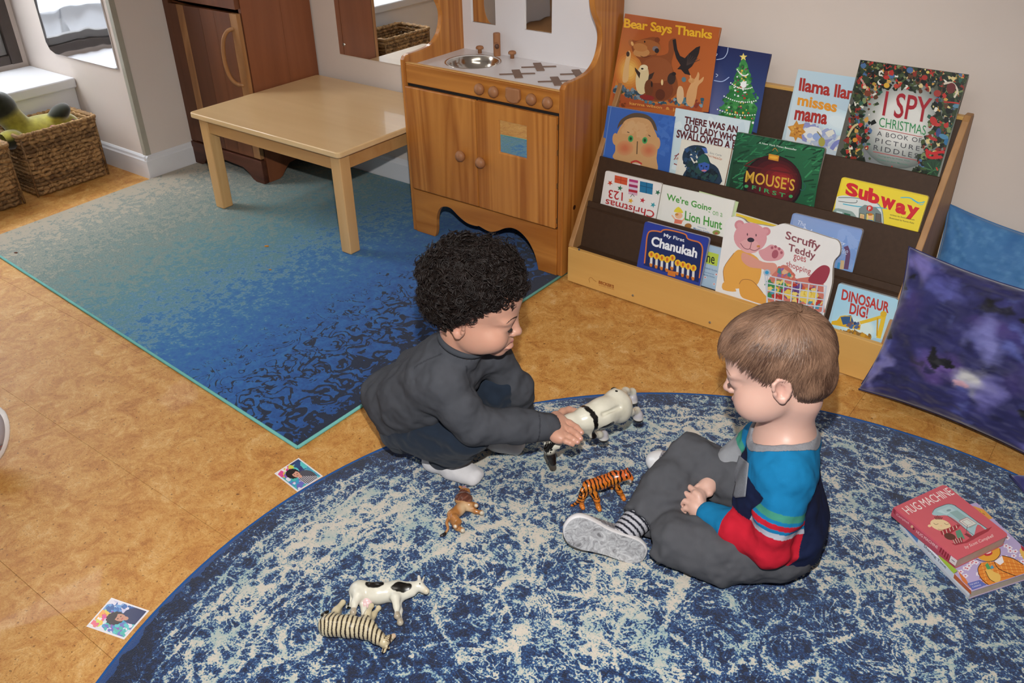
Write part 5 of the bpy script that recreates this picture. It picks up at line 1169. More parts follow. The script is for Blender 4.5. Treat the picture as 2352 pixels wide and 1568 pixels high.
# ---------------- plastic animals
TOY=vcol('painted_plastic',.26,.5,bump=.04,bscale=300,coat=.25,mottle=.06)
RT_=.0085
def T(px,py,z): return at(px,py,z=z+RT_)
def bbox(P,pad=.02): P=np.array(P); return P.min(0)-pad,P.max(0)+pad
def eye(e,p,r=.0016,c='141010'):
    MB().lathe([(r*.02,-r),(r*.7,-r*.7),(r,0),(r*.7,r*.7),(r*.02,r)],tuple(p),(0,0,1),10,False).build('eye',plain('toy_eye'+c,c,.08,.6),e,smooth=True)
def axis_stripes(V,A,B,freq,duty,warp,seed):
    A,B=np.array(A),np.array(B); d=B-A; L=np.linalg.norm(d); d/=L; t=(V-A)@d/L; n=vnoise(V,110,seed,2)-.5
    return np.sin((t*freq+n*warp)*2*math.pi)>duty
def tiger():
    e=root('toy_tiger',tuple(T(1385,1140,0)),'orange plastic toy tiger with black stripes standing near the grey shoe','toy animal','plastic toy animals')
    hip=T(1352,1116,.048);sh=T(1412,1096,.052);hd=T(1437,1091,.062);mz=T(1449,1098,.058)
    P=[hip,sh,hd,mz,T(1312,1162,0),T(1432,1146,0)]; lo,hi=bbox(P,.03); lo[2]=RT_-.001; S=Sdf(lo,hi,.0009)
    S.chain([hip,(hip+sh)/2+[0,0,-.002],sh],[.0135,.0135,.0145],k=.006); S.cap(sh,hd,.0120,.0105,k=.006); S.ell(hd,(.0125,.011,.011),k=.004); S.cap(hd,mz,.0085,.0062,k=.003)
    S.cap(mz+[0,0,-.003],mz+[.001,-.002,-.007],.004,.003,k=.002)
    S.ell(T(1426,1081,.072),(.0032,.0030,.0034),k=.002).ell(T(1440,1077,.072),(.003,.003,.0034),k=.002)
    for a,b,c_,r in ((T(1350,1120,.040),T(1336,1145,.022),T(1336,1158,.008),.0085),(T(1362,1128,.036),T(1371,1148,.020),T(1374,1162,.008),.0088),(T(1414,1112,.036),T(1424,1130,.018),T(1430,1138,.008),.0078),(T(1405,1098,.040),T(1398,1108,.02),T(1402,1112,.008),.0078)):
        S.chain([a,b,c_],[r,r*.66,r*.58],k=.005); f=c_-[0,0,.003]; S.cap(f,f+np.array([.006,-.004,-.0005]),.0052,.0046,k=.003)
    tl=[T(1345,1116,.050),T(1336,1128,.044),T(1330,1146,.024),T(1322,1156,.010),T(1312,1161,.004)]; S.chain([tuple(q) for q in spline(tl,3)],list(np.linspace(.0045,.0018,13)),k=.003)
    def col(V):
        C=np.tile(np.array(lin('cf7626')),(len(V),1)); bel=np.clip((.034+RT_-V[:,2])*60,0,1)*0
        n=vnoise(V,60,3,3); C=mixc(C,(n-.5)*2,'dd8f34'); C=mixc(C,(V[:,2]-.052-RT_)*60,'d0602a')
        d=np.linalg.norm(V-mz-np.array([-.003,-.004,-.004]),axis=1); C=mixc(C,(.0085-d)*400,'e3d6cc')
        st=axis_stripes(V,hip-(sh-hip)*.1,hd,10.5,.42,.9,5); up=(V[:,2]>.028+RT_)&(d>.011); C[st&up]=np.array(lin('17110f'))
        st2=axis_stripes(V,T(1345,1116,.05),T(1312,1161,.004),7,.3,.3,6)&((V-T(1340,1124,.04))@(T(1312,1161,.004)-T(1345,1116,.05))>0); tt=np.min([np.linalg.norm(V-q,axis=1) for q in spline(tl,4)],0)<.006; C[st2&tt]=np.array(lin('241810'))
        st3=(np.sin(V[:,2]*900+vnoise(V,80,8)*4)>.75)&(V[:,2]<.03+RT_)&(V[:,2]>.014+RT_)&~tt; C[st3]=np.array(lin('3a2010')); return C
    sdf_obj(S,'body',TOY,e,col); eye(e,hd+[.0075,-.0055,.0055]); eye(e,hd+[.011,.000,.0055])
tiger()
def lion():
    e=root('toy_lion',tuple(T(1058,1165,0)),'tan toy lion with brown mane lying on its side by the white sock','toy animal','plastic toy animals')
    hip=T(1040,1183,.014);mid=T(1055,1170,.014);sh=T(1068,1155,.015);hd=T(1067,1133,.018);mz=T(1066,1121,.022)
    P=[hip,sh,hd,mz,T(1015,1230,0),T(1110,1180,0)]; lo,hi=bbox(P,.025); lo[2]=RT_-.001; S=Sdf(lo,hi,.0009)
    S.chain([hip,mid,sh],[.0125,.0108,.0130],k=.006); S.cap(sh,hd,.013,.012,k=.005); S.ell(T(1065,1146,.018),(.019,.016,.0145),Rz(.6),k=.003); S.ell(hd,(.0125,.0115,.011),k=.003); S.cap(hd,mz,.008,.0058,k=.003)
    S.ell(T(1057,1118,.024),(.004,.003,.003),k=.002);S.ell(T(1075,1124,.024),(.0045,.003,.003),k=.002)
    for pts,r in (([T(1075,1160,.016),T(1088,1158,.020),T(1093,1160,.024)],.0072),([T(1074,1166,.010),T(1092,1174,.010),T(1106,1177,.010)],.0068),([T(1044,1190,.018),T(1053,1198,.018),T(1046,1208,.020)],.0090),([T(1040,1194,.010),T(1050,1212,.009),T(1062,1217,.009)],.0078)):
        S.chain(pts,[r,r*.62,r*.55],k=.005); S.ell(pts[-1],(.0058,.0048,.0048),k=.003)
    tl=[T(1032,1186,.018),T(1026,1200,.016),T(1029,1214,.010),T(1020,1226,.006)]; S.chain([tuple(q) for q in spline(tl,3)],list(np.linspace(.0032,.0018,10)),k=.002); S.ell(T(1018,1228,.005),(.0075,.0035,.0032),Rz(1.1),k=.002)
    def col(V):
        C=np.tile(np.array(lin('a9703c')),(len(V),1)); C=mixc(C,(vnoise(V,70,4)-.45)*3,'c29058'); 
        w=(V-T(1068,1172,.014)); C=mixc(C,1.6-np.linalg.norm(w/np.array([.018,.016,.03]),axis=1)*1.4,'cfb08a')
        m=np.linalg.norm((V-T(1064,1145,.018))/np.array([.024,.0165,.026]),axis=1); mc=mixc(C,np.ones(len(V)),'5e382c'); mc=mixc(mc,(vnoise(V*np.array([3,1,1]),120,9,2)-.45)*4,'7c5040'); k=(m<1); C[k]=mc[k]
        for q in (T(1094,1161,.029),T(1108,1179,.012),T(1045,1209,.026),T(1064,1219,.012)): C=mixc(C,(.0068-np.linalg.norm(V-q,axis=1))*500,'c9bda8')
        C=mixc(C,(.0065-np.linalg.norm(V-(mz+[.002,-.001,.002]),axis=1))*400,'b88a96'); C=mixc(C,(.0085-np.linalg.norm(V-T(1018,1228,.005),axis=1))*500,'1e1614'); return C
    sdf_obj(S,'body',TOY,e,col); eye(e,hd+[.004,.002,.0105],.0013)
lion()
def cow():
    e=root('toy_cow',tuple(T(865,1362,0)),'white plastic toy cow with black back patches and pink udder on its side','toy animal','plastic toy animals')
    hip=T(826,1358,.018);mid=T(868,1362,.017);sh=T(912,1357,.017);nk=T(940,1352,.020);hd=T(962,1345,.022);mz=T(979,1357,.020)
    P=[hip,sh,hd,mz,T(800,1400,0),T(922,1440,0),T(975,1318,.02)]; lo,hi=bbox(P,.03); lo[2]=RT_-.001; S=Sdf(lo,hi,.001)
    S.chain([hip,mid,sh],[.0195,.0185,.019],k=.008); S.ell(hip+[.002,.002,0],(.020,.019,.018),k=.006); S.chain([sh,nk,hd],[.0155,.0105,.0095],k=.010); S.chain([hd,mz],[.0092,.0062],k=.003)
    S.cap(T(925,1368,.017),T(948,1362,.017),.0075,.0045,k=.008)
    S.cap(T(964,1338,.026),T(962,1324,.030),.0040,.0030,k=.002); S.cap(T(970,1335,.02),T(976,1320,.018),.0022,.0012,k=.002)
    for pts,r in (([T(822,1368,.026),T(814,1385,.024),T(812,1402,.020)],.0105),([T(832,1378,.012),T(836,1398,.009),T(834,1418,.008)],.0090),([T(908,1372,.024),T(911,1392,.020),T(912,1410,.018)],.0095),([T(912,1378,.010),T(918,1402,.008),T(919,1424,.008)],.0085)):
        S.chain(pts,[r,r*.52,r*.46],k=.007); q=pts[-1]; S.cap(q,q+(pts[-1]-pts[-2])*.22,.0052,.0062,k=.0015)
    S.chain([T(812,1346,.022),T(807,1366,.022),T(804,1392,.018)],[.0028,.0022,.0018],k=.002); S.ell(T(802,1390,.010),(.0045,.008,.005),k=.002)
    def col(V):
        C=np.tile(np.array(lin('d9d6c8')),(len(V),1)); C=mixc(C,(vnoise(V,40,6)-.5)*2,'c9c2ae')
        for q,r in ((T(858,1340,.036),(.018,.011,.013)),(T(924,1345,.036),(.020,.011,.013)),(T(803,1390,.008),(.007,.011,.008)),(T(975,1320,.018),(.004,.006,.005))):
            d=np.linalg.norm(((V-q)@Rz(.68))/np.array(r),axis=1)+(vnoise(V,90,7)-.5)*.5; C=mixc(C,(1-d)*12,'14120f')
        C=mixc(C,(.009-np.linalg.norm(V-mz,axis=1))*200,'cdbd9c')
        for q in (T(812,1404,.02),T(834,1421,.008),T(912,1413,.018),T(919,1428,.008)): C=mixc(C,(.0085-np.linalg.norm(V-q,axis=1))*500,'a89c88')
        return C
    sdf_obj(S,'body',TOY,e,col)
    U=Sdf(T(843,1382,0)-.03,T(843,1382,.02)+.03,.0009); U.ell(T(842,1378,.013),(.0125,.0115,.011),k=0)
    for dx,dy in ((-6,10),(2,13),(8,9)): U.cap(T(842+dx,1380+dy*.6,.014),T(842+dx,1384+dy*.8,.015),.0026,.0017,k=.003)
    sdf_obj(U,'udder',plain('udder_pink','d3b3b4',.3,.5,coat=.2),e); eye(e,hd+[.004,-.001,.0085])
    m=MB(); q=sh
cow()
def zebra():
    e=root('toy_zebra',tuple(T(815,1445,0)),'cream plastic toy zebra with dark stripes lying below the toy cow','toy animal','plastic toy animals')
    hip=T(756,1436,.019);mid=T(800,1438,.018);sh=T(842,1444,.018);nk=T(866,1462,.018);hd=T(882,1474,.018);mz=T(904,1460,.019)
    P=[hip,sh,hd,mz,T(738,1400,0),T(885,1395,.02),T(884,1500,0)]; lo,hi=bbox(P,.028); lo[2]=RT_-.001; S=Sdf(lo,hi,.0009)
    S.chain([hip,mid,sh],[.0195,.0185,.0175],k=.008); S.chain([sh,nk,hd],[.0150,.0105,.0090],k=.010); S.chain([hd,(hd+mz)/2,mz],[.0088,.0065,.0045],k=.003)
    S.ell(T(882,1493,.012),(.004,.006,.0025),Rz(.5),k=.0015); S.ell(T(890,1486,.016),(.005,.0035,.003),k=.0015)
    for pts,r in (([T(764,1420,.022),T(772,1402,.020),T(786,1385,.018)],.0105),([T(772,1425,.010),T(776,1405,.008),T(784,1388,.008)],.0090),([T(838,1425,.022),T(845,1408,.024),T(852,1393,.024)],.0085),([T(848,1430,.012),T(858,1412,.010),T(868,1398,.010)],.0080)):
        S.chain(pts,[r,r*.56,r*.46],k=.007); q=pts[-1]; S.cap(q,q+(pts[-1]-pts[-2])*.12,.0046,.0054,k=.0015)
    S.chain([T(746,1432,.020),T(744,1420,.018),T(747,1408,.016)],[.0028,.0026,.0022],k=.002); S.ell(T(746,1408,.014),(.0035,.009,.0035),Rz(-.2),k=.002)
    def col(V):
        C=np.tile(np.array(lin('c9bc9c')),(len(V),1)); C=mixc(C,(vnoise(V,40,6)-.5)*2,'b5a480')
        ax=sh-hip; L=np.linalg.norm(ax); ax/=L; t=(V-hip)@ax/L; pe=np.array([-ax[1],ax[0],0]); w=(V-hip)@pe
        n=vnoise(V,60,5,2)-.5; ph=t*8.4+n*.35-np.clip(-t+.25,0,1)*abs(w+.0)*90
        st=(np.sin(ph*2*math.pi)>.38)&(t<1.75)&(w<.021); q=np.linalg.norm(V-hd,axis=1)
        st&=(q>.010); C[st]=np.array(lin('2c211a')); f=(q<.022)&(np.sin((V@pe)*1900)>.5)&(np.linalg.norm(V-mz,axis=1)<.02)&(np.linalg.norm(V-mz,axis=1)>.008); C[f]=np.array(lin('5a4430'))
        C=mixc(C,(.011-np.linalg.norm((V-T(745,1405,.014))/np.array([1,1.4,1]),axis=1))*400,'16120f'); C=mixc(C,(.007-np.linalg.norm(V-mz,axis=1))*300,'c9a890'); return C
    sdf_obj(S,'body',TOY,e,col); eye(e,hd+[.0005,.0015,.0085],.0017)
zebra()
def horse():
    e=root('toy_horse',tuple(T(1385,950,.1)),'large white toy draft horse with black bands held in the curly haired child\'s hand','toy animal','plastic toy animals')
    nb=T(1310,972,.150);sh=T(1350,960,.150);mid=T(1382,948,.152);rp=T(1418,932,.150)
    P=[nb,sh,rp,T(1478,960,.06),T(1265,1070,.05),T(1440,890,.10)]; lo,hi=bbox(P,.035); S=Sdf(lo,hi,.0013)
    S.chain([sh,mid,rp],[.0270,.0300,.0325],k=.012); ax=(rp-sh)/np.linalg.norm(rp-sh); sd=np.cross(ax,RT[:,2]); sd/=np.linalg.norm(sd)
    S.ell(rp+sd*.013,(.024,.024,.024),k=.008); S.ell(rp-sd*.013,(.024,.024,.024),k=.008)
    S.chain([sh,nb,T(1292,992,.145),T(1274,1018,.125)],[.024,.0180,.0160,.0135],k=.012)
    hd=T(1262,1030,.112); mz=T(1270,1062,.085); S.chain([hd,(hd+mz)/2,mz],[.0125,.0095,.0075],k=.005)
    S.ell(T(1252,1020,.125),(.003,.003,.007),k=.002);S.ell(T(1283,1024,.125),(.004,.003,.007),k=.002)
    S.cap(mid+RT[:,2]*.031,rp+RT[:,2]*.036,.0028,.0022,k=.008,op='sub')
    legs=(([T(1422,912,.140),T(1437,898,.128),T(1452,900,.112),T(1453,914,.100)],.0125),([T(1430,950,.135),T(1448,946,.122),T(1462,943,.106),T(1466,953,.096)],.0120),([T(1350,985,.130),T(1362,1000,.112),T(1376,998,.100),T(1386,998,.092)],.0100))
    for pts,r in legs:
        S.chain(pts,[r,r*.62,r*.62,r*.72],k=.008); q=pts[-1]; S.cap(q,q+np.array([.001,-.001,-.007]),.0105,.0118,k=.003)
    S.ell(T(1411,897,.135),(.009,.007,.008),k=.004)
    def col(V):
        C=np.tile(np.array(lin('ddd9c8')),(len(V),1)); C=mixc(C,(vnoise(V,35,6)-.5)*2,'cfc9b2')
        t=(V-sh)@ax; n=(vnoise(V,80,5)-.5)*.010; C=mixc(C,(.0058-abs(t+.001+n-((V-sh)@sd)*.10))*900,'120f0e')
        for q,r in ((T(1402,985,.130),(.026,.010,.018)),(T(1410,893,.135),(.013,.010,.013))):
            d=np.linalg.norm(((V-q)@Rz(.72))/np.array(r),axis=1)+(vnoise(V,90,7)-.5)*.4; C=mixc(C,(1-d)*12,'14110f')
        d=np.linalg.norm(V-mz,axis=1); C=mixc(C,(.030-d)*120,'1a1412'); hz=np.linalg.norm((V-T(1254,1030,.12))/np.array([.010,.012,.016]),axis=1)+(vnoise(V*np.array([1,1,.4]),260,9,2)-.5)*1.4; C=mixc(C,(1-hz)*8,'14100e')
        for pts,_ in legs: q=pts[-1]; C=mixc(C,(.017-np.linalg.norm(V-q,axis=1))*160,'b9b6bc'); C=mixc(C,(q[2]-.0065-V[:,2])*900*(np.linalg.norm(V-q,axis=1)<.02),'1c1816')
        C=mixc(C,(.006-np.linalg.norm(V-T(1443,934,.12),axis=1))*500,'b8707a'); return C
    sdf_obj(S,'body',TOY,e,col)
    # mane tufts lying over the neck
    m=MB()
    for k in range(12):
        a=T(1268+k*.9,1012+random.uniform(-3,3),.140); m.tube([a,a+np.array([-.006,-.003,-.010])*random.uniform(.7,1.3),a+np.array([-.009,-.008,-.022])*random.uniform(.8,1.2)],[.0022,.0018,.0005],6)
    m.build('mane',plain('mane_black','15110f',.3,.5),e,smooth=True)['kind']='stuff'
    eye(e,hd+[.009,-.009,.0])
horse()
# ---------------------------------------------------------------- the two children
SKIN=NT('skin'); 
def skinmat(name,mott):
    t=NT(name); a=t.add('ShaderNodeVertexColor'); a.layer_name='Col'; v=t.coord(); f=t.noise(v,45,3); g=t.noise(v,500,2)
    col=t.mix(t.math('MULTIPLY',f,mott),a.outputs[0],lin('c0705c'))
    t.bump(g,.08,.0006); return t.fin(col,.42,.4,0,.05,0,.12)
bpy.data.materials.remove(SKIN.m)
def n_(v): v=np.array(v,float); return v/np.linalg.norm(v)
def head(S,H,mouth_open,cheek=1.0):     # H maps head-local (x forward, y left, z up) to the world
    c,M,s=H; L=lambda *p: c+M@(np.array(p)*s)
    def E(p,r,k=.012,op='add',R=None): S.ell(L(*p),np.array(r)*s,M if R is None else M@R,k,op)
    def Cc(a,b,r1,r2,k=.006,op='add'): S.cap(L(*a),L(*b),r1*s,r2*s,k,op)
    E((-.012,0,.032),(.084,.069,.070),0);E((.030,0,.036),(.050,.056,.046),.03);E((.020,0,-.032),(.056,.054,.056),.03)
    for y in (-1,1):
        E((.044,.031*y,-.040),(.030,.027,.028),.018); E((.020,.046*y,-.040),(.030,.016,.030),.02)
        E((.081,.030*y,-.004),(.0095,.016,.009),.016,'sub'); E((.0648,.0295*y,-.0058),(.0138,.0150,.0115),.008)
        E((.0660,.026*y,.012),(.0120,.024,.007),.018)
    E((.062,0,-.078),(.018,.020,.014),.016);E((.066,0,-.054),(.020,.024,.017),.014)
    Cc((.076,0,.004),(.088,0,-.024),.0062,.0078,.010);E((.0905,0,-.0275),(.0088,.0085,.0080),.006)
    for y in (-1,1): E((.0835,.0095*y,-.0305),(.0068,.0055,.0055),.005); E((.0875,.0052*y,-.0365),(.003,.0024,.003),.002,'sub')
    if mouth_open:
        E((.082,0,-.0600),(.020,.0205,.0085),.003,'sub'); Cc((.0685,-.0225,-.0470),(.0835,0,-.0505),.0028,.0042,.004);Cc((.0685,.0225,-.0470),(.0835,0,-.0505),.0028,.0042,.004)
        Cc((.0680,-.0210,-.0500),(.0790,0,-.0705),.0030,.0056,.004);Cc((.0680,.0210,-.0500),(.0790,0,-.0705),.0030,.0056,.004); E((.0785,0,-.0630),(.0125,.0155,.0062),.001)
        for y in (-1,1): E((.050,.036*y,-.034),(.026,.024,.022),.014)
    else:
        Cc((.0755,-.012,-.053),(.0835,0,-.0505),.0030,.0046,.003);Cc((.0755,.012,-.053),(.0835,0,-.0505),.0030,.0046,.003)
        Cc((.0745,-.011,-.056),(.0815,0,-.0590),.0030,.0050,.003);Cc((.0745,.011,-.056),(.0815,0,-.0590),.0030,.0050,.003)
    for y in (-1,1):      # ears: disc, hollow, rim, lobe
        R=Rz(y*.42)@Rx(-y*.10); o=lambda a,b,d: (-.010+(R@np.array([a,0,b]))[0],.0665*y+(R@np.array([a,0,b]))[1]+d*y,-.014+(R@np.array([a,0,b]))[2])
        E(o(-.004,0,.004),(.0170,.0055,.0225),.004,'add',R); E(o(-.003,.001,.011),(.0105,.0078,.0145),.002,'sub',R)
        rim=[(.009,.006),(.008,.016),(-.001,.0225),(-.012,.020),(-.0180,.010),(-.0175,-.002),(-.012,-.012),(-.005,-.019)]
        pts=[L(*o(a,b,.008)) for a,b in rim]; S.chain(pts,[.0034*s]*8,k=.0018); E(o(-.001,-.018,.006),(.0065,.0040,.0065),.003); E(o(.0075,-.003,.006),(.0035,.0032,.0050),.002)
        S.chain([L(*o(-.010,.014,.006)),L(*o(-.012,.002,.006)),L(*o(-.006,-.010,.005))],[.0025*s]*3,k=.003)
        # eye slit
        E((.0795,.0305*y,-.0098),(.0042,.0105,.0018 if not mouth_open else .0024),.0012,'sub',Rz(y*.28))
def head_paint(H,mouth_open,base,lip,cheek,extra=()):
    c,M,s=H; L=lambda *p: c+M@(np.array(p)*s); sp=[]
    for y in (-1,1): sp+=[(L(.055,.040*y,-.038),(.026*s,)*3,cheek,1.6,M),(L(-.015,.074*y,-.012),(.02*s,.012*s,.03*s),cheek,1.8,M)]
    sp.append((L(.093,0,-.03),(.011*s,)*3,cheek,1.8,M))
    sp+= [(L(.083,0,-.0508),(.010*s,.0165*s,.0042*s),lip,.5,M),(L(.080,0,-.064 if mouth_open else -.058),(.010*s,.0155*s,.0058*s),lip,.5,M)]
    if mouth_open: sp+= [(L(.068,0,-.0590),(.013*s,.020*s,.006*s),'6a2428',.4,M),(L(.080,0,-.0650),(.014*s,.0165*s,.0075*s),'cc6a74',.5,M)]
    for y in (-1,1): sp.append((L(.080,.0305*y,-.0080),(.008*s,.0135*s,.0035*s),'9a6258',.8,M))
    return sp
def eyes_lashes(H,e,brow,lash,B):
    c,M,s=H; L=lambda *p: c+M@(np.array(p)*s)
    for y in (-1,1):
        S=Sdf(L(.066,.030*y,-.0055)-.016,L(.066,.030*y,-.0055)+.016,.0012); S.ell(L(.0660,.0298*y,-.0060),(.0122*s,)*3,k=0)
        V,F=S.poly(); ir=L(.0782,.0300*y,-.0088); d=np.linalg.norm(V-ir,axis=1); C=np.tile(np.array(lin('d8d0cc')),(len(V),1)); C[d<.0062]=lin('3a2418'); C[d<.003]=lin('0c0808')
        mesh('eye',V,F,EYE,e,smooth=True,cols=C)
        m=MB(); F_=M[:,0]; Yv=M[:,1]; Zv=M[:,2]
        arc=B.snap([L(.080,(.0305+.0112*t)*y,-.0088-.0016*t*t) for t in np.linspace(-1,1,17)],.0002)
        m.tube([tuple(q) for q in arc],[.0002]+[.00055*s]*15+[.0002],6)
        for q in arc[1:-1]:
            for j in (-.6,0,.6):
                q0=q+Yv*j*.0009; m.tube([q0,q0+(F_*.0026-Zv*.0016+Yv*.0008*y)*s,q0+(F_*.0052-Zv*.0010+Yv*.0018*y)*s],[.00028,.0002,.00006],3,False)
        o=m.build('eyelashes',lash,e,smooth=True); o['kind']='stuff'
        m=MB(); random.seed(20); nb=130
        for k in range(nb):
            t=random.random(); p=L(.082-.012*t,(.012+.036*t)*y,.0130+.0085*math.sin(t*2.3)-.004*t+random.uniform(-.0013,.0013)*(1-.5*t))
            q=B.snap([p,p+(Yv*.0045*y+Zv*(.0013-.0030*t))*s],.0003); m.tube([tuple(q[0]),tuple(q[1])],[.00026,.00008],3,False)
        o=m.build('eyebrow',brow,e,smooth=True); o['kind']='stuff'
EYE=vcol('eyeball',.08,.6,mottle=0)
def finger(S,P,r,k=.003): S.chain(P,list(np.linspace(r,r*.80,len(P))),k=k)
def nails(P,mat,e):
    m=MB()
    for tip,d,up in P:
        tip,d,up=np.array(tip),n_(d),n_(up); m.lathe([(.0001,.0008),(.0018,.0006),(.0024,.0001),(.0025,-.0006)],tuple(tip+up*.0044-d*.001),tuple(up),10,False)
    o=m.build('fingernails',mat,e,smooth=True); o['kind']='stuff'
fab=lambda name,b=.35,sc=1100,sh=.0: vcol(name,.88,.15,bump=b,bscale=sc,sheen=sh,mottle=.06)
def folds(V,amp,sc,seed):
    w=vnoise(V,sc,seed,2)-.5; r=np.clip(1-np.abs(w)*4.2,0,1); return (r*r*(3-2*r)-.4)*amp
def garment(S,name,mat,e,colf,amp=.0016,sc=22,seed=3,label=None,sm=2):
    V,F=S.poly()
    E=np.concatenate([F[:,[0,1]],F[:,[1,2]],F[:,[2,3]],F[:,[3,0]]]); c=np.maximum(np.bincount(E[:,0],minlength=len(V))+np.bincount(E[:,1],minlength=len(V)),1)
    def lap(V): 
        A=np.zeros_like(V)
        for k in range(3): A[:,k]=np.bincount(E[:,0],V[E[:,1],k],len(V))+np.bincount(E[:,1],V[E[:,0],k],len(V))
        return A/c[:,None]
    for _ in range(sm): V=V*.5+.5*lap(V)
    a,b,d=V[F[:,0]],V[F[:,1]],V[F[:,2]]; fn=np.cross(b-a,d-a); N=np.zeros_like(V)
    for j in range(4):
        for k in range(3): N[:,k]+=np.bincount(F[:,j],fn[:,k],len(V))
    N/=np.maximum(np.linalg.norm(N,axis=1),1e-12)[:,None]
    C=colf(V); V=V+N*(folds(V,amp,sc*.8,seed)+(vnoise(V,sc*2.4,seed+5,2)-.5)*amp*1.1)[:,None]; V[:,2]=np.maximum(V[:,2],RT_-.0005)
    return mesh(name,V,F,mat,e,smooth=True,cols=C,label=label)
def flatc(c): return lambda V: np.tile(np.array(lin(c)),(len(V),1))*(.92+.16*vnoise(V,30,9,3))[:,None]

# ================= curly haired child squatting
def child_curly():
    e=root('person',(-1.02,1.12,RT_),'curly dark haired toddler in charcoal top and dark jeans squatting and holding a toy','person','toddlers playing on the round rug')
    HM=np.array([[0.8908,-0.4271,0.1549],[0.4222,0.9042,0.0653],[-0.1679,0.0072,0.9858]]); HM=HM@Ry(.08); H=(np.array([-.926,1.099,.447]),HM,.99)
    hc=H[0]; side=n_([.40,-.92,0])
    pel=np.array([-1.115,1.105,.130]);mid=np.array([-1.075,1.095,.20]);che=np.array([-1.015,1.088,.265]);nk=np.array([-.952,1.086,.362])
    shN=np.array([-.958,1.030,.296]);elN=np.array([-.902,1.052,.205]);wrN=at(1262,976,z=.176);haN=at(1296,976,z=.170)
    shF=np.array([-.952,1.165,.300]);elF=np.array([-.912,1.205,.200]);wrF=np.array([-.922,1.240,.125])
    hipN=pel+side*.055+[.0,0,-.008];knN=np.array([-.938,1.068,.168]);anN=np.array([-1.020,1.090,.052]);heN=np.array([-1.045,1.076,.030]);toN=at(1090,1092,z=.026)
    hipF=pel-side*.055;knF=np.array([-.945,1.185,.205]);anF=np.array([-.995,1.215,.055]);heF=np.array([-1.02,1.205,.030]);toF=at(1188,1022,z=.026)
    S=Sdf((-1.24,.97,.005),(-.72,1.34,.60),.0022)
    for o in (-.034,.034): S.chain([pel+side*o,mid+side*o,che+side*o*1.2],[.062,.060,.056],k=.03)
    S.chain([che,nk,hc+HM@np.array([-.020,0,-.060])],[.05,.034,.036],k=.03); S.chain([shN,che+[.02,0,.02],shF],[.034,.05,.034],k=.03)
    S.chain([shN,elN,wrN],[.030,.024,.0165],k=.012); S.chain([shF,elF,wrF],[.030,.024,.0165],k=.012)
    S.chain([hipN,knN,anN],[.050,.037,.024],k=.02); S.chain([hipF,knF,anF],[.050,.037,.024],k=.02)
    for he,to,an in ((heN,toN,anN),(heF,toF,anF)): S.chain([an,he],[.022,.019],k=.01); S.chain([he,(he+to)/2+[0,0,.004],to],[.019,.020,.013],k=.01)
    # right hand closing round the neck of the toy horse
    cz=RT[:,2]; Q=lambda x,y,o: at(x,y,z=.158)+cz*o
    S.chain([wrN,Q(1279,972,.018)],[.0165,.0150],k=.010); S.chain([Q(1276,958,.018),Q(1276,1000,.018)],[.0150,.0135],k=.012); S.chain([Q(1288,965,.022),Q(1288,1004,.020)],[.0118,.0105],k=.010)
    fs=[[(1290,962,.025),(1306,968,.031),(1322,978,.030),(1333,990,.024)],[(1290,976,.025),(1308,984,.031),(1322,994,.029),(1331,1004,.022)],[(1289,990,.023),(1304,999,.028),(1316,1006,.026),(1325,1012,.019)],[(1286,1001,.020),(1298,1010,.024),(1308,1014,.022),(1314,1018,.016)]]
    for k,f in enumerate(fs): finger(S,[Q(*p) for p in f],[.0074,.0076,.0072,.0064][k],k=.0022)
    finger(S,[Q(1277,955,.012),Q(1291,944,.012),Q(1306,940,.006),Q(1320,943,-.003)],.0080,k=.004)
    # left hand hanging between the knees, fingers slightly curled
    d=n_([.25,.25,-.9]); p0=wrF+d*.012; S.cap(wrF,p0+d*.016,.0160,.0180,k=.006)
    for k in range(4):
        b=p0+d*.028+np.array([.006*(k-1.5)*1.6,-.008*(k-1.5),0]); finger(S,[b,b+d*.014+[.004,0,0],b+d*.022+[-.004,-.004,0]],.0060)
    finger(S,[p0+[.014,0,0],p0+d*.016+[.022,.002,0],p0+d*.028+[.018,.0,0]],.0066)
    head(S,H,True)
    def col(V):
        C=paint(V,'c49680',head_paint(H,True,'','b8626a','c98c7c')+[(Q(1288,985,.033),(.006,)*3,'8fa88a',.4)]); 
        # dark scalp under the curls, fading at the hairline
        c,M,s=H; q=(V-c)@M/s; hl=np.clip((q[:,2]-(.046-.040*np.clip((.062-q[:,0])/.06,0,1)-.05*np.clip((.01-q[:,0])/.05,0,1)))/.012,0,1); hl*= (q[:,2]>-.055); hl[np.linalg.norm(V-c,axis=1)>.16]=0
        return mixc(C,hl*.8,'4a3028')
    V,F=S.poly(); BS=S
    body=mesh('body',V,F,skinmat('skin_tan',.22),e,smooth=True,cols=col(V),label='tan skinned face, hands and limbs')
    eyes_lashes(H,e,plain('brow_dark','2e1c14',.6),plain('lash_dark','120c0a',.5),BS)
    nails([(Q(1333,990,.027),Q(1333,990,0)-Q(1322,978,0),cz),(Q(1331,1004,.025),Q(1331,1004,0)-Q(1322,994,0),cz),(Q(1325,1012,.022),Q(1325,1012,0)-Q(1316,1006,0),cz)],plain('nail_pink','dba9a0',.2,.5,coat=.3),e)
    # shirt
    S=Sdf((-1.26,.95,.02),(-.73,1.36,.46),.0023)
    for o in (-.038,.038): S.chain([pel+side*o*1.1+[-.004,0,.018],mid+side*o,che+side*o*1.2],[.078,.070,.062],k=.03)
    S.ell(pel+[-.020,-.004,.022],(.085,.100,.062),Rz(-1.15)@Ry(-.2),k=.02)
    S.chain([che,nk+[-.006,0,-.016]],[.06,.046],k=.035); S.chain([shN,che+[.015,0,.015],shF],[.044,.056,.042],k=.03)
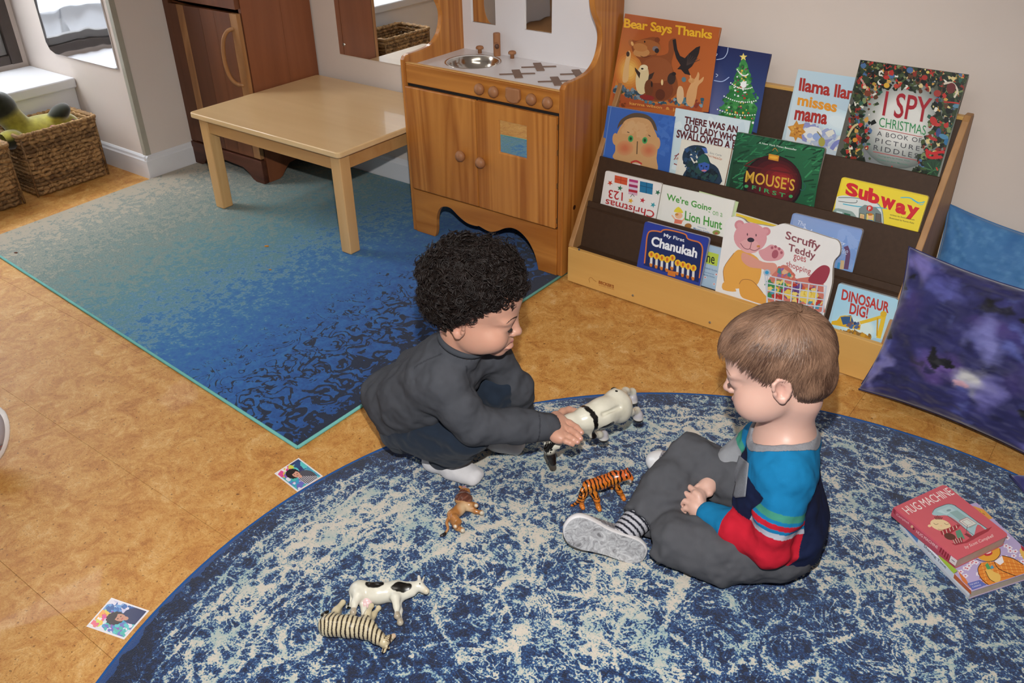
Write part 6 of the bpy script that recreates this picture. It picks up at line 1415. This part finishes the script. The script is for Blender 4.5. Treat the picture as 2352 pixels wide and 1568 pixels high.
    S.chain([shN,(shN*.45+elN*.55)+[.002,-.006,0],elN,(elN+wrN)/2+[0,-.002,-.002],wrN],[.042,.038,.0355,.0320,.0255],k=.014)
    S.chain([shF,elF,wrF+(elF-wrF)*.12],[.042,.034,.0265],k=.014)
    wd=n_(wrN-elN); S.ell(wrN+wd*.064,(.050,.050,.050),k=.001,op='sub'); S.cap(wrN-wd*.006,wrN+wd*.03,.0195,k=.001,op='sub')
    wf=n_(wrF-elF); S.ell(wrF+wf*.058,(.050,.050,.050),k=.001,op='sub'); S.cap(wrF-wf*.01,wrF+wf*.03,.0185,k=.001,op='sub')
    # neck opening
    up=n_(hc-nk); S.cap(nk+up*.004,nk+up*.05,.0430,.070,k=.002,op='sub')
    # hem: cut below a slanting line over the thighs
    hem_n=n_([.42,.0,.9]); S.plane(-hem_n,-(np.array([-1.06,1.05,.098])@hem_n),k=.006,op='sub') if False else None
    S.ell(np.array([-.925,1.10,.045]),(.155,.20,.100),Ry(.35),k=.010,op='sub')
    # put back what the scoop took from the forearm
    S.chain([(shN*.45+elN*.55)+[.002,-.006,0],elN,(elN+wrN)/2+[0,-.002,-.002],wrN-wd*.012],[.038,.0355,.0320,.0258],k=.010); S.cap(wrN-wd*.02,wrN+wd*.03,.0195,k=.001,op='sub')
    def scol(V):
        C=flatc('484a50')(V)
        t=(V-wrN)@wd; near=np.linalg.norm(V-wrN-np.outer(t,wd),axis=1)<.034; C=mixc(C,((np.abs(t+.030)<.0013)&near)*.6,'24262c')
        ds=np.abs((V-shN)@n_([.35,-.75,.1])+.004); m=(np.linalg.norm(V-shN,axis=1)<.062)&(ds<.0014); C=mixc(C,m*.55,'25272d'); return C
    garment(S,'long_sleeved_top',fab('charcoal_jersey'),e,scol,.0050,19,4)
    # ribbed collar
    a1=n_(np.cross(up,[0,1,0])); a2=np.cross(up,a1); ring=[nk+up*.004+a1*.0455*math.cos(t)+a2*.0455*math.sin(t) for t in np.linspace(0,2*math.pi,49)]
    MB().tube(ring,[.0062]*49,8,False).build('collar',plain('charcoal_rib','404349',.9,.15,bump=.4,scale=60),e,smooth=True)
    # jeans
    S=Sdf((-1.22,.98,.008),(-.86,1.30,.30),.0026)
    S.ell(pel+[0,0,-.004],(.082,.098,.078),Rz(-1.16),k=.02)
    S.chain([hipN,(hipN+knN)/2+[0,-.004,-.004],knN,(knN+anN)/2+[-.004,-.004,.0],anN+[0,0,.012]],[.064,.060,.050,.047,.042],k=.014); S.chain([hipF,knF,anF+[0,0,.010]],[.062,.050,.040],k=.014)
    for an,kn in ((anN,knN),(anF,knF)): dd=n_(an-kn); S.ell(an+dd*.052,(.05,.05,.05),k=.001,op='sub'); S.cap(an-dd*.02,an+dd*.04,.030,k=.001,op='sub')
    garment(S,'jeans',fab('dark_denim',.5,1500,.1),e,flatc('232d3b'),.0055,19,11)
    # socks
    for he,to,an in ((heN,toN,anN),(heF,toF,anF)):
        S=Sdf(np.minimum(np.minimum(he,to),an)-.045,np.maximum(np.maximum(he,to),an)+.045,.002); S.chain([an+[.004,0,.016],he+[0,0,0]],[.0265,.0225],k=.012)
        S.chain([he,(he+to)/2+[0,0,.004],to],[.0225,.0250,.0165],k=.014); sd=n_(np.cross(to-he,[0,0,1])); 
        for o in (-.014,.012): S.cap((he+to)/2+sd*o*.8,to+sd*o-[0,0,.003],.0185,.0130,k=.010)
        garment(S,'sock',fab('white_sock',.5,700,.2),e,flatc('d2d0d2'),.0012,30,6)
    # curls
    hs=plain('curl_black_brown','1b120f',.50,.35,var=.3); c,M,s=H; rg=np.random.default_rng(5)
    S=Sdf(hc-.14,hc+.15,.003); L=lambda *p: c+M@(np.array(p)*s)
    S.ell(L(-.014,0,.040),np.array((.095,.082,.085))*s,M,k=0); S.ell(L(.082,0,-.004),np.array((.062,.10,.070))*s,M@Ry(.38),k=.006,op='sub'); S.ell(L(.036,0,-.062),np.array((.085,.10,.064))*s,M,k=.006,op='sub')
    for y in (-1,1): S.ell(L(.034,.078*y,.002),np.array((.046,.036,.034))*s,M@Ry(-.45),k=.006,op='sub')
    S.ell(L(-.006,.080,-.022),np.array((.022,.03,.034))*s,M,k=.004,op='sub'); S.ell(L(-.006,-.080,-.022),np.array((.022,.03,.034))*s,M,k=.004,op='sub'); S.ell(L(-.02,0,-.085),np.array((.06,.07,.04))*s,M,k=.01,op='sub')
    V,F=S.poly(); q=(V-L(-.01,0,.03)); q/=np.linalg.norm(q,axis=1)[:,None]; V=V+q*((vnoise(V,42,7,3)-.5)*.030)[:,None]
    ho=mesh('hair',V,F,plain('hair_base_dark','17100d',.9,.1,var=.3),e,smooth=True,label='tight dark curls')
    m=MB(); cnt=0
    base=V[::max(1,len(V)//1250)]
    for p in base:
        w=(p-c)@M/s
        nrm=n_(p-L(-.01,0,.03)); 
        zm=np.interp(w[0],[-.06,-.04,.0,.02,.05,.075],[-.07,-.03,.020,.034,.048,.052])
        if w[2]<zm+.003: continue
        R0=rg.uniform(.0055,.0115); turns=rg.uniform(1.1,2.2); ln=rg.uniform(.006,.020); ax=n_(nrm+rg.normal(0,.55,3)); 
        a=n_(np.cross(ax,[.3,.1,.9])); b=np.cross(ax,a); ph=rg.uniform(0,6.28); st=p+nrm*rg.uniform(-.003,.005); N=int(10*turns)+4
        for st3 in range(3):
            P=[]; dr=rg.normal(0,.0013,3); rk_=1+rg.normal(0,.10); dph=rg.normal(0,.22)
            for k in range(N):
                t=k/(N-1); an=ph+dph+t*turns*6.283; r=R0*rk_*(1-.35*t); P.append(st+dr+ax*(t*ln)+a*math.cos(an)*r+b*math.sin(an)*r)
            m.tube(P,list(np.linspace(.00125,.0004,N)),3,False)
    o=m.build('curls',hs,ho,smooth=True); o['kind']='stuff'
child_curly()

# ================= short haired child sitting cross-legged
def child_straight():
    e=root('person',(-.38,1.26,RT_),'short brown haired toddler sitting cross-legged in a teal, navy and red striped top','person','toddlers playing on the round rug')
    HM=np.stack([n_([-.930,-.290,-.33]),[0,0,0],[0,0,0]],1); z=np.array([-.26,.07,.95]); x=HM[:,0]; z=n_(z-x*(z@x)); HM=np.stack([x,np.cross(z,x),z],1); H=(np.array([-.3985,1.275,.415]),HM,1.0)
    hc,_,hs=H; pel=np.array([-.342,1.270,.078]);mid=np.array([-.362,1.273,.150]);che=np.array([-.362,1.272,.220]);nk=np.array([-.368,1.282,.298]); side=n_([.35,-.94,0])
    shL=np.array([-.326,1.206,.252]);elL=np.array([-.326,1.168,.122]);wrL=at(1622,1183,z=.098);shR=np.array([-.395,1.345,.255]);elR=np.array([-.447,1.345,.165]);wrR=at(1642,1098,z=.118)
    hipL=pel+side*.055;knL=np.array([-.490,1.140,.055]);anL=np.array([-.575,1.270,.046]);hipR=pel-side*.055+[-.01,0,.01];knR=np.array([-.545,1.300,.118]);anR=at(1462,1205,z=.060)
    S=Sdf((-.78,1.03,.005),(-.18,1.46,.56),.0023)
    for o in (-.034,.034): S.chain([pel+side*o,mid+side*o,che+side*o*1.2],[.060,.058,.055],k=.03)
    S.chain([che,nk,hc+HM@np.array([-.028,0,-.062])],[.052,.037,.038],k=.03); S.chain([shL,nk+[.005,0,-.035],shR],[.034,.042,.034],k=.035)
    S.chain([shL,elL,wrL],[.030,.024,.0170],k=.012); S.chain([shR,elR,wrR],[.030,.024,.0165],k=.012)
    S.chain([hipL,knL,anL],[.050,.036,.022],k=.02); S.chain([hipR,knR,anR],[.050,.030,.019],k=.02)
    Z=.108; P=lambda x,y,z: at(x,y,z=z)
    # left hand (nearest)
    S.chain([wrL,P(1600,1165,.104)],[.0165,.0170],k=.008); S.chain([P(1601,1142,.112),P(1601,1172,.098)],[.0140,.0140],k=.010); S.chain([P(1606,1140,.116),P(1594,1160,.104)],[.012,.013],k=.01)
    for k,f in enumerate(([(1600,1130,.124),(1584,1119,.122),(1572,1123,.114),(1577,1131,.106)],[(1592,1143,.118),(1575,1134,.117),(1564,1139,.108),(1570,1147,.101)],[(1588,1157,.111),(1572,1150,.110),(1562,1156,.101),(1568,1163,.095)],[(1588,1171,.103),(1574,1167,.101),(1566,1172,.093),(1572,1178,.089)])):
        finger(S,[P(*p) for p in f],[.0063,.0065,.0062,.0056][k],k=.0010)
    finger(S,[P(1608,1150,.118),P(1604,1138,.124),P(1596,1132,.126)],.0076,k=.004)
    # right hand behind it
    S.chain([wrR,P(1625,1118,.116)],[.0160,.0165],k=.008); S.chain([P(1626,1112,.118),P(1612,1128,.112)],[.0145,.0145],k=.010)
    for k,f in enumerate(([(1618,1112,.124),(1604,1116,.122),(1594,1124,.116)],[(1615,1120,.120),(1600,1124,.118),(1592,1132,.112)],[(1616,1130,.114),(1604,1134,.112),(1596,1138,.108)],[(1620,1136,.110),(1610,1139,.108),(1603,1141,.105)])):
        finger(S,[P(*p) for p in f],[.0062,.0062,.0058,.0054][k],k=.0010)
    finger(S,[P(1634,1122,.118),P(1630,1132,.116),P(1620,1136,.114)],.0072,k=.003)
    head(S,H,False)
    for y in (-1,1): S.ell(H[0]+HM@np.array([.040,.034*y,-.050]),(.034,.030,.030),HM,k=.016)
    def col(V):
        c,M,s=H
        C=paint(V,'cba596',head_paint(H,False,'','bf7d7a','cc968a')+[(P(1640,1104,.13),(.004,)*3,'9ab090',.5)]); q=(V-c)@M/s; hl=np.clip((q[:,2]-hairline(q))/.018,0,1)*(np.linalg.norm(V-c,axis=1)<.14)
        return mixc(C,hl*.75,'7a5a48')
    def hairline(q):      # height above which scalp hair grows
        x=q[:,0]; return np.where(x>.035,.060+(x-.035)*.15,np.where(x>.0,.026+(x/.035)*.034,np.where(x>-.035,.022+0*x,-.048+0*x)))
    V,F=S.poly(); BS=S; mesh('body',V,F,skinmat('skin_fair',.14),e,smooth=True,cols=col(V),label='fair skinned face, neck and hands')
    eyes_lashes(H,e,plain('brow_fair','8f6a54',.7),plain('lash_brown','4a342a',.6),BS)
    # striped top
    S=Sdf((-.55,1.09,.02),(-.19,1.43,.355),.0015)
    for o in (-.036,.036): S.chain([pel+side*o*1.05+[.004,0,.014],mid+side*o+[.004,0,0],che+side*o*1.2],[.072,.069,.062],k=.03)
    S.ell(pel+[.006,0,.030],(.104,.078,.066),Rz(-1.2),k=.02); S.chain([shL,nk+[.004,0,-.040],shR],[.040,.052,.040],k=.03); S.chain([shL,(shL+elL)/2+[.002,-.006,0],elL,(elL+wrL)/2,wrL-(wrL-elL)*.05],[.043,.040,.038,.035,.0255],k=.007)
    S.chain([shR,elR,(elR+wrR)/2,wrR+(elR-wrR)*.15],[.040,.035,.033,.0270],k=.012)
    up=n_(np.array([-.02,.0,1])+0*x); NC=(nk+np.array([-.004,-.006,-.004]),nk+np.array([-.012,-.010,.05]),.056,.085); S.cap(*NC,k=.003,op='sub')
    for wr,el,sh_ in ((wrL,elL,-.05),(wrR,elR,.15)):
        wd=n_(wr-el); E_=wr-(wr-el)*(.05 if wr is wrL else .15); S.ell(E_+wd*.064,(.055,.055,.055),k=.001,op='sub'); S.cap(E_-wd*.008,E_+wd*.03,.0205,k=.001,op='sub')
    S.plane((0,0,1),.030,k=.004,op='sub') if False else None
    Sf=S
    def scol(V):
        C=np.tile(np.array(lin('17203f')),(len(V),1)); zb=.228-(V[:,0]+.34)*.10; C[V[:,2]>zb]=lin('1675a8')
        # arm parameter
        def arm(sh,el,wr):
            d=el-sh;L1=np.linalg.norm(d);t=np.clip((V-sh)@d/L1**2,0,1);q=sh+t[:,None]*d;d1=np.linalg.norm(V-q,axis=1);d2v=wr-el;L2=np.linalg.norm(d2v);t2=np.clip((V-el)@d2v/L2**2,0,1.1);q2=el+t2[:,None]*d2v;dd2=np.linalg.norm(V-q2,axis=1)
            a=np.where(d1<dd2,t*L1,L1+t2*L2); return a,np.minimum(d1,dd2)
        a,dd=arm(shL,elL,wrL); ta=mid+side*.036;tb_=che+side*.043;td=tb_-ta;tt=np.clip((V-ta)@td/(td@td),-.5,1);dT=np.linalg.norm(V-ta-tt[:,None]*td,axis=1)-.069; inarm=(dd<.052)&(a>.030)&(dd-.038<dT+.001)
        L1=np.linalg.norm(elL-shL); x0=.050
        bands=[(0,x0,'1675a8'),(x0,x0+.013,'3f8c78'),(x0+.013,x0+.020,'1675a8'),(x0+.020,x0+.030,'b81d30'),(x0+.030,x0+.037,'1675a8'),(x0+.037,x0+.048,'b4b6c2'),(x0+.048,L1+.082,'b81d30'),(L1+.082,1,'1672a2')]
        for p,q,c in bands: C[inarm&(a>=p)&(a<q)]=lin(c)
        a2,d2=arm(shR,elR,wrR); in2=(d2<.046)&(a2>.03)&(V[:,0]<-.40)&(V[:,1]>1.27)
        for p,q,c in ((.03,.075,'1675a8'),(.075,.098,'3f8c78'),(.098,1,'8b8d92')): C[in2&(a2>=p)&(a2<q)&~inarm]=lin(c)
        return C*(.9+.2*vnoise(V,40,9,3))[:,None]
    top=garment(S,'striped_top',fab('jersey'),e,scol,.0042,18,8)
    pts=[(1706,1048),(1716,1082),(1718,1120),(1700,1142),(1676,1132),(1672,1104),(1690,1074)]
    # pocket and neck band are cut from the top's own surface and lifted by a millimetre
    me=top.data; n=len(me.vertices); VV=np.empty(n*3); me.vertices.foreach_get('co',VV); VV=VV.reshape(-1,3)+np.array(worg(top)); FF=np.array([list(p.vertices) for p in me.polygons]); cen=VV[FF].mean(1)
    fn=np.cross(VV[FF[:,1]]-VV[FF[:,0]],VV[FF[:,2]]-VV[FF[:,0]]); N=np.zeros_like(VV)
    for j in range(4): np.add.at(N,FF[:,j],fn)
    N/=np.maximum(np.linalg.norm(N,axis=1),1e-12)[:,None]
    def patch(name,ins,mat,lift,label):
        if ins.sum()<10: return
        u,inv=np.unique(FF[ins],return_inverse=True); o=mesh(name,VV[u]+N[u]*lift,inv.reshape(-1,4),mat,e,smooth=True,label=label)
        so=o.modifiers.new('thick','SOLIDIFY'); so.thickness=lift*1.2
    from mathutils.bvhtree import BVHTree
    bv=BVHTree.FromPolygons([tuple(v) for v in VV],[tuple(int(i) for i in f) for f in FF]); gu,gv=13,20; tl,tr,br,bl=[np.array(q,float) for q in ((1700,1046),(1722,1064),(1714,1140),(1670,1128))]; PV={};
    for i in range(gu):
        for j in range(gv):
            u_,v_=i/(gu-1),j/(gv-1); q=(tl*(1-u_)+tr*u_)*(1-v_)+(bl*(1-u_)+br*u_)*v_; q=q+np.array([0,9*(1-abs(2*u_-1))*v_**3]); d=RT@np.array([(q[0]-1176)/FPX,-(q[1]-784)/FPX,-1.0]); h=bv.ray_cast(Vector((0,0,CAMZ)),Vector(d))
            if h[0] is not None: PV[i,j]=h[0]+h[1]*(.0013 if h[1].dot(Vector(d))<0 else -.0013)
    ks=list(PV); ix={k:n for n,k in enumerate(ks)}; PF=[[ix[k],ix[k[0]+1,k[1]],ix[k[0]+1,k[1]+1],ix[k[0],k[1]+1]] for k in ks if (k[0]+1,k[1]) in ix and (k[0]+1,k[1]+1) in ix and (k[0],k[1]+1) in ix]
    o=mesh('pocket',[tuple(PV[k]) for k in ks],PF,plain('pocket_marl','7d8087',.9,.15,var=.15,scale=300,bump=.3),e,smooth=True,label='grey chest pocket'); so=o.modifiers.new('thick','SOLIDIFY'); so.thickness=.0012
    a,b,r1,r2=NC; d=b-a; t=np.clip((cen-a)@d/(d@d),0,1); dist=np.linalg.norm(cen-a-t[:,None]*d,axis=1)-(r1+(r2-r1)*t)
    patch('neck_band',(dist<.0125)&(cen[:,2]>nk[2]-.075),plain('grey_marl','84868c',.9,.15,var=.12,scale=300,bump=.3),.0016,'grey neck band')
    # trousers
    S=Sdf((-.66,1.06,.004),(-.20,1.44,.24),.0026)
    S.ell(pel+[.0,0,-.012],(.092,.072,.060),Rz(-1.2),k=.02)
    S.chain([hipL+[.0,-.004,-.008],(hipL+knL)/2+[0,-.012,-.012],knL+[.002,-.002,.004],(knL*.6+anL*.4)+[0,0,.0],anL*.75+knL*.25],[.060,.056,.048,.044,.038],k=.016)
    S.chain([hipR,(hipR+knR)/2+[0,0,.006],knR+[.004,-.002,.006],(knR+anR)/2+[.006,.004,.012],anR+(knR-anR)*.16],[.058,.055,.050,.046,.041],k=.014)
    dd=n_(anR-knR); E_=anR+(knR-anR)*.16; S.ell(E_+dd*.070,(.062,.062,.062),k=.001,op='sub'); S.cap(E_-dd*.02,E_+dd*.04,.030,k=.001,op='sub')
    tm=fab('grey_corduroy',.45,1300)
    garment(S,'trousers',tm,e,flatc('515257'),.0080,17,21,label='grey corduroy trousers')
    MB().lathe([(.004,0),(.004,.001),(.0015,.002)],tuple(P(1749,1283,.055)),(.3,-.8,.3),12).build('rivet',plain('brass_rivet','a8824a',.3,.5,1),e,smooth=True)
    # striped sock
    sd=n_(anR-knR); S=Sdf(anR-.07,anR+.07,.0018); S.cap(anR+(knR-anR)*.42,at(1436,1222,z=.050),.0340,.0250,k=.004)
    def sk(V): C=np.tile(np.array(lin('b2b2ba')),(len(V),1)); C[np.sin((V-anR)@sd*620)>.25]=lin('20222c'); return C
    garment(S,'sock',fab('striped_sock',.4,900),e,sk,.0006,40,3,label='grey sock with thin black stripes',sm=1)
    # right shoe, its worn pale sole turned to the camera
    X,Y,Zc=RT[:,0],RT[:,1],RT[:,2]
    u=n_(-.925*X+.38*Y); w=n_(np.cross(Zc,u)); w=w if w@Y>0 else -w; n=n_(Zc*.93-w*.34-u*.05); w=n_(w-n*(w@n)); u=n_(u-n*(u@n)-w*(u@w)); c=at(1393,1244,z=.052)
    def shoe(c,u,w,n,dots,s=1.0):
        R=np.stack([u,w,n],1); out=Sdf(c-.13,c+.13,.0018); L=lambda a,b,d: c+u*a*s+w*b*s+n*d*s
        def foot(S,g,d0,d1,k=.006):
            for a,b,r in ((.052,-.004,.0335),(.030,-.003,.0345),(.010,.001,.0310),(-.012,.003,.0285),(-.034,.002,.0285),(-.055,0,.0270)):
                S.ell(L(a,b,(d0+d1)/2),((r+g)*s,(r+g)*s,(d1-d0)/2*s),R,k=k*0+.010)
        m=MB(); o=[(.086,.000),(.082,.016),(.070,.028),(.052,.031),(.030,.029),(.008,.026),(-.015,.026),(-.040,.028),(-.060,.027),(-.076,.018),(-.081,.002),(-.078,-.014),(-.064,-.025),(-.040,-.028),(-.012,-.029),(.015,-.033),(.040,-.038),(.062,-.036),(.078,-.024),(.085,-.010)]
        o=[tuple(q) for q in spline(o,4,True)]; k=len(o); rings=[(.0,.965),(-.0015,1.0),(-.008,1.015),(-.013,1.0),(-.016,.985)]
        Vs=[];Fs=[]
        for d,g in rings: Vs+=[tuple(L(a*g,b*g,d)) for a,b in o]
        for i in range(len(rings)-1): Fs+=[[i*k+j,i*k+(j+1)%k,(i+1)*k+(j+1)%k,(i+1)*k+j] for j in range(k)]
        Fs.append([len(rings[:-1])*k+j for j in range(k)]); hdl=mesh('shoe',Vs,Fs,plain('shoe_rim_white','d6d4d6',.4,.4),e,smooth=True,label='white rubber rim with dotted grey upper')
        Vs=[tuple(L(a*.93,b*.92,-.0004)) for a,b in o]+[tuple(L(a*.965,b*.965,-.0006)) for a,b in o]; Fs=[list(range(k))]+[[j,k+j,k+(j+1)%k,(j+1)%k] for j in range(k)]
        t=NT('worn_sole'); nz=t.noise(t.coord((1,1,1)),42,5,.65,3.0); nz2=t.noise(t.coord((1,1,1)),13,3,.5,1.0); t.bump(nz,.3,.001)
        t.fin(t.ramp(t.math('ADD',t.math('MULTIPLY',nz,.8),t.math('MULTIPLY',nz2,.2)),[(.36,lin('6e6d70')),(.46,lin('97979a')),(.56,lin('b0b1b4')),(.64,lin('c6c6c8'))]),.6,.3); mesh('sole',Vs,Fs,t.m,hdl,label='scuffed grey sole')
        S=Sdf(c-.13,c+.13,.0022)
        for a,r,h in ((.050,.027,.022),(.030,.0285,.030),(.008,.0265,.040),(-.015,.0255,.050),(-.040,.0265,.056),(-.058,.0245,.050)): S.cap(L(a,0,-.014),L(a,0,-.014-h*.55),r*s,r*.72*s,k=.012)
        S.plane(tuple(-n),-(c@n)+.010*s,k=.001,op='sub')
        S.cap(L(-.030,0,-.050),L(-.040,0,-.090),.022*s,.020*s,k=.002,op='sub')
        def uc(V):
            q=(V-c)@R; C=np.tile(np.array(lin('7c7c82')),(len(V),1)); g=.0085; ii=np.round(q[:,0]/g);jj=np.round(q[:,2]/g+.5*(ii%2)); d=np.hypot(q[:,0]-ii*g,q[:,2]-(jj-.5*(ii%2))*g)
            C[d<.0019]=lin('d8d8de'); return C
        V,F=S.poly(); mesh('upper',V,F,vcol('shoe_canvas',.5,.4,bump=.3),hdl,smooth=True,cols=uc(V),label='grey upper with tiny white dots')
    shoe(c,u,w,n,True)
    # left shoe, toe just showing beyond the knee
    c2=at(1536,1070,z=.034); u2=n_(at(1490,1052,z=.030)-at(1545,1078,z=.034)); n2=n_([0,-.15,1.0]); n2=n_(n2-u2*(n2@u2)); w2=np.cross(n2,u2); R2=np.stack([u2,w2,n2],1)
    S=Sdf(c2-.12,c2+.12,.0018); S.ell(c2+u2*.012,(.044,.031,.024),R2,k=0); S.ell(c2-u2*.035,(.050,.029,.030),R2,k=.015); S.plane((0,0,1),RT_+.002,k=.003,op='sub')
    def lc(V):
        q=(V-c2)@R2; C=np.tile(np.array(lin('8c8c92')),(len(V),1)); g=.008; ii=np.round(q[:,0]/g);jj=np.round(q[:,1]/g); C[np.hypot(q[:,0]-ii*g,q[:,1]-jj*g)<.0018]=lin('3c4058'); C[(q[:,0]>.020-q[:,1]*.35)|(q[:,2]<-.012)]=lin('dcdcde'); return C
    V,F=S.poly(); mesh('shoe',V,F,vcol('shoe_patent',.22,.6,mottle=0,coat=.3),e,smooth=True,cols=lc(V),label='dotted silver shoe with a white rubber toe')
    # hair: a close cap plus combed strands running out from the crown whorl
    c,M,s=H; L=lambda p: c+(np.asarray(p)*s)@M.T
    ec=np.array([-.009,0,.032]); er=np.array([.0905,.0735,.0775])
    S=Sdf(c-.15,c+.15,.0028); S.ell(L(ec),er*s,M,k=0); S.ell(L((.035,0,.037)),np.array((.0525,.0605,.0510))*s,M,k=.02); S.ell(L((-.047,0,-.022)),np.array((.044,.052,.037))*s,M,k=.02)
    V,F=S.poly(); q=(V-c)@M/s; keep=(q[:,2]>hairline(q)-.002); keep&=~((np.abs(q[:,1])>.055)&(q[:,2]<.012)&(q[:,0]>-.034))
    fk=keep[F].all(1); u_,inv=np.unique(F[fk],return_inverse=True); V2=V[u_]; F2=inv.reshape(-1,4)
    tone=vnoise((V2-c)@M,60,3,3); C=mixc(np.tile(np.array(lin('664a39')),(len(V2),1)),(tone-.4)*2,'7c5c48'); hm=vcol('hair_brown',.42,.4,mottle=.1)
    ho=mesh('hair',V2,F2,hm,e,smooth=True,cols=C,label='short straight light brown hair')
    rg=np.random.default_rng(9); N=15000; wh=np.array([-.055,.018,.103])
    # random points on the head ellipsoid
    d=rg.normal(size=(N*2,3)); d/=np.linalg.norm(d,axis=1)[:,None]; p=ec+d*er; front=p[:,0]>.02; 
    ok=(p[:,2]>hairline(p)-.002)&~((np.abs(p[:,1])>.055)&(p[:,2]<.018)&(p[:,0]>-.034)); p=p[ok][:N]
    Wp=S.snap(L(p)); nn2=V2[rg.integers(0,len(V2),N//3)]; Wp=np.concatenate([Wp,nn2]); p=(Wp-c)@M/s; N=len(p)
    K=7; out=np.zeros((N,K,3)); cur=p.copy(); ln=rg.uniform(.018,.040,N); jit=rg.normal(0,.13,(N,3)); cl=vnoise(p,48,4,3); clump=(cl-.5)[:,None]*np.array([.5,2.0,.3]); lift=rg.uniform(.0003,.0034,N)*(.5+cl)
    def surf(x): return (S.snap(L(x),0,2)-c)@M/s
    for k in range(K):
        t=k/(K-1); nr=S.grad(L(cur))@M; out[:,k]=cur+nr*(lift+.0022*np.sin(t*3.0)+.0006)[:,None]
        dr=cur-wh; dr=dr-nr*(dr*nr).sum(1)[:,None]; dl=np.linalg.norm(dr,axis=1)[:,None]; dr/=np.maximum(dl,.004)
        sw=np.cross(nr,dr)*(.55*np.exp(-dl/.03)+.10); g=np.array([.25,0,-.25]); dr=dr+sw+jit+clump+g; dr-=nr*(dr*nr).sum(1)[:,None]; dr/=np.linalg.norm(dr,axis=1)[:,None]
        cur=surf(cur+dr*(ln/(K-1))[:,None])
    W=L(out.reshape(-1,3)).reshape(N,K,3); tg=np.gradient(W,axis=1); tg/=np.linalg.norm(tg,axis=2)[:,:,None]; nr=W-L(ec); nr/=np.linalg.norm(nr,axis=2)[:,:,None]; sdv=np.cross(tg,nr); sdv/=np.linalg.norm(sdv,axis=2)[:,:,None]
    rad=np.array([.9,1,1,.9,.75,.5,.12])*.00048; ring=[sdv*rad[None,:,None]*1.3,nr*rad[None,:,None]*.9,-sdv*rad[None,:,None]*1.3]
    Vv=np.stack([W+r for r in ring],2).reshape(-1,3); b=(np.arange(N)[:,None]*K+np.arange(K-1)[None,:]).ravel()*3
    Fq=np.concatenate([np.stack([b+i,b+(i+1),b+3+(i+1),b+3+i],1) for i in (0,1)])
    tone=np.clip(rg.uniform(0,1,N)*.5+1.3*(vnoise(p*np.array([.6,1,1]),60,6,2)-.35),0,1); cc=np.array(lin('4a3328'))*(1-tone)[:,None]+np.array(lin('a07c64'))*tone[:,None]; cc=np.repeat(cc,K*3,axis=0)
    o=mesh('hair_strands',Vv,Fq,hm,ho,smooth=True,cols=cc); o['kind']='stuff'
child_straight()
